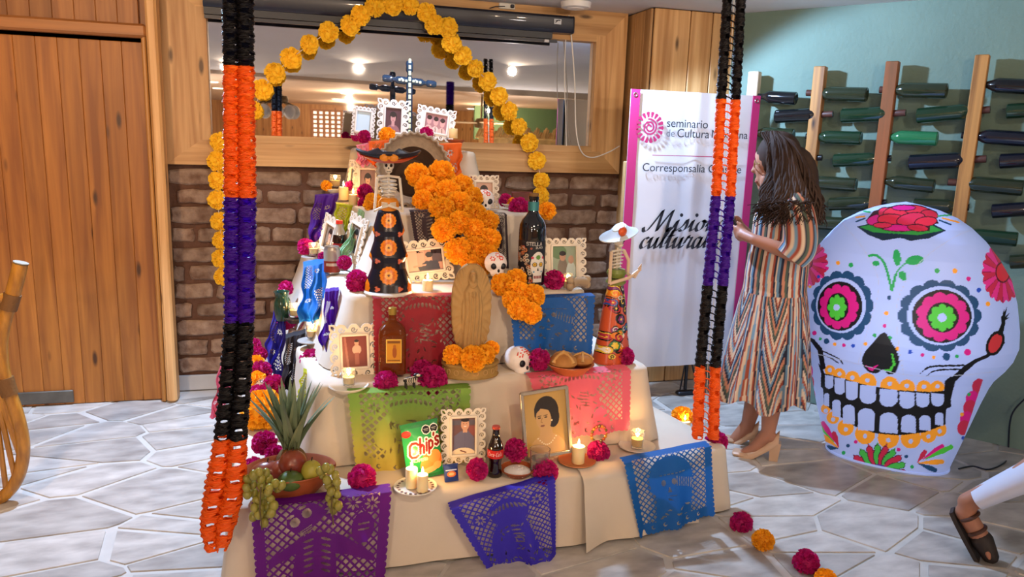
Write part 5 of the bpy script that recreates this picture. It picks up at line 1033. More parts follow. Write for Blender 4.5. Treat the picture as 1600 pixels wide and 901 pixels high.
gpx = [(387, 748), (396, 742), (408, 747), (420, 748), (430, 755), (385, 762), (395, 757), (409, 759), (421, 762), (386, 772), (397, 770), (409, 772), (419, 768), (401, 782), (412, 783), (423, 779), (397, 793), (408, 794), (419, 792), (428, 790), (404, 803), (415, 805), (396, 806), (424, 801), (413, 816), (434, 762), (440, 758), (405, 737), (416, 738)]
og2 = onY(408, 770, -2.25); grapes('green grape bunch spilling over the left side of the fruit bowl', [onY(x, y, -2.23-.025*math.sin(k*1.7))-og2 for k, (x, y) in enumerate(gpx)], og2)
gpx = [(500, 735), (509, 730), (516, 733), (504, 741), (524, 742), (526, 752), (514, 757), (525, 762), (517, 768), (527, 772), (514, 777), (523, 782), (529, 790), (518, 787), (521, 797), (511, 750)]
og3 = onY(520, 765, -2.2); grapes('green grape bunch hanging over the right side of the fruit bowl', [onY(x, y, -2.19-.015*math.sin(k*1.7))-og3 for k, (x, y) in enumerate(gpx)], og3)
Pp = P+np.array([.005, .06, .07]); t = thing('pineapple', 'pineapple with a tall grey green crown standing in the fruit bowl', 'pineapple', Pp, .3); b = B(); b.ell((0, 0, .02), (.055, .055, .06), 18, 12); b.obj('fruit_body', mat('pineapple_skin', '#6e4f22', .7, bump=(50, .8, .01), var=(40, .4)), t); LF = mat('pineapple_leaf', '#5d6f55', .5, var=(8, .3), col2='#7d8a6a'); rr = random.Random(12)
for k in range(34):
    lay = k/33; a = k*2.4; L_ = .10+.14*math.sin(math.pi*(.25+.6*lay)); out = (1-lay)*.125+.02; g = []
    for j in range(7):
        s_ = j/6; rr_ = .018+out*s_**1.3; zz = .065+.04*lay+L_*s_*(1-.12*(1-lay)*s_); w_ = .021*(1-s_)**.7+.0008
        c = np.array([rr_*math.cos(a), rr_*math.sin(a), zz]); tx = np.array([-math.sin(a), math.cos(a), 0]); ou = np.array([math.cos(a), math.sin(a), 0]); g.append([c-tx*w_, c-ou*w_*.5, c+tx*w_])
    B().grid(g).obj('leaf', LF, t)
# ================================================================== wall fittings
P = onY(640, 30, -.02); t = thing('projector_screen', 'long black rolled up projector screen housing above the mirror', 'projector screen', (0, 0, 0)); A = onY(395, 8, -.02); Bq = onY(890, 44, -.02); A[2] = Bq[2] = 2.225
BLK = mat('screen_black', '#10172a', .35, coat=.2); t.location = tuple(A); Lh = Bq[0]-A[0]
def bar(prof, x0, x1, nm, m): b = B(); b.rings([[(x, py, pz) for py, pz in prof] for x in (x0, x1)]); return b.obj(nm, m, t)
bar([(.05, -.05), (-.05, -.05), (-.062, -.03), (-.062, .035), (-.045, .05), (.05, .05)], -.25, Lh-.0, 'housing', BLK); bar([(.04, -.085), (-.03, -.085), (-.035, -.05), (.04, -.05)], -.25, Lh-.12, 'roller_cover', mat('screen_grey', '#23272f', .4)); bar([(.01, -.105), (-.012, -.105), (-.012, -.088), (.01, -.088)], -.25, Lh-.08, 'weight_bar', BLK)
b = B(); b.box((Lh-.10, -.064, .01), (.045, .003, .03)); b.obj('maker_plate', mat('plate_grey', '#c8ccd2', .4), t); b = B(); b.tube([(Lh-.115, -.067, .004), (Lh-.10, -.067, .018), (Lh-.085, -.067, .018)], .003, 5); b.box((Lh-.108, -.067, .016), (.016, .002, .004)); b.obj('maker_mark', BLK, t)
b = B(); b.box((Lh-.15, -.012, -.098), (.03, .02, .016), .002); b.obj('pull_tab', mat('plate_grey'), t); B().box((Lh+.006, -.005, 0), (.014, .105, .1), .006).obj('end_cap', BLK, t)
P = onY(792, 9, .0); t = thing('wall_socket', 'white double wall socket with a black plug above the projector screen', 'socket', (P[0], .0, 2.313)); B().box((0, 0, 0), (.10, .014, .034), .004).obj('plate', mat('socket_white', '#dcdad4', .4), t); B().box((.03, -.014, 0), (.022, .02, .02), .004).obj('plug', BLK, t)
CW = mat('white_cable', '#e2dfd8', .4)
def cable(label, pts, Y, r=.004, m=CW): 
    P0 = onY(*pts[0], Y); o = B().tube(spline([onY(x, y, Y)-P0 for x, y in pts], 6), r, 6).obj('cable', m, loc=P0); return setp(o, label, 'cable')
cable('thick white cable looping from the screen down across the mirror to the pine column', [(889, 24), (893, 60), (898, 130), (900, 200), (908, 236), (925, 246), (950, 238), (968, 228)], -.02); cable('thin white cable hanging straight down over the mirror right side', [(884, 62), (882, 120), (884, 180), (885, 228)], -.02, .0025)
P0 = onY(778, 10, -.0); setp(B().tube([onY(x, y, -.015)-P0 for x, y in ((789, 10), (775, 10), (765, 13))], .003, 6).obj('cable', BLK, loc=P0), 'short black plug lead above the projector screen', 'cable')
# ================================================================== banner
Yb = -.57; t = thing('banner', 'tall white banner on a stand with magenta side stripes and a sun logo', 'banner', (2.28, Yb, 0)); bx0, bx1, bz0, bz1 = onY(973, 350, -.57)[0], onY(1178, 250, -.57)[0], onY(1050, 571, -.57)[2], onY(1080, 144, -.57)[2]
nx, nz = 60, 110; X, Zg = np.meshgrid(np.linspace(bx0, bx1, nx), np.linspace(bz0, bz1, nz)); rs2 = np.random.RandomState(2); Yg = np.zeros_like(X)
for k in range(14): a, c_ = rs2.uniform(0, 3.14), rs2.uniform(0, 6.28); f_ = rs2.uniform(5, 26); Yg += .0005*np.sin((X*math.cos(a)+Zg*math.sin(a))*f_+c_)
Yg += .006*np.abs(((X-2.24)*3))**1.5*0+.012*np.clip(1-np.abs(X-2.24)*14, 0, 1)*-1*.6
V = np.stack([X-2.28, Yg, Zg], -1).reshape(-1, 3); link('sheet', np_mesh('sheet', V, quads(nz, nx), mat('vinyl_white', '#d9d8dc', .55)), t)
for xa, xb in ((bx0, bx0+.055), (bx1-.05, bx1)): B().box(((xa+xb)/2-2.28, -.0085, (bz0+bz1)/2), (xb-xa, .003, bz1-bz0)).obj('side_stripe', mat('vinyl_magenta', '#b62a6c', .5), t)
for xa in (bx0+.026, bx1-.024):
    B().tube([(xa-2.28+.011*math.cos(a), -.010, bz1-.03+.011*math.sin(a)) for a in np.linspace(0, 6.283, 14, endpoint=False)], .003, 6, closed=True).obj('eyelet', mat('steel', '#8d8d92', .3, .9), t)
b = B(); b.tube([(bx0+.04-2.28, .03, bz0-.02), (bx0+.04-2.28, .03, bz1-.01)], .010, 8); b.tube([(.035, .03, .03), (.035, .03, bz1)], .011, 8); b.obj('stand_pole', mat('stand_steel', '#2b2d32', .4, .5), t); b = B(); b.box((.035, .02, .012), (.12, .05, .024), .006); b.tube([(.035, .03, .3), (-.0, .03, .02)], .005, 6); b.tube([(.035, .03, .3), (.10, .03, .1)], .005, 6); b.obj('stand_foot', mat('stand_steel'), t)
setp(B().box((2.03-.0, -.55, .72), (.022, .03, 1.42), .004).obj('bamboo_cane', mat('cane', '#b08d5c', .6, var=(20, .2))), 'light wooden cane standing at the left edge of the banner', 'cane').location = (-.215, .0, 0)
INK = mat('ink_dark', '#2a2a30', .6); INKG = mat('ink_grey', '#6f6f76', .6); INKM = mat('ink_magenta', '#b02a62', .6)
def text(s, px0, px1, py, m, nm='lettering'):
    a = onY(px0, py, Yb-.012); e = onY(px1, py, Yb-.012); cu = bpy.data.curves.new('t', 'FONT'); cu.body = s; cu.size = 1; cu.extrude = 0; o = bpy.data.objects.new('t', cu); C.objects.link(o)
    dg = bpy.context.evaluated_depsgraph_get(); dg.update(); me = bpy.data.meshes.new_from_object(o.evaluated_get(dg)); bpy.data.objects.remove(o); xs = [v.co.x for v in me.vertices]; k = (e[0]-a[0])/(max(xs)-min(xs))
    for v in me.vertices: v.co = Vector(((v.co.x-min(xs))*k, 0, v.co.y*k))
    me.materials.clear(); me.materials.append(m); return link(nm, me, t, (a[0]-2.28, -.012, a[2]))
text('seminario', 1042, 1106, 198, INK); text('de', 1041, 1054, 213, INKG); text('Cultura', 1058, 1108, 214, INK); text('Mexicana', 1112, 1168, 215, INK); text('Corresponsalía Guasave', 1004, 1158, 267, INK)
a = onY(1018, 242, Yb); e = onY(1150, 243, Yb); B().box(((a[0]+e[0])/2-2.28, -.011, a[2]), (e[0]-a[0], .001, .004)).obj('rule', INKM, t)
c = onY(1015, 199, Yb-.012); lo = B(); R0 = 24*pxm(c)
for k in range(18):
    a = k*2*math.pi/18; w_ = .13; pts = [(R0*rr_*math.cos(a+da), R0*rr_*math.sin(a+da)) for rr_, da in ((.64, -w_*.6), (.97, -w_), (1.02, 0), (.97, w_), (.64, w_*.6))]; lo.add([(p, 0, q_) for p, q_ in pts], [tuple(range(5))])
sp = [(R0*(.10+.44*k/40)*math.cos(k*.36), R0*(.10+.44*k/40)*math.sin(k*.36)) for k in range(41)]
for k in range(40):
    p0, p1 = sp[k], sp[k+1]; n0 = np.array(p0)/np.hypot(*p0)*R0*.055; n1 = np.array(p1)/np.hypot(*p1)*R0*.055; lo.add([(p0[0]-n0[0], 0, p0[1]-n0[1]), (p0[0]+n0[0], 0, p0[1]+n0[1]), (p1[0]+n1[0], 0, p1[1]+n1[1]), (p1[0]-n1[0], 0, p1[1]-n1[1])], [(0, 1, 2, 3)])
lo.obj('sun_logo', INKM, t, smooth=False, loc=(c[0]-2.28, -.012, c[2]))
SCR = {'M': (2.55, [[(-.35, .35), (-.2, 0), (.15, .1), (.7, 1.2), (1.0, 1.9)], [(1.0, 1.9), (1.02, .9), (1.05, 0)], [(1.05, 0), (1.5, 1.0), (2.0, 1.9)], [(2.0, 1.9), (1.95, .8), (2.05, .1), (2.3, 0), (2.55, .3)]]), 'i': (.7, [[(0, .3), (.28, 1), (.26, .3), (.38, 0), (.7, .3)], [(.42, 1.42), (.47, 1.47)]]), 's': (.85, [[(0, .2), (.3, .6), (.5, 1.08), (.62, .5), (.5, .1), (.2, 0), (.02, .15)], [(.5, .1), (.85, .3)]]), 'o': (1.05, [[(.6, 1), (.2, .8), (.1, .3), (.35, 0), (.7, .25), (.75, .75), (.55, 1), (.85, .85), (1.05, .8)]]), 'n': (1.15, [[(0, .4), (.22, 1), (.22, 0)], [(.22, .2), (.58, .95), (.78, .9), (.76, .3), (.88, 0), (1.15, .3)]]), 'e': (.8, [[(.05, .4), (.5, .6), (.55, .95), (.3, 1), (.1, .5), (.2, .08), (.5, 0), (.8, .3)]]), 'c': (.72, [[(.6, .85), (.4, 1), (.15, .7), (.1, .25), (.35, 0), (.72, .3)]]), 'u': (1.15, [[(0, .5), (.2, 1), (.18, .3), (.35, 0), (.7, .5), (.8, 1)], [(.8, 1), (.78, .2), (.92, 0), (1.15, .3)]]), 'l': (.6, [[(0, .3), (.45, 1.3), (.5, 1.85), (.3, 1.7), (.2, .5), (.3, .05), (.6, .25)]]), 't': (.68, [[(0, .4), (.35, 1.7), (.25, .3), (.4, 0), (.68, .3)], [(0, 1.12), (.62, 1.16)]]), 'r': (.88, [[(0, .4), (.25, 1.15), (.3, .92), (.6, .95), (.5, .3), (.62, 0), (.88, .3)]]), 'a': (1.05, [[(.65, .9), (.35, 1), (.1, .6), (.15, .1), (.4, 0), (.68, .6), (.75, 1)], [(.75, 1), (.68, .2), (.82, 0), (1.05, .3)]])}
def script(s, px, py, xh, nm):
    c = onY(px, py, Yb-.013); q_ = xh*pxm(c); b = B(); x = 0; nib = np.array([math.cos(.5), math.sin(.5)])*.15
    for ch_ in s:
        adv, sts = SCR[ch_]
        for st in sts:
            if len(st) == 2 and ch_ == 'i':
                d_ = np.array([(st[0][0]+x)+.32*1.45, 1.45])*q_; B().add([(d_[0]+.17*q_*math.cos(g)+.0, 0, d_[1]+.17*q_*math.sin(g)) for g in np.linspace(0, 6.283, 10, endpoint=False)], [tuple(range(10))]).obj('letter_dot', INK, t, smooth=False, loc=(c[0]-2.28, -.012, c[2])); continue
            pts = spline([(p[0]+x, p[1]) for p in st], 7)
            for k in range(len(pts)-1):
                qd = []
                for p, sg in ((pts[k], -1), (pts[k], 1), (pts[k+1], 1), (pts[k+1], -1)): u_ = np.array(p)+nib*sg; qd.append(((u_[0]+.32*u_[1])*q_, 0, u_[1]*q_))
                b.add(qd, [(0, 1, 2, 3)])
        x += adv
    b.obj(nm, INK, t, smooth=False, loc=(c[0]-2.28, -.012, c[2]))
script('Misiones', 1009, 361, 17.5, 'script_lettering'); script('culturales', 998, 388, 17.5, 'script_lettering')
# ================================================================== bottle rack on the green wall
off = .085; posts = [((1180, 112), '#cdbda2', 'pale post of the bottle rack, partly behind the banner'), ((1283, 104), '#bd8748', 'yellow pine post of the bottle rack behind the woman'), ((1396, 96), '#8f4f26', 'reddish brown post of the bottle rack, in the middle'), ((1536, 86), '#b98445', 'yellow pine post of the bottle rack above the skull right side')]
for (x, y), col, lb in posts:
    P = onW(x, y, off); h = P[2]-.55; o = B().box((0, 0, h/2), (.064, .058, h), .004).obj('rack_post', wood('rack_'+col, col, '#6e4420' if col != '#cdbda2' else '#a5927a'), loc=(P[0], P[1], .55), rot=(0, 0, WANG)); setp(o, lb, 'rack post', 'posts of the bottle rack')
    for zz in (.75, P[2]-.35): b = B().tr((0, 0, zz-.55)); b.box((0, (.045 if (np.array([-WD[1], WD[0], 0]) @ WN) < 0 else -.045), 0), (.03, .06, .03)); b.obj('wall_bracket', mat('stand_steel'), o)
cols = {'k': mat('bottle_black', '#0e1114', .12, coat=.6), 'g': mat('bottle_green', '#1d3a26', .12, coat=.5, trans=.25), 'e': mat('bottle_emerald', '#2e7d50', .12, coat=.5, trans=.3), 'b': mat('bottle_navy', '#10141f', .1, coat=.6), 'o': mat('bottle_olive', '#2a3322', .12, coat=.5, trans=.2)}
prof = [(.001, .012), (.022, .004), (.034, 0), (.0375, .004), (.0375, .19), (.034, .205), (.024, .225), (.0165, .245), (.0145, .255), (.0145, .30), (.0165, .301), (.0165, .31), (.001, .311)]
BM = {k: B().lathe(prof, 24).mesh('wine_glass', m) for k, m in cols.items()}; capm = {k: B().lathe([(.0158, .248), (.0168, .25), (.0172, .309), (.001, .3115)], 16).mesh('neck_foil', m) for k, m in (('d', mat('foil_black', '#121014', .35)), ('r', mat('foil_brown', '#4d2c22', .5)), ('c', mat('cork')))}
RACK = [((1178, 150), (1244, 154), 'k', 'd', 'black wine bottle beside the pale post, top row'), ((1260, 145), (1355, 148), 'o', 'r', 'olive wine bottle through the second post, top row'), ((1374, 140), (1480, 142), 'o', 'r', 'olive wine bottle through the reddish post, top row'), ((1520, 131), (1625, 137), 'k', 'd', 'dark wine bottle at the right edge, top row'),
    ((1302, 178), (1212, 182), 'k', 'r', 'black long necked bottle left of the second post, second row'), ((1416, 176), (1315, 181), 'g', 'r', 'green bottle between second and reddish post, second row'), ((1548, 171), (1433, 181), 'g', 'r', 'green bottle tilted up beside the rightmost post, second row'), ((1680, 168), (1573, 174), 'g', 'd', 'green bottle cut by the right edge, second row'),
    ((1166, 207), (1240, 211), 'o', 'r', 'dark bottle behind the woman hair, third row'), ((1259, 213), (1346, 216), 'g', 'd', 'green bottle starting at the second post, third row'), ((1372, 213), (1465, 217), 'e', 'd', 'bright emerald bottle with a glint beside the reddish post'), ((1502, 211), (1612, 218), 'b', 'd', 'navy dark bottle right of the rightmost post, third row'),
    ((1285, 246), (1205, 249), 'k', 'd', 'bottle cap and neck behind the woman at the second post, fourth row'), ((1393, 247), (1303, 251), 'g', 'd', 'green bottle between second and reddish post, fourth row'), ((1542, 248), (1421, 254), 'b', 'r', 'black bottle with a brown foil left of the rightmost post, fourth row'), ((1660, 247), (1562, 252), 'b', 'd', 'black bottle cut by the right edge, fourth row'),
    ((1246, 283), (1338, 289), 'o', 'd', 'olive bottle just right of the woman, fifth row'), ((1364, 281), (1460, 291), 'o', 'd', 'olive dark bottle right of the reddish post, fifth row'), ((1481, 284), (1599, 294), 'o', 'r', 'olive bottle through the rightmost post, fifth row'),
    ((1386, 316), (1296, 319), 'o', 'd', 'olive bottle left of the reddish post, above the skull crown'), ((1515, 324), (1428, 320), 'o', 'd', 'bottle half hidden behind the skull crown at the rightmost post'), ((1650, 323), (1550, 330), 'b', 'd', 'black bottle above the skull right shoulder, sixth row'),
    ((1243, 346), (1335, 351), 'o', 'd', 'bottle behind the skull left crown, seventh row'), ((1488, 365), (1590, 374), 'g', 'd', 'green bottle end showing right of the skull crown'), ((1675, 404), (1578, 409), 'o', 'd', 'lowest bottle at the right edge beside the skull')]
for tip, base, g, cp, lb in RACK:
    a = onW(*tip, off); e = onW(*base, off); d = Vector(tuple(a-e)); L_ = d.length; t = thing('wine_bottle', lb, 'wine bottle', e, group='wine bottles in the wall rack'); t.rotation_mode = 'QUATERNION'; t.rotation_quaternion = d.to_track_quat('Z', 'Y'); s_ = L_/.311; s1 = min(max(s_, 1.0), 1.12)
    link('glass_body', BM[g], t, sc=(s1, s1, s_)); link('neck_foil', capm[cp], t, sc=(s1, s1, s_))
# ================================================================== what the mirror shows of the hall behind
def mirY(x, y, D):      # point seen at (x, y) in the mirror, D metres behind its plane
    P = onY(x, y, D); return np.array([P[0], -P[1]+.12, P[2]])
SMK = mat('smoked_glass', '#d8cfc2', .1, trans=.2); BRS = mat('brass_dull', '#6e5636', .4, .7)
P = mirY(428, 140, 7.0); t = thing('chandelier', 'ceiling chandelier with many glass globes in the mirror left side', 'chandelier', (P[0], P[1], CEIL)); dz = mirY(425, 155, 7.0)[2]-CEIL
B().tube([(0, 0, 0), (0, 0, dz)], .02, 8).obj('rod', BRS, t); B().lathe([(.001, -.05), (.18, -.05), (.2, .0), (.18, .05), (.001, .06)], 24).obj('hub', BRS, t, loc=(0, 0, dz))
for k in range(9): a = k*2*math.pi/9; b = B(); b.ell((0, 0, 0), (.085, .085, .1), 14, 10); b.obj('globe', SMK, t, loc=(.27*math.cos(a), .27*math.sin(a), dz-.17)); b = B(); b.tube([(.15*math.cos(a), .15*math.sin(a), dz-.03), (.27*math.cos(a), .27*math.sin(a), dz-.08)], .012, 6); b.obj('arm', BRS, t)
P = mirY(752, 175, 8.0); t = thing('ceiling_fan', 'ceiling fan with pale wooden blades in the mirror right of the cross', 'ceiling fan', (P[0], P[1], CEIL)); zb = mirY(752, 192, 8.0)[2]-CEIL
B().tube([(0, 0, 0), (0, 0, zb)], .018, 8).obj('rod', BRS, t); B().lathe([(.001, -.09), (.1, -.08), (.13, 0), (.08, .07), (.001, .08)], 20).obj('motor', BRS, t, loc=(0, 0, zb))
for k in range(5): a = .3+k*2*math.pi/5; b = B().tr((0, 0, zb), (.12, 0, a)); b.box((.38, 0, 0), (.52, .13, .012), .004); b.obj('blade', mat('blade_wood', '#d9b98a', .5), t)
P0 = mirY(488, 203, 11); P1 = mirY(535, 174, 11); t = thing('lattice_screen', 'pierced brick lattice wall with light shining through, in the mirror', 'lattice', (P0[0], P0[1], P0[2]-.3)); LAT = mat('lattice_brick', '#8d5f3e', .8); w_, h_ = mirY(552, 203, 11)[0]-P0[0], P1[2]-P0[2]+.3
for k in range(8): B().box((w_*k/7, 0, h_/2), (.05, .12, h_), .004).obj('upright', LAT, t)
for k in range(9): B().box((w_/2, 0, h_*k/8), (w_, .1, .035), .004).obj('course', LAT, t)
B().box((w_/2, -.25, h_/2), (w_, .02, h_)).obj('lit_window', mat('window_glow', '#ffe9cc', emit=2.2), t)
P0 = mirY(303, 205, 9); t = thing('curtain', 'dark grey striped curtain at the left end of the mirror', 'curtain', (P0[0], P0[1], 1.0)); w_ = mirY(326, 205, 9)[0]-P0[0]; b = B(); xs = np.linspace(0, w_, 60); b.grid([[(x, .04*math.sin(x/w_*44), z_) for x in xs] for z_ in np.linspace(0, CEIL-1.12, 4)]); b.obj('drape', mat('curtain_dark', '#3d3a3c', .8), t)
P0 = mirY(878, 225, 3.2); t = thing('grey_cloth_stand', 'grey cloth covered stand at the right end of the mirror', 'cloth stand', (P0[0], P0[1], .0)); zt = mirY(885, 160, 3.2)[2]; w_ = mirY(918, 225, 3.2)[0]-P0[0]+.1
b = B(); b.rings([[(0, 0, .0), (w_, 0, 0), (w_, -.05, 0), (0, -.05, 0)], [(.02, 0, zt), (w_, 0, zt), (w_, -.05, zt), (.02, -.05, zt)]]); b.obj('cloth', mat('cloth_grey', '#8a8785', .8), t); B().tube([(.06, .03, 0), (.04, .03, zt)], .012, 8).obj('pole', BLK, t)
P0 = mirY(740, 212, 12.5); Pe = mirY(905, 170, 12.5); o = struct(B().box((0, 0, 0), (Pe[0]-P0[0], .1, .75)).obj('trim_3', mat('green_rear'), smooth=False, loc=((P0[0]+Pe[0])/2, P0[1], P0[2]+.30)))
P0 = mirY(700, 213, 9.5); t = thing('thatched_stall', 'low thatched stall roof in the mirror beside the ceiling fan', 'roof', P0); w_ = mirY(885, 213, 9.5)[0]-P0[0]; b = B()
for k in range(46): x = .6+(w_-.6)*k/46; b.tube([(x, 0, .16+.05*math.sin(k*1.3)), (x-.12, .22, .0)], .022, 5)
b.obj('thatch', mat('thatch_gold', '#c9a05e', .8, var=(10, .4)), t); B().box((w_/2+.3, -.05, -.2), (w_-.6, .06, .5)).obj('stall_front', mat('thatch_gold'), t)
# ================================================================== inflatable sugar skull
S0 = onZ(1384, 728, 0)+np.array([.0, .0, 0]); vd = S0-CAM; vd[2] = 0; vd /= np.linalg.norm(vd); ve = np.array([vd[1], -vd[0], 0.]); SC0 = S0+vd*.14
sil = [(752, 1292, 1476), (735, 1286, 1483), (700, 1278, 1499), (660, 1270, 1517), (620, 1264, 1535), (592, 1261, 1549), (578, 1259, 1558), (560, 1258, 1576), (545, 1257, 1588), (525, 1256, 1597), (500, 1256, 1598), (460, 1258, 1594), (425, 1264, 1585), (395, 1277, 1566), (370, 1297, 1545), (350, 1316, 1522), (336, 1340, 1499), (325, 1366, 1470), (318, 1392, 1440), (315, 1410, 1422)]
sy = np.array([s[0] for s in sil], float)[::-1]; sl = np.array([s[1] for s in sil], float)[::-1]; sr = np.array([s[2] for s in sil], float)[::-1]
z_of = lambda py: onP(1400, py, SC0, vd)[2]
nv = 430; pyv = np.linspace(735, 315, nv); pyv = 315+(735-315)*np.linspace(1, 0, nv)**1.25
zz = np.array([z_of(y) for y in pyv]); zb = zz[0]; zz = (zz-zb)*(zz[-1]-0.0)/(zz[-1]-zb)
th = np.concatenate([np.linspace(-math.pi*1.04, .04*math.pi, 400), np.linspace(.08*math.pi, .92*math.pi, 44)]); nu = len(th)
V = np.zeros((nv, nu, 3)); ex = 2.45
cx_, sx_ = np.cos(th), np.sin(th); ux = np.sign(cx_)*np.abs(cx_)**(2/ex); uy = np.sign(sx_)*np.abs(sx_)**(2/ex)
for i, y in enumerate(pyv):
    l_, r_ = np.interp(y, sy, sl), np.interp(y, sy, sr); A = onP(l_, y, SC0, vd); E_ = onP(r_, y, SC0, vd); c = (A+E_)/2; hw = np.linalg.norm((E_-A)[:2])/2; jaw = np.clip((zz[i]-.05)/.5, 0, 1)
    hd_ = hw*(.62+.16*jaw); p = c[None, :]+ve[None, :]*(ux*hw*.985)[:, None]+vd[None, :]*(uy*hd_)[:, None]; p[:, 2] = zz[i]; V[i] = p
PXY = V.reshape(-1, 3)-CAM; dp = PXY @ _fw; PX = 800+FPX*(PXY @ _rt)/dp; PY = 450.5-FPX*(PXY @ _up)/dp
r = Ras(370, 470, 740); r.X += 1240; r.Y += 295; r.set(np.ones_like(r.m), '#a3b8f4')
NV, MG, GN, OG, BL, CR, K, WT, LM = '#15436f', '#c41580', '#1f9a55', '#e8982a', '#1846b8', '#b5264a', '#0d0f14', '#a3b8f4', '#45b83a'
c5 = lambda x, y: (x/3.917+1240, y/3.917+540); c4 = lambda x, y: (x/3.603+1240, y/3.603+310)
def esc(cx, cy, rx, ry, n, k, a0=0):
    dx, dy = (r.X-cx)/rx, (r.Y-cy)/ry; t_ = np.arctan2(dy, dx)+a0; return np.hypot(dx, dy) <= 1-k+k*np.abs(np.cos(t_*n/2))**.6
for cx, cy, (b1, b2), w1, k1, m1, i1, g1, wr in ((1316, 477, (49, 55), (39, 43), (35, 38.5), (31, 35.5), (17, 22), (15, 20), 5), (1468, 493, (66, 57), (52, 46), (46.5, 41.5), (42, 39), (25, 23.5), (21.5, 21.5), 7)):
    sh = 1 if cx < 1400 else -1; r.set(esc(cx, cy, b1, b2, 14, .11), NV); r.set(r.ell(cx-2*sh, cy, *w1), WT); r.set(r.ell(cx-3.5*sh, cy+1, *k1), K); r.set(esc(cx-5*sh, cy+2, *m1, 11, .15), MG); r.set(r.ell(cx-7*sh if sh > 0 else cx+5, cy+2.5, *i1), K); r.set(esc(cx-8*sh if sh > 0 else cx+4.5, cy+3, *g1, 8, .25), LM); r.set(r.ell(cx-9*sh if sh > 0 else cx+4, cy+3, wr, wr), WT)
# forehead branch, rose, side flowers
r.set(r.line(spline([c4(425, 322), c4(470, 322), c4(515, 375), c4(553, 515)], 8), 4), GN); r.set(r.line(spline([c4(553, 515), c4(575, 430), c4(605, 385), c4(650, 352)], 8), [4.5]*9+[2.5]*40), GN)
for x, y, a_, b_, an in ((582, 332, 6, 13, -.1), (682, 347, 14, 7.5, -.15), (615, 435, 6, 8, -.5), (463, 365, 6, 4, 0)): r.set(r.ell(*c4(x, y), a_, b_, an), GN)
r.set(r.poly([c4(*p) for p in ((355, 158), (430, 140), (600, 120), (790, 145), (858, 180), (760, 225), (660, 238), (598, 222), (500, 236), (420, 205))]), '#10263a'); r.set(r.poly([c4(*p) for p in ((372, 160), (450, 145), (600, 140), (780, 152), (840, 180), (700, 206), (600, 200), (450, 190))]), '#2b8a3a')
r.set(r.poly([c4(*p) for p in ((405, 125), (450, 70), (540, 45), (650, 33), (760, 55), (808, 75), (790, 105), (820, 140), (770, 150), (765, 185), (690, 180), (610, 190), (530, 170), (450, 158), (470, 140))]), '#3a0d1c'); 
for x, y, a_, b_, an, cc in ((470, 120, 16, 8, -.2, MG), (520, 85, 12, 9, .3, '#c2254a'), (600, 75, 26, 9, -.1, '#c9243f'), (700, 70, 22, 8, .2, '#c9243f'), (765, 90, 13, 7, .2, '#b81e3c'), (560, 125, 24, 10, .1, '#c9243f'), (660, 115, 22, 9, -.2, '#c2254a'), (745, 130, 17, 7, -.1, '#c9243f'), (580, 165, 26, 5, .05, MG), (700, 165, 16, 5, .1, '#b81e3c'), (500, 150, 14, 4, 0, '#c2254a'), (620, 52, 18, 4, 0, MG)): r.set(r.ell(*c4(x, y), a_+1.2, b_+1.2, an), '#3a0d1c'); r.set(r.ell(*c4(x, y), a_-.3, b_-.3, an), cc)
for seg in (((430, 76), (395, 72)), ((400, 100), (352, 106)), ((400, 112), (352, 130)), ((815, 98), (890, 92)), ((838, 110), (930, 134)), ((820, 122), (885, 146))): r.set(r.line([c4(*p) for p in seg], 2.6), (GN, OG, NV, GN, OG, NV)[[((430, 76), (395, 72)), ((400, 100), (352, 106)), ((400, 112), (352, 130)), ((815, 98), (890, 92)), ((838, 110), (930, 134)), ((820, 122), (885, 146))].index(seg)])
for cx, cy, rx, ry, n, kr in ((1567, 425, 33, 48, 20, .3), (1260, 410, 34, 38, 20, .24)):
    dx, dy = (r.X-cx)/rx, (r.Y-cy)/ry; t_ = np.arctan2(dy, dx); rr_ = np.hypot(dx, dy); ins = rr_ <= .88+.12*np.abs(np.cos(t_*n/2))**.6; r.set(ins, CR); r.set(ins & (((t_/(2*math.pi)*n) % 2) < 1), '#cf2f86'); r.set(ins & (np.abs(((t_/(2*math.pi)*n) % 1)-.5) > .47) & (rr_ > .3), '#5a0f34'); r.set(rr_ < kr+.05, '#4a1020'); r.set(rr_ < kr, '#c4283c')
for x, y, s_, cc in ((808, 407, 4, GN), (908, 407, 4, OG), (985, 452, 3.6, MG), (1043, 515, 3.6, BL), (1094, 592, 3.6, OG), (250, 362, 3.2, OG), (323, 374, 3.6, GN), (188, 393, 2.8, MG), (140, 440, 2.6, BL), (92, 497, 2.4, OG), (538, 558, 3.4, NV), (522, 645, 3.4, OG), (513, 717, 3.2, MG), (457, 770, 3.2, GN), (543, 783, 3.2, GN), (405, 818, 3, OG), (582, 845, 3.2, OG), (657, 862, 3.4, BL), (724, 880, 3.2, MG), (790, 893, 3, OG), (860, 890, 6, NV), (920, 888, 3, GN), (980, 865, 5.4, MG), (117, 757, 3.6, MG), (150, 790, 2.4, GN), (185, 803, 4.4, NV), (232, 820, 2.8, OG), (282, 826, 2.8, MG), (335, 828, 3, BL)): r.set(r.ell(*c4(x, y), s_), cc)
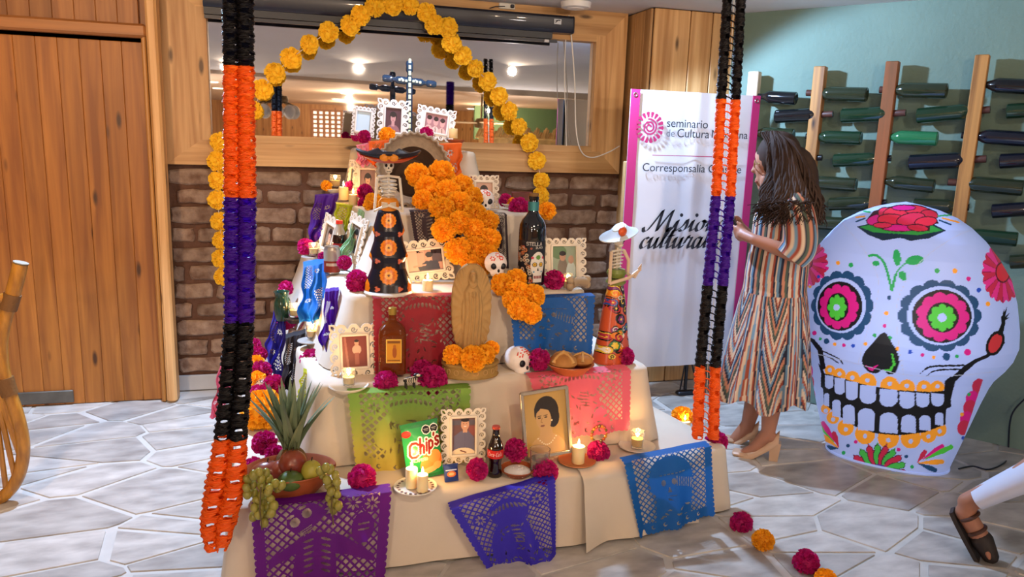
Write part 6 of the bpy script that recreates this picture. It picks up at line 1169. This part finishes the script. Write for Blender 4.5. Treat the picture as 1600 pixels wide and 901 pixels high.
# nose, mouth
r.set(r.poly(spline([(1381, 519), (1392, 533), (1402, 550), (1405, 568), (1399, 582), (1388, 584), (1379, 577), (1370, 583), (1356, 580), (1347, 567), (1350, 552), (1364, 535)], 5, True)), K); r.set(r.line([(1353, 571), (1362, 577), (1371, 570)], [1, 5, 1.5]), MG); r.set(r.line([(1394, 552), (1397, 568), (1392, 578), (1382, 578)], [2, 4, 4, 1.5]), LM)
bot = [(930, 480), (800, 530), (640, 548), (500, 535), (380, 495), (280, 430), (185, 352)]
for x, y, s_ in ((197, 385, 30), (240, 440, 38), (318, 500, 50), (438, 540, 62), (580, 562, 66), (717, 566, 62), (825, 545, 48), (895, 512, 42)): r.set(r.ell(*c5(x, y), s_/3.917), OG)
for x, y, s_ in ((222, 150, 32), (280, 175, 38), (360, 198, 44), (452, 222, 55), (588, 246, 58), (693, 258, 52), (798, 260, 48), (880, 255, 42)): r.set(r.ell(*c5(x, y), s_/3.917), OG)
r.set(r.poly([c5(*p) for p in [(165, 120), (190, 168), (400, 228), (525, 254), (650, 272), (840, 282), (922, 276), (925, 215), (960, 190), (1000, 188), (978, 260), (962, 330), (966, 372), (935, 385), (930, 440)]+bot+[(180, 262), (166, 250), (168, 170), (150, 105)]]), K)
for x, y in ((197, 398), (242, 450), (320, 512), (438, 552), (580, 578), (717, 584), (825, 555), (893, 523), (222, 148), (280, 172), (360, 195), (452, 212), (588, 232), (693, 245), (798, 250), (880, 248)): r.set(r.ell(*c5(x, y), 3.4), WT)
def tooth(x0, y0, x1, y1, up):
    rx = (x1-x0)/2; cx = (x0+x1)/2; h_ = rx*.8
    if up: m_ = r.poly([c5(*p) for p in ((x0, y0), (x1, y0+8), (x1, y1-h_), (x0, y1-h_))]) | (r.ell(*c5(cx, y1-h_), rx/3.917, h_/3.917))
    else: m_ = r.poly([c5(*p) for p in ((x0, y0+h_), (x1, y0+h_), (x1, y1), (x0, y1-8))]) | (r.ell(*c5(cx, y0+h_), rx/3.917, h_/3.917))
    r.set(m_, WT)
for q_ in ((192, 178, 243, 262), (251, 193, 314, 297), (320, 214, 392, 332), (406, 238, 504, 355), (526, 262, 636, 373), (649, 278, 740, 385), (751, 285, 830, 377), (843, 288, 920, 370)): tooth(*q_, True)
for q_ in ((187, 290, 218, 372), (236, 330, 288, 438), (301, 360, 375, 482), (393, 382, 496, 522), (526, 408, 636, 537), (659, 422, 749, 535), (769, 425, 839, 520), (866, 408, 917, 490)): tooth(*q_, False)
r.set(r.line([c5(-5, -90), (1270, 532), (1281, 546), c5(180, 130)], [4, 6, 8, 8]), K); r.set(r.line(spline([(1279, 545), (1296, 553), (1310, 560), (1317, 568)], 5), 2), K); r.set(r.line(spline([(1282, 553), (1298, 559), (1310, 567)], 5), 1.8), K)
r.set(r.line([c5(985, 200), c5(1050, 140), c5(1110, 95), c5(1190, 60), c5(1250, 20), c5(1285, -20)], [9, 9, 6, 5, 5, 4]), K); r.set(r.line(spline([c5(775, 172), c5(810, 140), c5(870, 125), c5(1040, 120)], 6), [1]*5+[3]*20), K); r.set(r.line(spline([c5(815, 186), c5(850, 158), c5(920, 146), c5(1030, 145)], 6), [1]*5+[2.5]*20), K)
r.set(r.ell(1555, 536, 13, 21, .45), K); r.set(r.ell(1555, 536, 9, 16, .45), '#b8303a'); r.set(r.line([(1563, 520), (1568, 505), (1567, 496)], [8, 6, 6]), K)
for p in ((1573, 480), (1577, 489), (1569, 484), (1576, 496)): r.set(r.line([(1567, 500), p], [5, .8]), K)
# lower decoration
fc = (1371, 738)
for k in range(11):
    a = math.pi*(1+k/10); r.set(r.petal(*fc, 38, 14, a, 10), '#2a1030'); r.set(r.petal(*fc, 36.5, 11.5, a, 11), CR if k % 2 == 0 else '#3fae4a')
    if True: r.set(r.ell(fc[0]+40*math.cos(a), fc[1]+40*math.sin(a)*.95, 5.5), '#2a1030'); r.set(r.ell(fc[0]+40*math.cos(a), fc[1]+40*math.sin(a)*.95, 4.6), CR if k % 2 == 0 else '#3fae4a'); r.set(r.line([(fc[0]+18*math.cos(a), fc[1]+18*math.sin(a)), (fc[0]+38*math.cos(a), fc[1]+38*math.sin(a)*.95)], [3, 8.5]), CR if k % 2 == 0 else '#3fae4a')
r.set(r.ell(*fc, 17, 13), '#4a2a8a'); r.set(r.ell(fc[0], fc[1]+2, 12, 9), '#3fae4a')
for bx, by, lst in ((1433, 723, ((1445, 706, CR), (1472, 697, MG), (1486, 698, LM), (1472, 721, OG), (1461, 734, NV))), (1311, 700, ((1277, 658, LM), (1286, 661, MG), (1303, 677, CR), (1284, 680, OG), (1290, 699, NV)))):
    for k, (x, y, cc) in enumerate(lst):
        dx, dy = x-bx, y-by; off_ = .25 if k in (1, 2, 0) and abs(dx) > 18 else .08; p0 = (bx+dx*off_, by+dy*off_); r.set(r.line([p0, (bx+dx*.75, by+dy*.75), (x, y)], [1.5, 8.5, 7]), cc)
for k, (x, y) in enumerate(((1529, 603), (1519, 622), (1515, 636), (1510, 654), (1506, 668))): r.set(r.ell(x, y, 10, 12, .35) & (r.X < 1537-(r.Y-590)*.33), CR if k % 2 == 0 else MG)
for k, (x, y) in enumerate(((1262, 562), (1266, 580), (1268, 598), (1270, 618), (1271, 630))): r.set(r.ell(x, y, 4, 10), CR if k % 2 == 0 else MG)
for x, y, cc in ((1514, 616, GN), (1503, 647, OG), (1505, 684, BL), (1325, 696, NV), (1337, 690, MG), (1318, 707, GN), (1404, 702, MG), (1416, 713, NV), (1425, 729, GN)): r.set(r.ell(x, y, 3), cc)
SEAM = '#a9b4cc'
for s_ in (spline([c4(262, 125), c4(380, 265), c4(470, 430), c4(470, 560), c4(400, 790), c4(365, 920)], 6), spline([c4(1075, 152), c4(900, 220), c4(700, 370), c4(590, 560), (1402, 520), (1412, 585)], 6), spline([(1258, 548), (1330, 566), (1420, 586), (1500, 586), (1556, 580)], 6)): r.set(r.line(s_, 1.0), SEAM)
ix = np.clip(((PX-1240)/370*r.nx).astype(int), 0, r.nx-1); iy = np.clip(((PY-295)/470*r.ny).astype(int), 0, r.ny-1); col = r.img[iy, ix].reshape(nv, nu, 3); col[:, 400:] = lin(WT); col = col.reshape(-1, 3)
V2 = np.concatenate([V, V[:, :1]], 1); C2 = np.concatenate([col.reshape(nv, nu, 3), col.reshape(nv, nu, 3)[:, :1]], 1); org = np.array([SC0[0], SC0[1], 0])
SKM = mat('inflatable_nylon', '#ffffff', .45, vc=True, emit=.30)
t = thing('inflatable_skull', 'big glowing white inflatable sugar skull printed with flowers and a grin', 'inflatable skull', org)
link('nylon_skin', np_mesh('nylon_skin', V2.reshape(-1, 3)-org, quads(nv, nu+1), SKM, C2.reshape(-1, 3)), t)
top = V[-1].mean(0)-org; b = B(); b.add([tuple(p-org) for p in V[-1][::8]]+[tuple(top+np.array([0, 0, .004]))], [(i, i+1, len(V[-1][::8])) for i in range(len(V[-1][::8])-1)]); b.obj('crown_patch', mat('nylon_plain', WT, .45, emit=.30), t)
B().tube([tuple(p-org+np.array([0, 0, .004])) for p in V[0][::10]], .008, 6).obj('hem_cord', mat('nylon_plain'), t)
pc = [onZ(1498, 732, .005), onZ(1520, 728, .005), onZ(1545, 733, .005), onZ(1570, 722, .005)]; w0 = onW(1575, 706, .02); w1 = onW(1580, 650, .02); w2 = onW(1602, 622, .02)
o = B().tube(spline([p-pc[0] for p in pc]+[w0-pc[0], w1-pc[0], w2-pc[0]], 6), .004, 6).obj('power_cord', BLK, loc=pc[0]); setp(o, 'thin black power cord running from the inflatable skull to the green wall', 'cord')
lamp('skull_front_light', 'POINT', tuple(SC0-vd*.75+np.array([0, 0, .75])), 3.0, (.75, .85, 1), None, .25)  # unseen lamp outside, in front of the skull, standing in for its glow
# ================================================================== woman
W0 = onZ(1192, 706, 0); wd_ = W0-CAM; wd_[2] = 0; wd_ /= np.linalg.norm(wd_); we = np.array([wd_[1], -wd_[0], 0.])
def Wp(px, py, d=0): return onP(px, py, W0+wd_*d, wd_)-W0
wq = pxm(W0)
def remesh(b, vox, m, name, parent, sm=4):
    o = b.obj(name, m, parent); md = o.modifiers.new('r', 'REMESH'); md.mode = 'VOXEL'; md.voxel_size = vox; md.use_smooth_shade = True; s2 = o.modifiers.new('s', 'SMOOTH'); s2.iterations = sm; s2.factor = .5
    dg = bpy.context.evaluated_depsgraph_get(); dg.update(); me = bpy.data.meshes.new_from_object(o.evaluated_get(dg)); o.modifiers.clear(); o.data = me; me.polygons.foreach_set('use_smooth', [True]*len(me.polygons)); return o
t = thing('person', 'woman with long wavy hair in a striped dress and beige heels, looking at her phone', 'person', W0)
SKIN = mat('skin_tan', '#a8745c', .5, sss=.15, var=(12, .1)); b = B()
cap = lambda a, e, ra, rb_: b.capsule(a, e, ra, rb_)
hc = Wp(1210, 252, 0); b.ell(tuple(hc+np.array([0, 0, .01])), (.092, .078, .098), 20, 14)         # cranium
def ow(px, py, d, rx, rz_, ry=None): b.ell(tuple(Wp(px, py, d)), (rx, ry or rx, rz_), 14, 10)
ow(1199, 262, 0, .058, .075, .06); ow(1194, 243, 0, .04, .035, .052); cap(Wp(1184, 252, 0), Wp(1177, 267, 0), .009, .0125); ow(1184.5, 280.5, 0, .014, .010, .022); ow(1185.5, 286, 0, .014, .009, .02); ow(1193, 293, 0, .028, .021, .03); ow(1200, 274, 0, .055, .06, .055); ow(1200, 283, -.035, .04, .05, .03); ow(1200, 283, .035, .04, .05, .03); ow(1222, 262, -.078, .016, .03, .01)
cap(Wp(1214, 285), Wp(1222, 318), .055, .06); ow(1224, 345, 0, .10, .12, .14); ow(1215, 400, 0, .09, .15, .12); ow(1212, 460, 0, .11, .14, .12)
for d, (hx, hy), (kx, ky), (ax_, ay) in ((-.085, (1212, 470), (1206, 590), (1200, 676)), (.085, (1208, 470), (1184, 585), (1168, 664))):
    cap(Wp(hx, hy+12, d*.75), Wp(kx, ky, d), .07, .055); cap(Wp(kx, ky, d), Wp(kx*.55+ax_*.45+3, ky*.55+ay*.45, d), .052, .052); cap(Wp(kx*.55+ax_*.45+3, ky*.55+ay*.45, d), Wp(ax_, ay, d), .05, .034); cap(Wp(ax_, ay, d), Wp(ax_-22, ay+24, d), .036, .028); cap(Wp(ax_, ay, d), Wp(ax_+6, ay+8, d), .034, .028); cap(Wp(ax_-22, ay+24, d), Wp(ax_-38, ay+30, d), .026, .02)
# near arm then far arm, each with a hand of five fingers around the phone
for d0, d1, sh_, el, wr, hd_ in ((-.20, -.15, (1238, 322), (1250, 400), (1178, 374), (1160, 366)), (.19, .12, (1212, 322), (1208, 392), (1172, 368), (1157, 356))):
    cap(Wp(*sh_, d0), Wp(*el, d0), .052, .042); cap(Wp(*el, d0), Wp(*wr, d1), .042, .027); cap(Wp(*wr, d1), Wp(*hd_, d1+(.05 if d0 < 0 else -.05)), .026, .028)
    dd = d1+(.05 if d0 < 0 else -.05); sg = 1 if d0 < 0 else -1
    for k in range(4):
        x0, y0 = hd_[0]-3, hd_[1]-6+5*k; cap(Wp(x0, y0, dd), Wp(x0-9+k, y0-5, dd+sg*.018), .0105, .0095); cap(Wp(x0-9+k, y0-5, dd+sg*.018), Wp(x0-12+k*1.5, y0-8, dd+sg*.045), .0095, .008)
    cap(Wp(hd_[0]+3, hd_[1]-5, dd), Wp(hd_[0]-2, hd_[1]-15, dd+sg*.006), .012, .010); cap(Wp(hd_[0]-2, hd_[1]-15, dd+sg*.006), Wp(hd_[0]-8, hd_[1]-19, dd+sg*.012), .010, .008)
remesh(b, .0075, SKIN, 'body', t, 3)
fb = B()
for d in (-.028, .028): fb.tr(tuple(Wp(1184.5, 254, d)), (0, 0, math.atan2(we[1], we[0]))); fb.ell((0, 0, 0), (.006, .012, .006), 10, 6)
fb.tr(); fb.obj('eyes', mat('eye_dark', '#2a1c18', .3), t); fb = B(); fb.tr(tuple(Wp(1182, 283.5, 0)), (0, 0, math.atan2(we[1], we[0]))); fb.ell((0, 0, 0), (.009, .022, .007), 10, 6); fb.tr(); fb.obj('lips', mat('lip_rose', '#8d463f', .4), t)
fb = B()
for d in (-.03, .03):
    c = Wp(1180, 256, d); fb.tube([tuple(c+wd_*.022*math.cos(a)+np.array([0, 0, .017*math.sin(a)])-we*.004) for a in np.linspace(0, 6.283, 18, endpoint=False)], .0022, 6, closed=True); fb.tube([tuple(c+wd_*(.022 if d > 0 else -.022)), tuple(Wp(1215, 252, d*2.75))], .0022, 6)
fb.obj('glasses', mat('glasses_gold', '#b8a06a', .3, .8), t)
ph = B(); ph.tr(tuple(Wp(1151, 352, 0)), (0, -.45, math.atan2(we[1], we[0]))); ph.box((0, 0, 0), (.01, .075, .15), .004); ph.tr(); ph.obj('held_phone', mat('phone_black', '#1b1c22', .2), None, loc=W0); o = bpy.context.scene.collection.objects[-1]; setp(o, 'dark mobile phone held in the woman\'s hands', 'phone')
# dress
pal = [lin(c) for c in ('#cbb39a', '#96452f', '#1c2036', '#cbb39a', '#5d7f97', '#1c2036', '#b87a5e', '#4a5648', '#1c2036', '#cbb39a', '#96452f', '#6d90a6')]
def stripe(u):
    u = u % 1; w_ = np.array([.12, .08, .06, .05, .09, .09, .10, .09, .04, .11, .09, .08]); e_ = np.cumsum(w_)/w_.sum(); return np.array(pal)[np.minimum(np.searchsorted(e_, u), 11)]
dr_ = [(297, 1214, 1240, .06), (304, 1198, 1254, .12), (318, 1188, 1262, .17), (345, 1181, 1264, .18), (385, 1176, 1262, .17), (425, 1168, 1258, .16), (448, 1165, 1256, .155), (475, 1158, 1258, .17), (520, 1147, 1259, .20), (565, 1137, 1259, .23), (600, 1131, 1257, .245), (617, 1130, 1256, .25)]
dy_ = np.array([q_[0] for q_ in dr_]); nv, nu = 170, 300; yy = np.linspace(617, 297, nv); thd = np.linspace(0, 2*math.pi, nu+1); V = np.zeros((nv, nu+1, 3)); Cc = np.zeros((nv, nu+1, 3))
for i, y in enumerate(yy):
    l_, rr_, dp_ = [np.interp(y, dy_, [q_[k] for q_ in dr_]) for k in (1, 2, 3)]; f = np.clip((y-455)/150, 0, 1); fold = 1+.075*f*np.sin(thd*11)+.035*f*np.sin(thd*23+1); hem = 8*np.clip((y-590)/27, 0, 1)*np.sin(thd*5.5)
    c = Wp((l_+rr_)/2, y); hw = (rr_-l_)/2*wq; V[i] = c+we*(hw*fold*np.cos(thd))[:, None]+wd_*(dp_*fold*np.sin(thd))[:, None]; V[i, :, 2] -= hem*wq
    if y < 455: u_ = thd/(2*math.pi)*7.0+.03*np.sin(y*.05)
    else:
        pan = (thd/(2*math.pi)*11) % 1; tri_ = np.abs(pan-.5)*2; u_ = tri_*.62+(y-455)/95.0*np.where(np.floor(thd/(2*math.pi)*11) % 2 == 0, 1, -.15)
    Cc[i] = stripe(u_)
FAB = mat('striped_fabric', '#ffffff', .8, vc=True)
link('dress', np_mesh('dress', V.reshape(-1, 3), quads(nv, nu+1), FAB, Cc.reshape(-1, 3)), t)
for d0, path in ((-.205, [(1232, 306), (1243, 325), (1250, 355), (1249, 385), (1236, 403)]), (.19, [(1210, 306), (1212, 330), (1212, 360), (1208, 385), (1200, 395)])):
    P = [Wp(x, y, d0*(.62+.38*min(1, k))) for k, (x, y) in enumerate(path)]; P = [np.array(p) for p in spline(P, 8)]; n = len(P); nu2 = 60; V = np.zeros((n, nu2+1, 3)); Cc = np.zeros((n, nu2+1, 3)); aa = np.linspace(0, 2*math.pi, nu2+1)
    for i in range(n):
        T_ = P[min(i+1, n-1)]-P[max(i-1, 0)]; T_ /= np.linalg.norm(T_); s1_ = np.cross(T_, wd_); s1_ /= np.linalg.norm(s1_); s2_ = np.cross(T_, s1_); rd = np.interp(i/(n-1), [0, .3, .8, 1], [.06, .070, .078, .072])*(1+.04*np.sin(aa*7+i*.2))
        V[i] = P[i]+s1_*(rd*np.cos(aa))[:, None]+s2_*(rd*.85*np.sin(aa))[:, None]; Cc[i] = stripe(aa/(2*math.pi)*3+.1)
    link('sleeve', np_mesh('sleeve', V.reshape(-1, 3), quads(n, nu2+1), FAB, Cc.reshape(-1, 3)), t)
# hair
HB = mat('hair_brown', '#251a16', .75, spec=.15, var=(7, .5), col2='#4a3a32', stretch=(1, 1, .3)); b = B(); rr = np.random.RandomState(9)
b.ell(tuple(Wp(1217, 244, 0)), (.106, .10, .118), 20, 14); b.ell(tuple(Wp(1236, 290, 0)), (.12, .13, .19), 18, 12); hb = b.obj('hair_mass', HB, t); hb.data.update()
strands = B()
for k in range(720):
    a = rr.uniform(-1, 1); d_end = .17*a+rr.uniform(-.02, .02); back = rr.rand(); x0 = 1206+rr.uniform(-10, 18)
    if back > .42: pts = [(x0, 205+rr.uniform(0, 8), .04*a), (1226+16*back, 228+rr.uniform(-4, 8), .10*a), (1240+24*back, 268, .15*a), (1246+32*back+rr.uniform(-8, 6), 310, d_end), (1240+44*back+rr.uniform(-8, 8), 345+rr.uniform(-22, 10), d_end)]
    else: pts = [(x0-6, 206+rr.uniform(0, 6), -.03-.02*abs(a)), (1198+rr.uniform(2, 14), 232, -.088), (1204+rr.uniform(-2, 12), 268, -.115), (1200+rr.uniform(-10, 34), 305, -.19), (1186+rr.uniform(-14, 62), 342+rr.uniform(-22, 14), -.22-rr.uniform(0, .05))]
    if k % 5 < 2:
        f_ = rr.rand(); pts = [(1204+10*f_, 205+rr.uniform(0, 6), -.02-.03*rr.rand()), (1208+22*f_, 228+rr.uniform(-4, 4), -.098), (1212+34*f_, 268, -.135-.02*rr.rand()), (1214+46*f_, 306, -.20-.02*rr.rand()), (1206+62*f_+rr.uniform(-6, 6), 340+rr.uniform(-26, 12), -.245-rr.uniform(0, .04))]
    P = [Wp(x, y, d) for x, y, d in pts]; P = spline(P, 6); n = len(P); ph_ = rr.uniform(0, 6.28)
    P = [np.array(p)+we*.016*math.sin(i*.75+ph_)*(i/n)+wd_*.010*math.cos(i*.75+ph_)*(i/n) for i, p in enumerate(P)]
    strands.tube(P, [.0055+.003*math.sin(math.pi*min(1, i/(n-1)))-.004*(i/(n-1))**2 for i in range(n)], 6)
strands.obj('hair_strands', HB, hb)
# shoes
BG_ = mat('beige_patent', '#c4a184', .3, coat=.4)
for d, (ax_, ay) in ((-.085, (1203, 684)), (.085, (1171, 668))):
    so = B(); rows = []
    for u_, (xo, yo, hw_, ht) in zip(range(7), ((14, 3, .026, .05), (6, 9, .031, .045), (-8, 17, .033, .03), (-24, 25, .037, .028), (-38, 29, .040, .034), (-50, 30, .034, .032), (-57, 31, .014, .018))):
        c = Wp(ax_+xo, ay+yo, d); rows.append([tuple(c+wd_*hw_*math.cos(a)+np.array([0, 0, max(-.014, ht*math.sin(a))])) for a in np.linspace(0, 2*math.pi, 16, endpoint=False)])
    sh_ = so.rings(rows).obj('shoe', BG_, t); hz = Wp(ax_+9, ay+6, d); bt = Wp(ax_+6, ay+24, d); zf = 0.0
    hl = B(); hl.rings([[tuple(c_+we*x*s_+wd_*y*s_) for x, y in ((-.024, -.022), (.024, -.022), (.024, .022), (-.024, .022))] for c_, s_ in ((np.array([bt[0], bt[1], zf+.001]), .85), (hz, 1.1))]); hl.obj('block_heel', BG_, sh_)
    pl = B(); c = Wp(ax_-42, ay+33, d); pl.tr((c[0], c[1], .011), (0, 0, math.atan2(we[1], we[0]))); pl.box((0, 0, 0), (.11, .072, .022), .008); pl.obj('platform_sole', BG_, sh_)
# ================================================================== leg of someone walking out at the right
F0 = onZ(1546, 876, 0.0); fd = F0-CAM; fd[2] = 0; fd /= np.linalg.norm(fd); fe = np.array([fd[1], -fd[0], 0.]); Fp = lambda px, py, d=0: onP(px, py, F0+fd*d, fd)-F0
t = thing('person', 'leg of a walking person in white trousers and a dark sandal, pushing off', 'person', F0); b = B(); c_ = lambda a, e, ra, rb_: b.capsule(a, e, ra, rb_)
c_(Fp(1508, 800), Fp(1530, 836), .036, .034); c_(Fp(1530, 836), Fp(1546, 866), .036, .022); c_(Fp(1508, 800), Fp(1516, 782), .034, .034); c_(Fp(1512, 784), Fp(1600, 748, .0), .036, .05); c_(Fp(1600, 748), Fp(1680, 700), .055, .07)
for k in range(5): c_(Fp(1543+1.0*k, 864, (k-2)*.016), Fp(1546+1.2*k, 873-abs(k-1), (k-2)*.017), .010, .008)
remesh(b, .007, SKIN, 'foot_and_calf', t); b = B(); rows = []
for x, y, w_ in ((1502, 790, .03), (1510, 806, .036), (1524, 832, .040), (1540, 860, .044), (1548, 874, .036)):
    c0 = Fp(x-3, y+3); nrm = (Fp(1530, 836)-Fp(1508, 800)); nrm /= np.linalg.norm(nrm); up_ = np.cross(nrm, fd); up_ = up_ if up_ @ fe > 0 else -up_; rows.append([tuple(c0+fd*w_*sg-up_*(.022+th_*.8)+np.array([0, 0, .0])) for sg, th_ in ((-1, 0), (1, 0), (1, .018), (-1, .018))])
b.rings(rows).obj('sandal_sole', mat('sandal_dark', '#2a2220', .6), t); b = B()
for x, y in ((1514, 806), (1525, 828)): c0 = Fp(x, y); b.tube([tuple(c0+up_*.036*math.cos(a)+fd*.038*math.sin(a)) for a in np.linspace(-2.3, 2.3, 14)], .007, 8)
b.obj('sandal_strap', mat('sandal_brown', '#4a2e22', .5), t); b = B(); b.capsule(Fp(1534, 843), Fp(1547, 868), .041, .030); b.obj('shoe_upper', mat('sandal_dark'), t); b = B(); rows = []
for x, y, w_ in ((1528, 779, .062), (1560, 764, .07), (1600, 746, .08), (1690, 694, .10)):
    c0 = Fp(x, y); ax2 = Fp(1600, 746)-Fp(1528, 779); ax2 /= np.linalg.norm(ax2); s_ = np.cross(ax2, fd); rows.append([tuple(c0+s_*w_*.62*math.cos(a)+fd*w_*math.sin(a)) for a in np.linspace(0, 6.283, 20, endpoint=False)])
b.rings(rows, cap=False).obj('trouser_leg', mat('white_linen', '#c2c8dc', .8), t)
# ================================================================== rattan chair at the left edge
K0 = onZ(8, 784, 0); Yk = K0[1]; t = thing('rattan_chair', 'golden bamboo rattan chair cut by the left edge', 'chair', K0); CN = mat('bamboo_gold', '#b9802a', .35, var=(9, .35), col2='#8a5a1c', coat=.3, stretch=(6, 6, 1.5)); WR = mat('rattan_wrap', '#6e4a20', .6, bump=(120, .6, .004)); kp = lambda x, y, d=0: onY(x, y, Yk+d)-K0
main = spline([kp(*p) for p in ((32, 412), (22, 452), (4, 515), (2, 560), (10, 600), (26, 645), (36, 690), (33, 730), (18, 762), (-10, 782), (-50, 776))], 8); q_ = pxm(K0)
B().tube(main, [10.5*q_]*12+[9.5*q_]*(len(main)-12), 12).obj('hoop_pole', CN, t); B().tube(spline([kp(20, 462), kp(-30, 474), kp(-110, 480)], 6), 8*q_, 10).obj('arm_rail', CN, t)
for k, (x, y) in enumerate(((36, 695), (34, 720), (24, 748), (10, 768), (30, 668))): B().tube(spline([kp((2, -2, -6, -10, 6)[k], (598, 604, 612, 620, 600)[k]), kp((14, 10, 2, -6, 18)[k], 650), kp(x, y)], 5), 4.2*q_, 8).obj('spoke', CN, t)
for i0, i1 in ((9, 13), (30, 36)):
    seg = main[i0:i1]; B().tube(seg, 12*q_, 12).obj('binding', WR, t)
B().tube(spline([kp(-50, 776), kp(-120, 700), kp(-150, 560), kp(-110, 480), kp(-100, 412)], 8), 9*q_, 10).obj('hoop_pole', CN, t)
B().lathe([(10.6*q_, 0), (10.6*q_, .004)], 12).obj('pole_end', mat('cane_end', '#8a8478', .7), t, loc=tuple(kp(32.5, 411)), rot=(0, .28, 0))
B().box((0, 0, 0), (.46, .46, .09), .03).obj('seat_cushion', mat('cushion_tan', '#a5814f', .8), t, loc=kp(-140, 620, .3))
for sg in (0, 1): B().tube([kp(-20, 600, .55), kp(-22, 740, .55)], 9*q_, 10).obj('rear_leg', CN, t, loc=(-.35*sg, 0, 0))
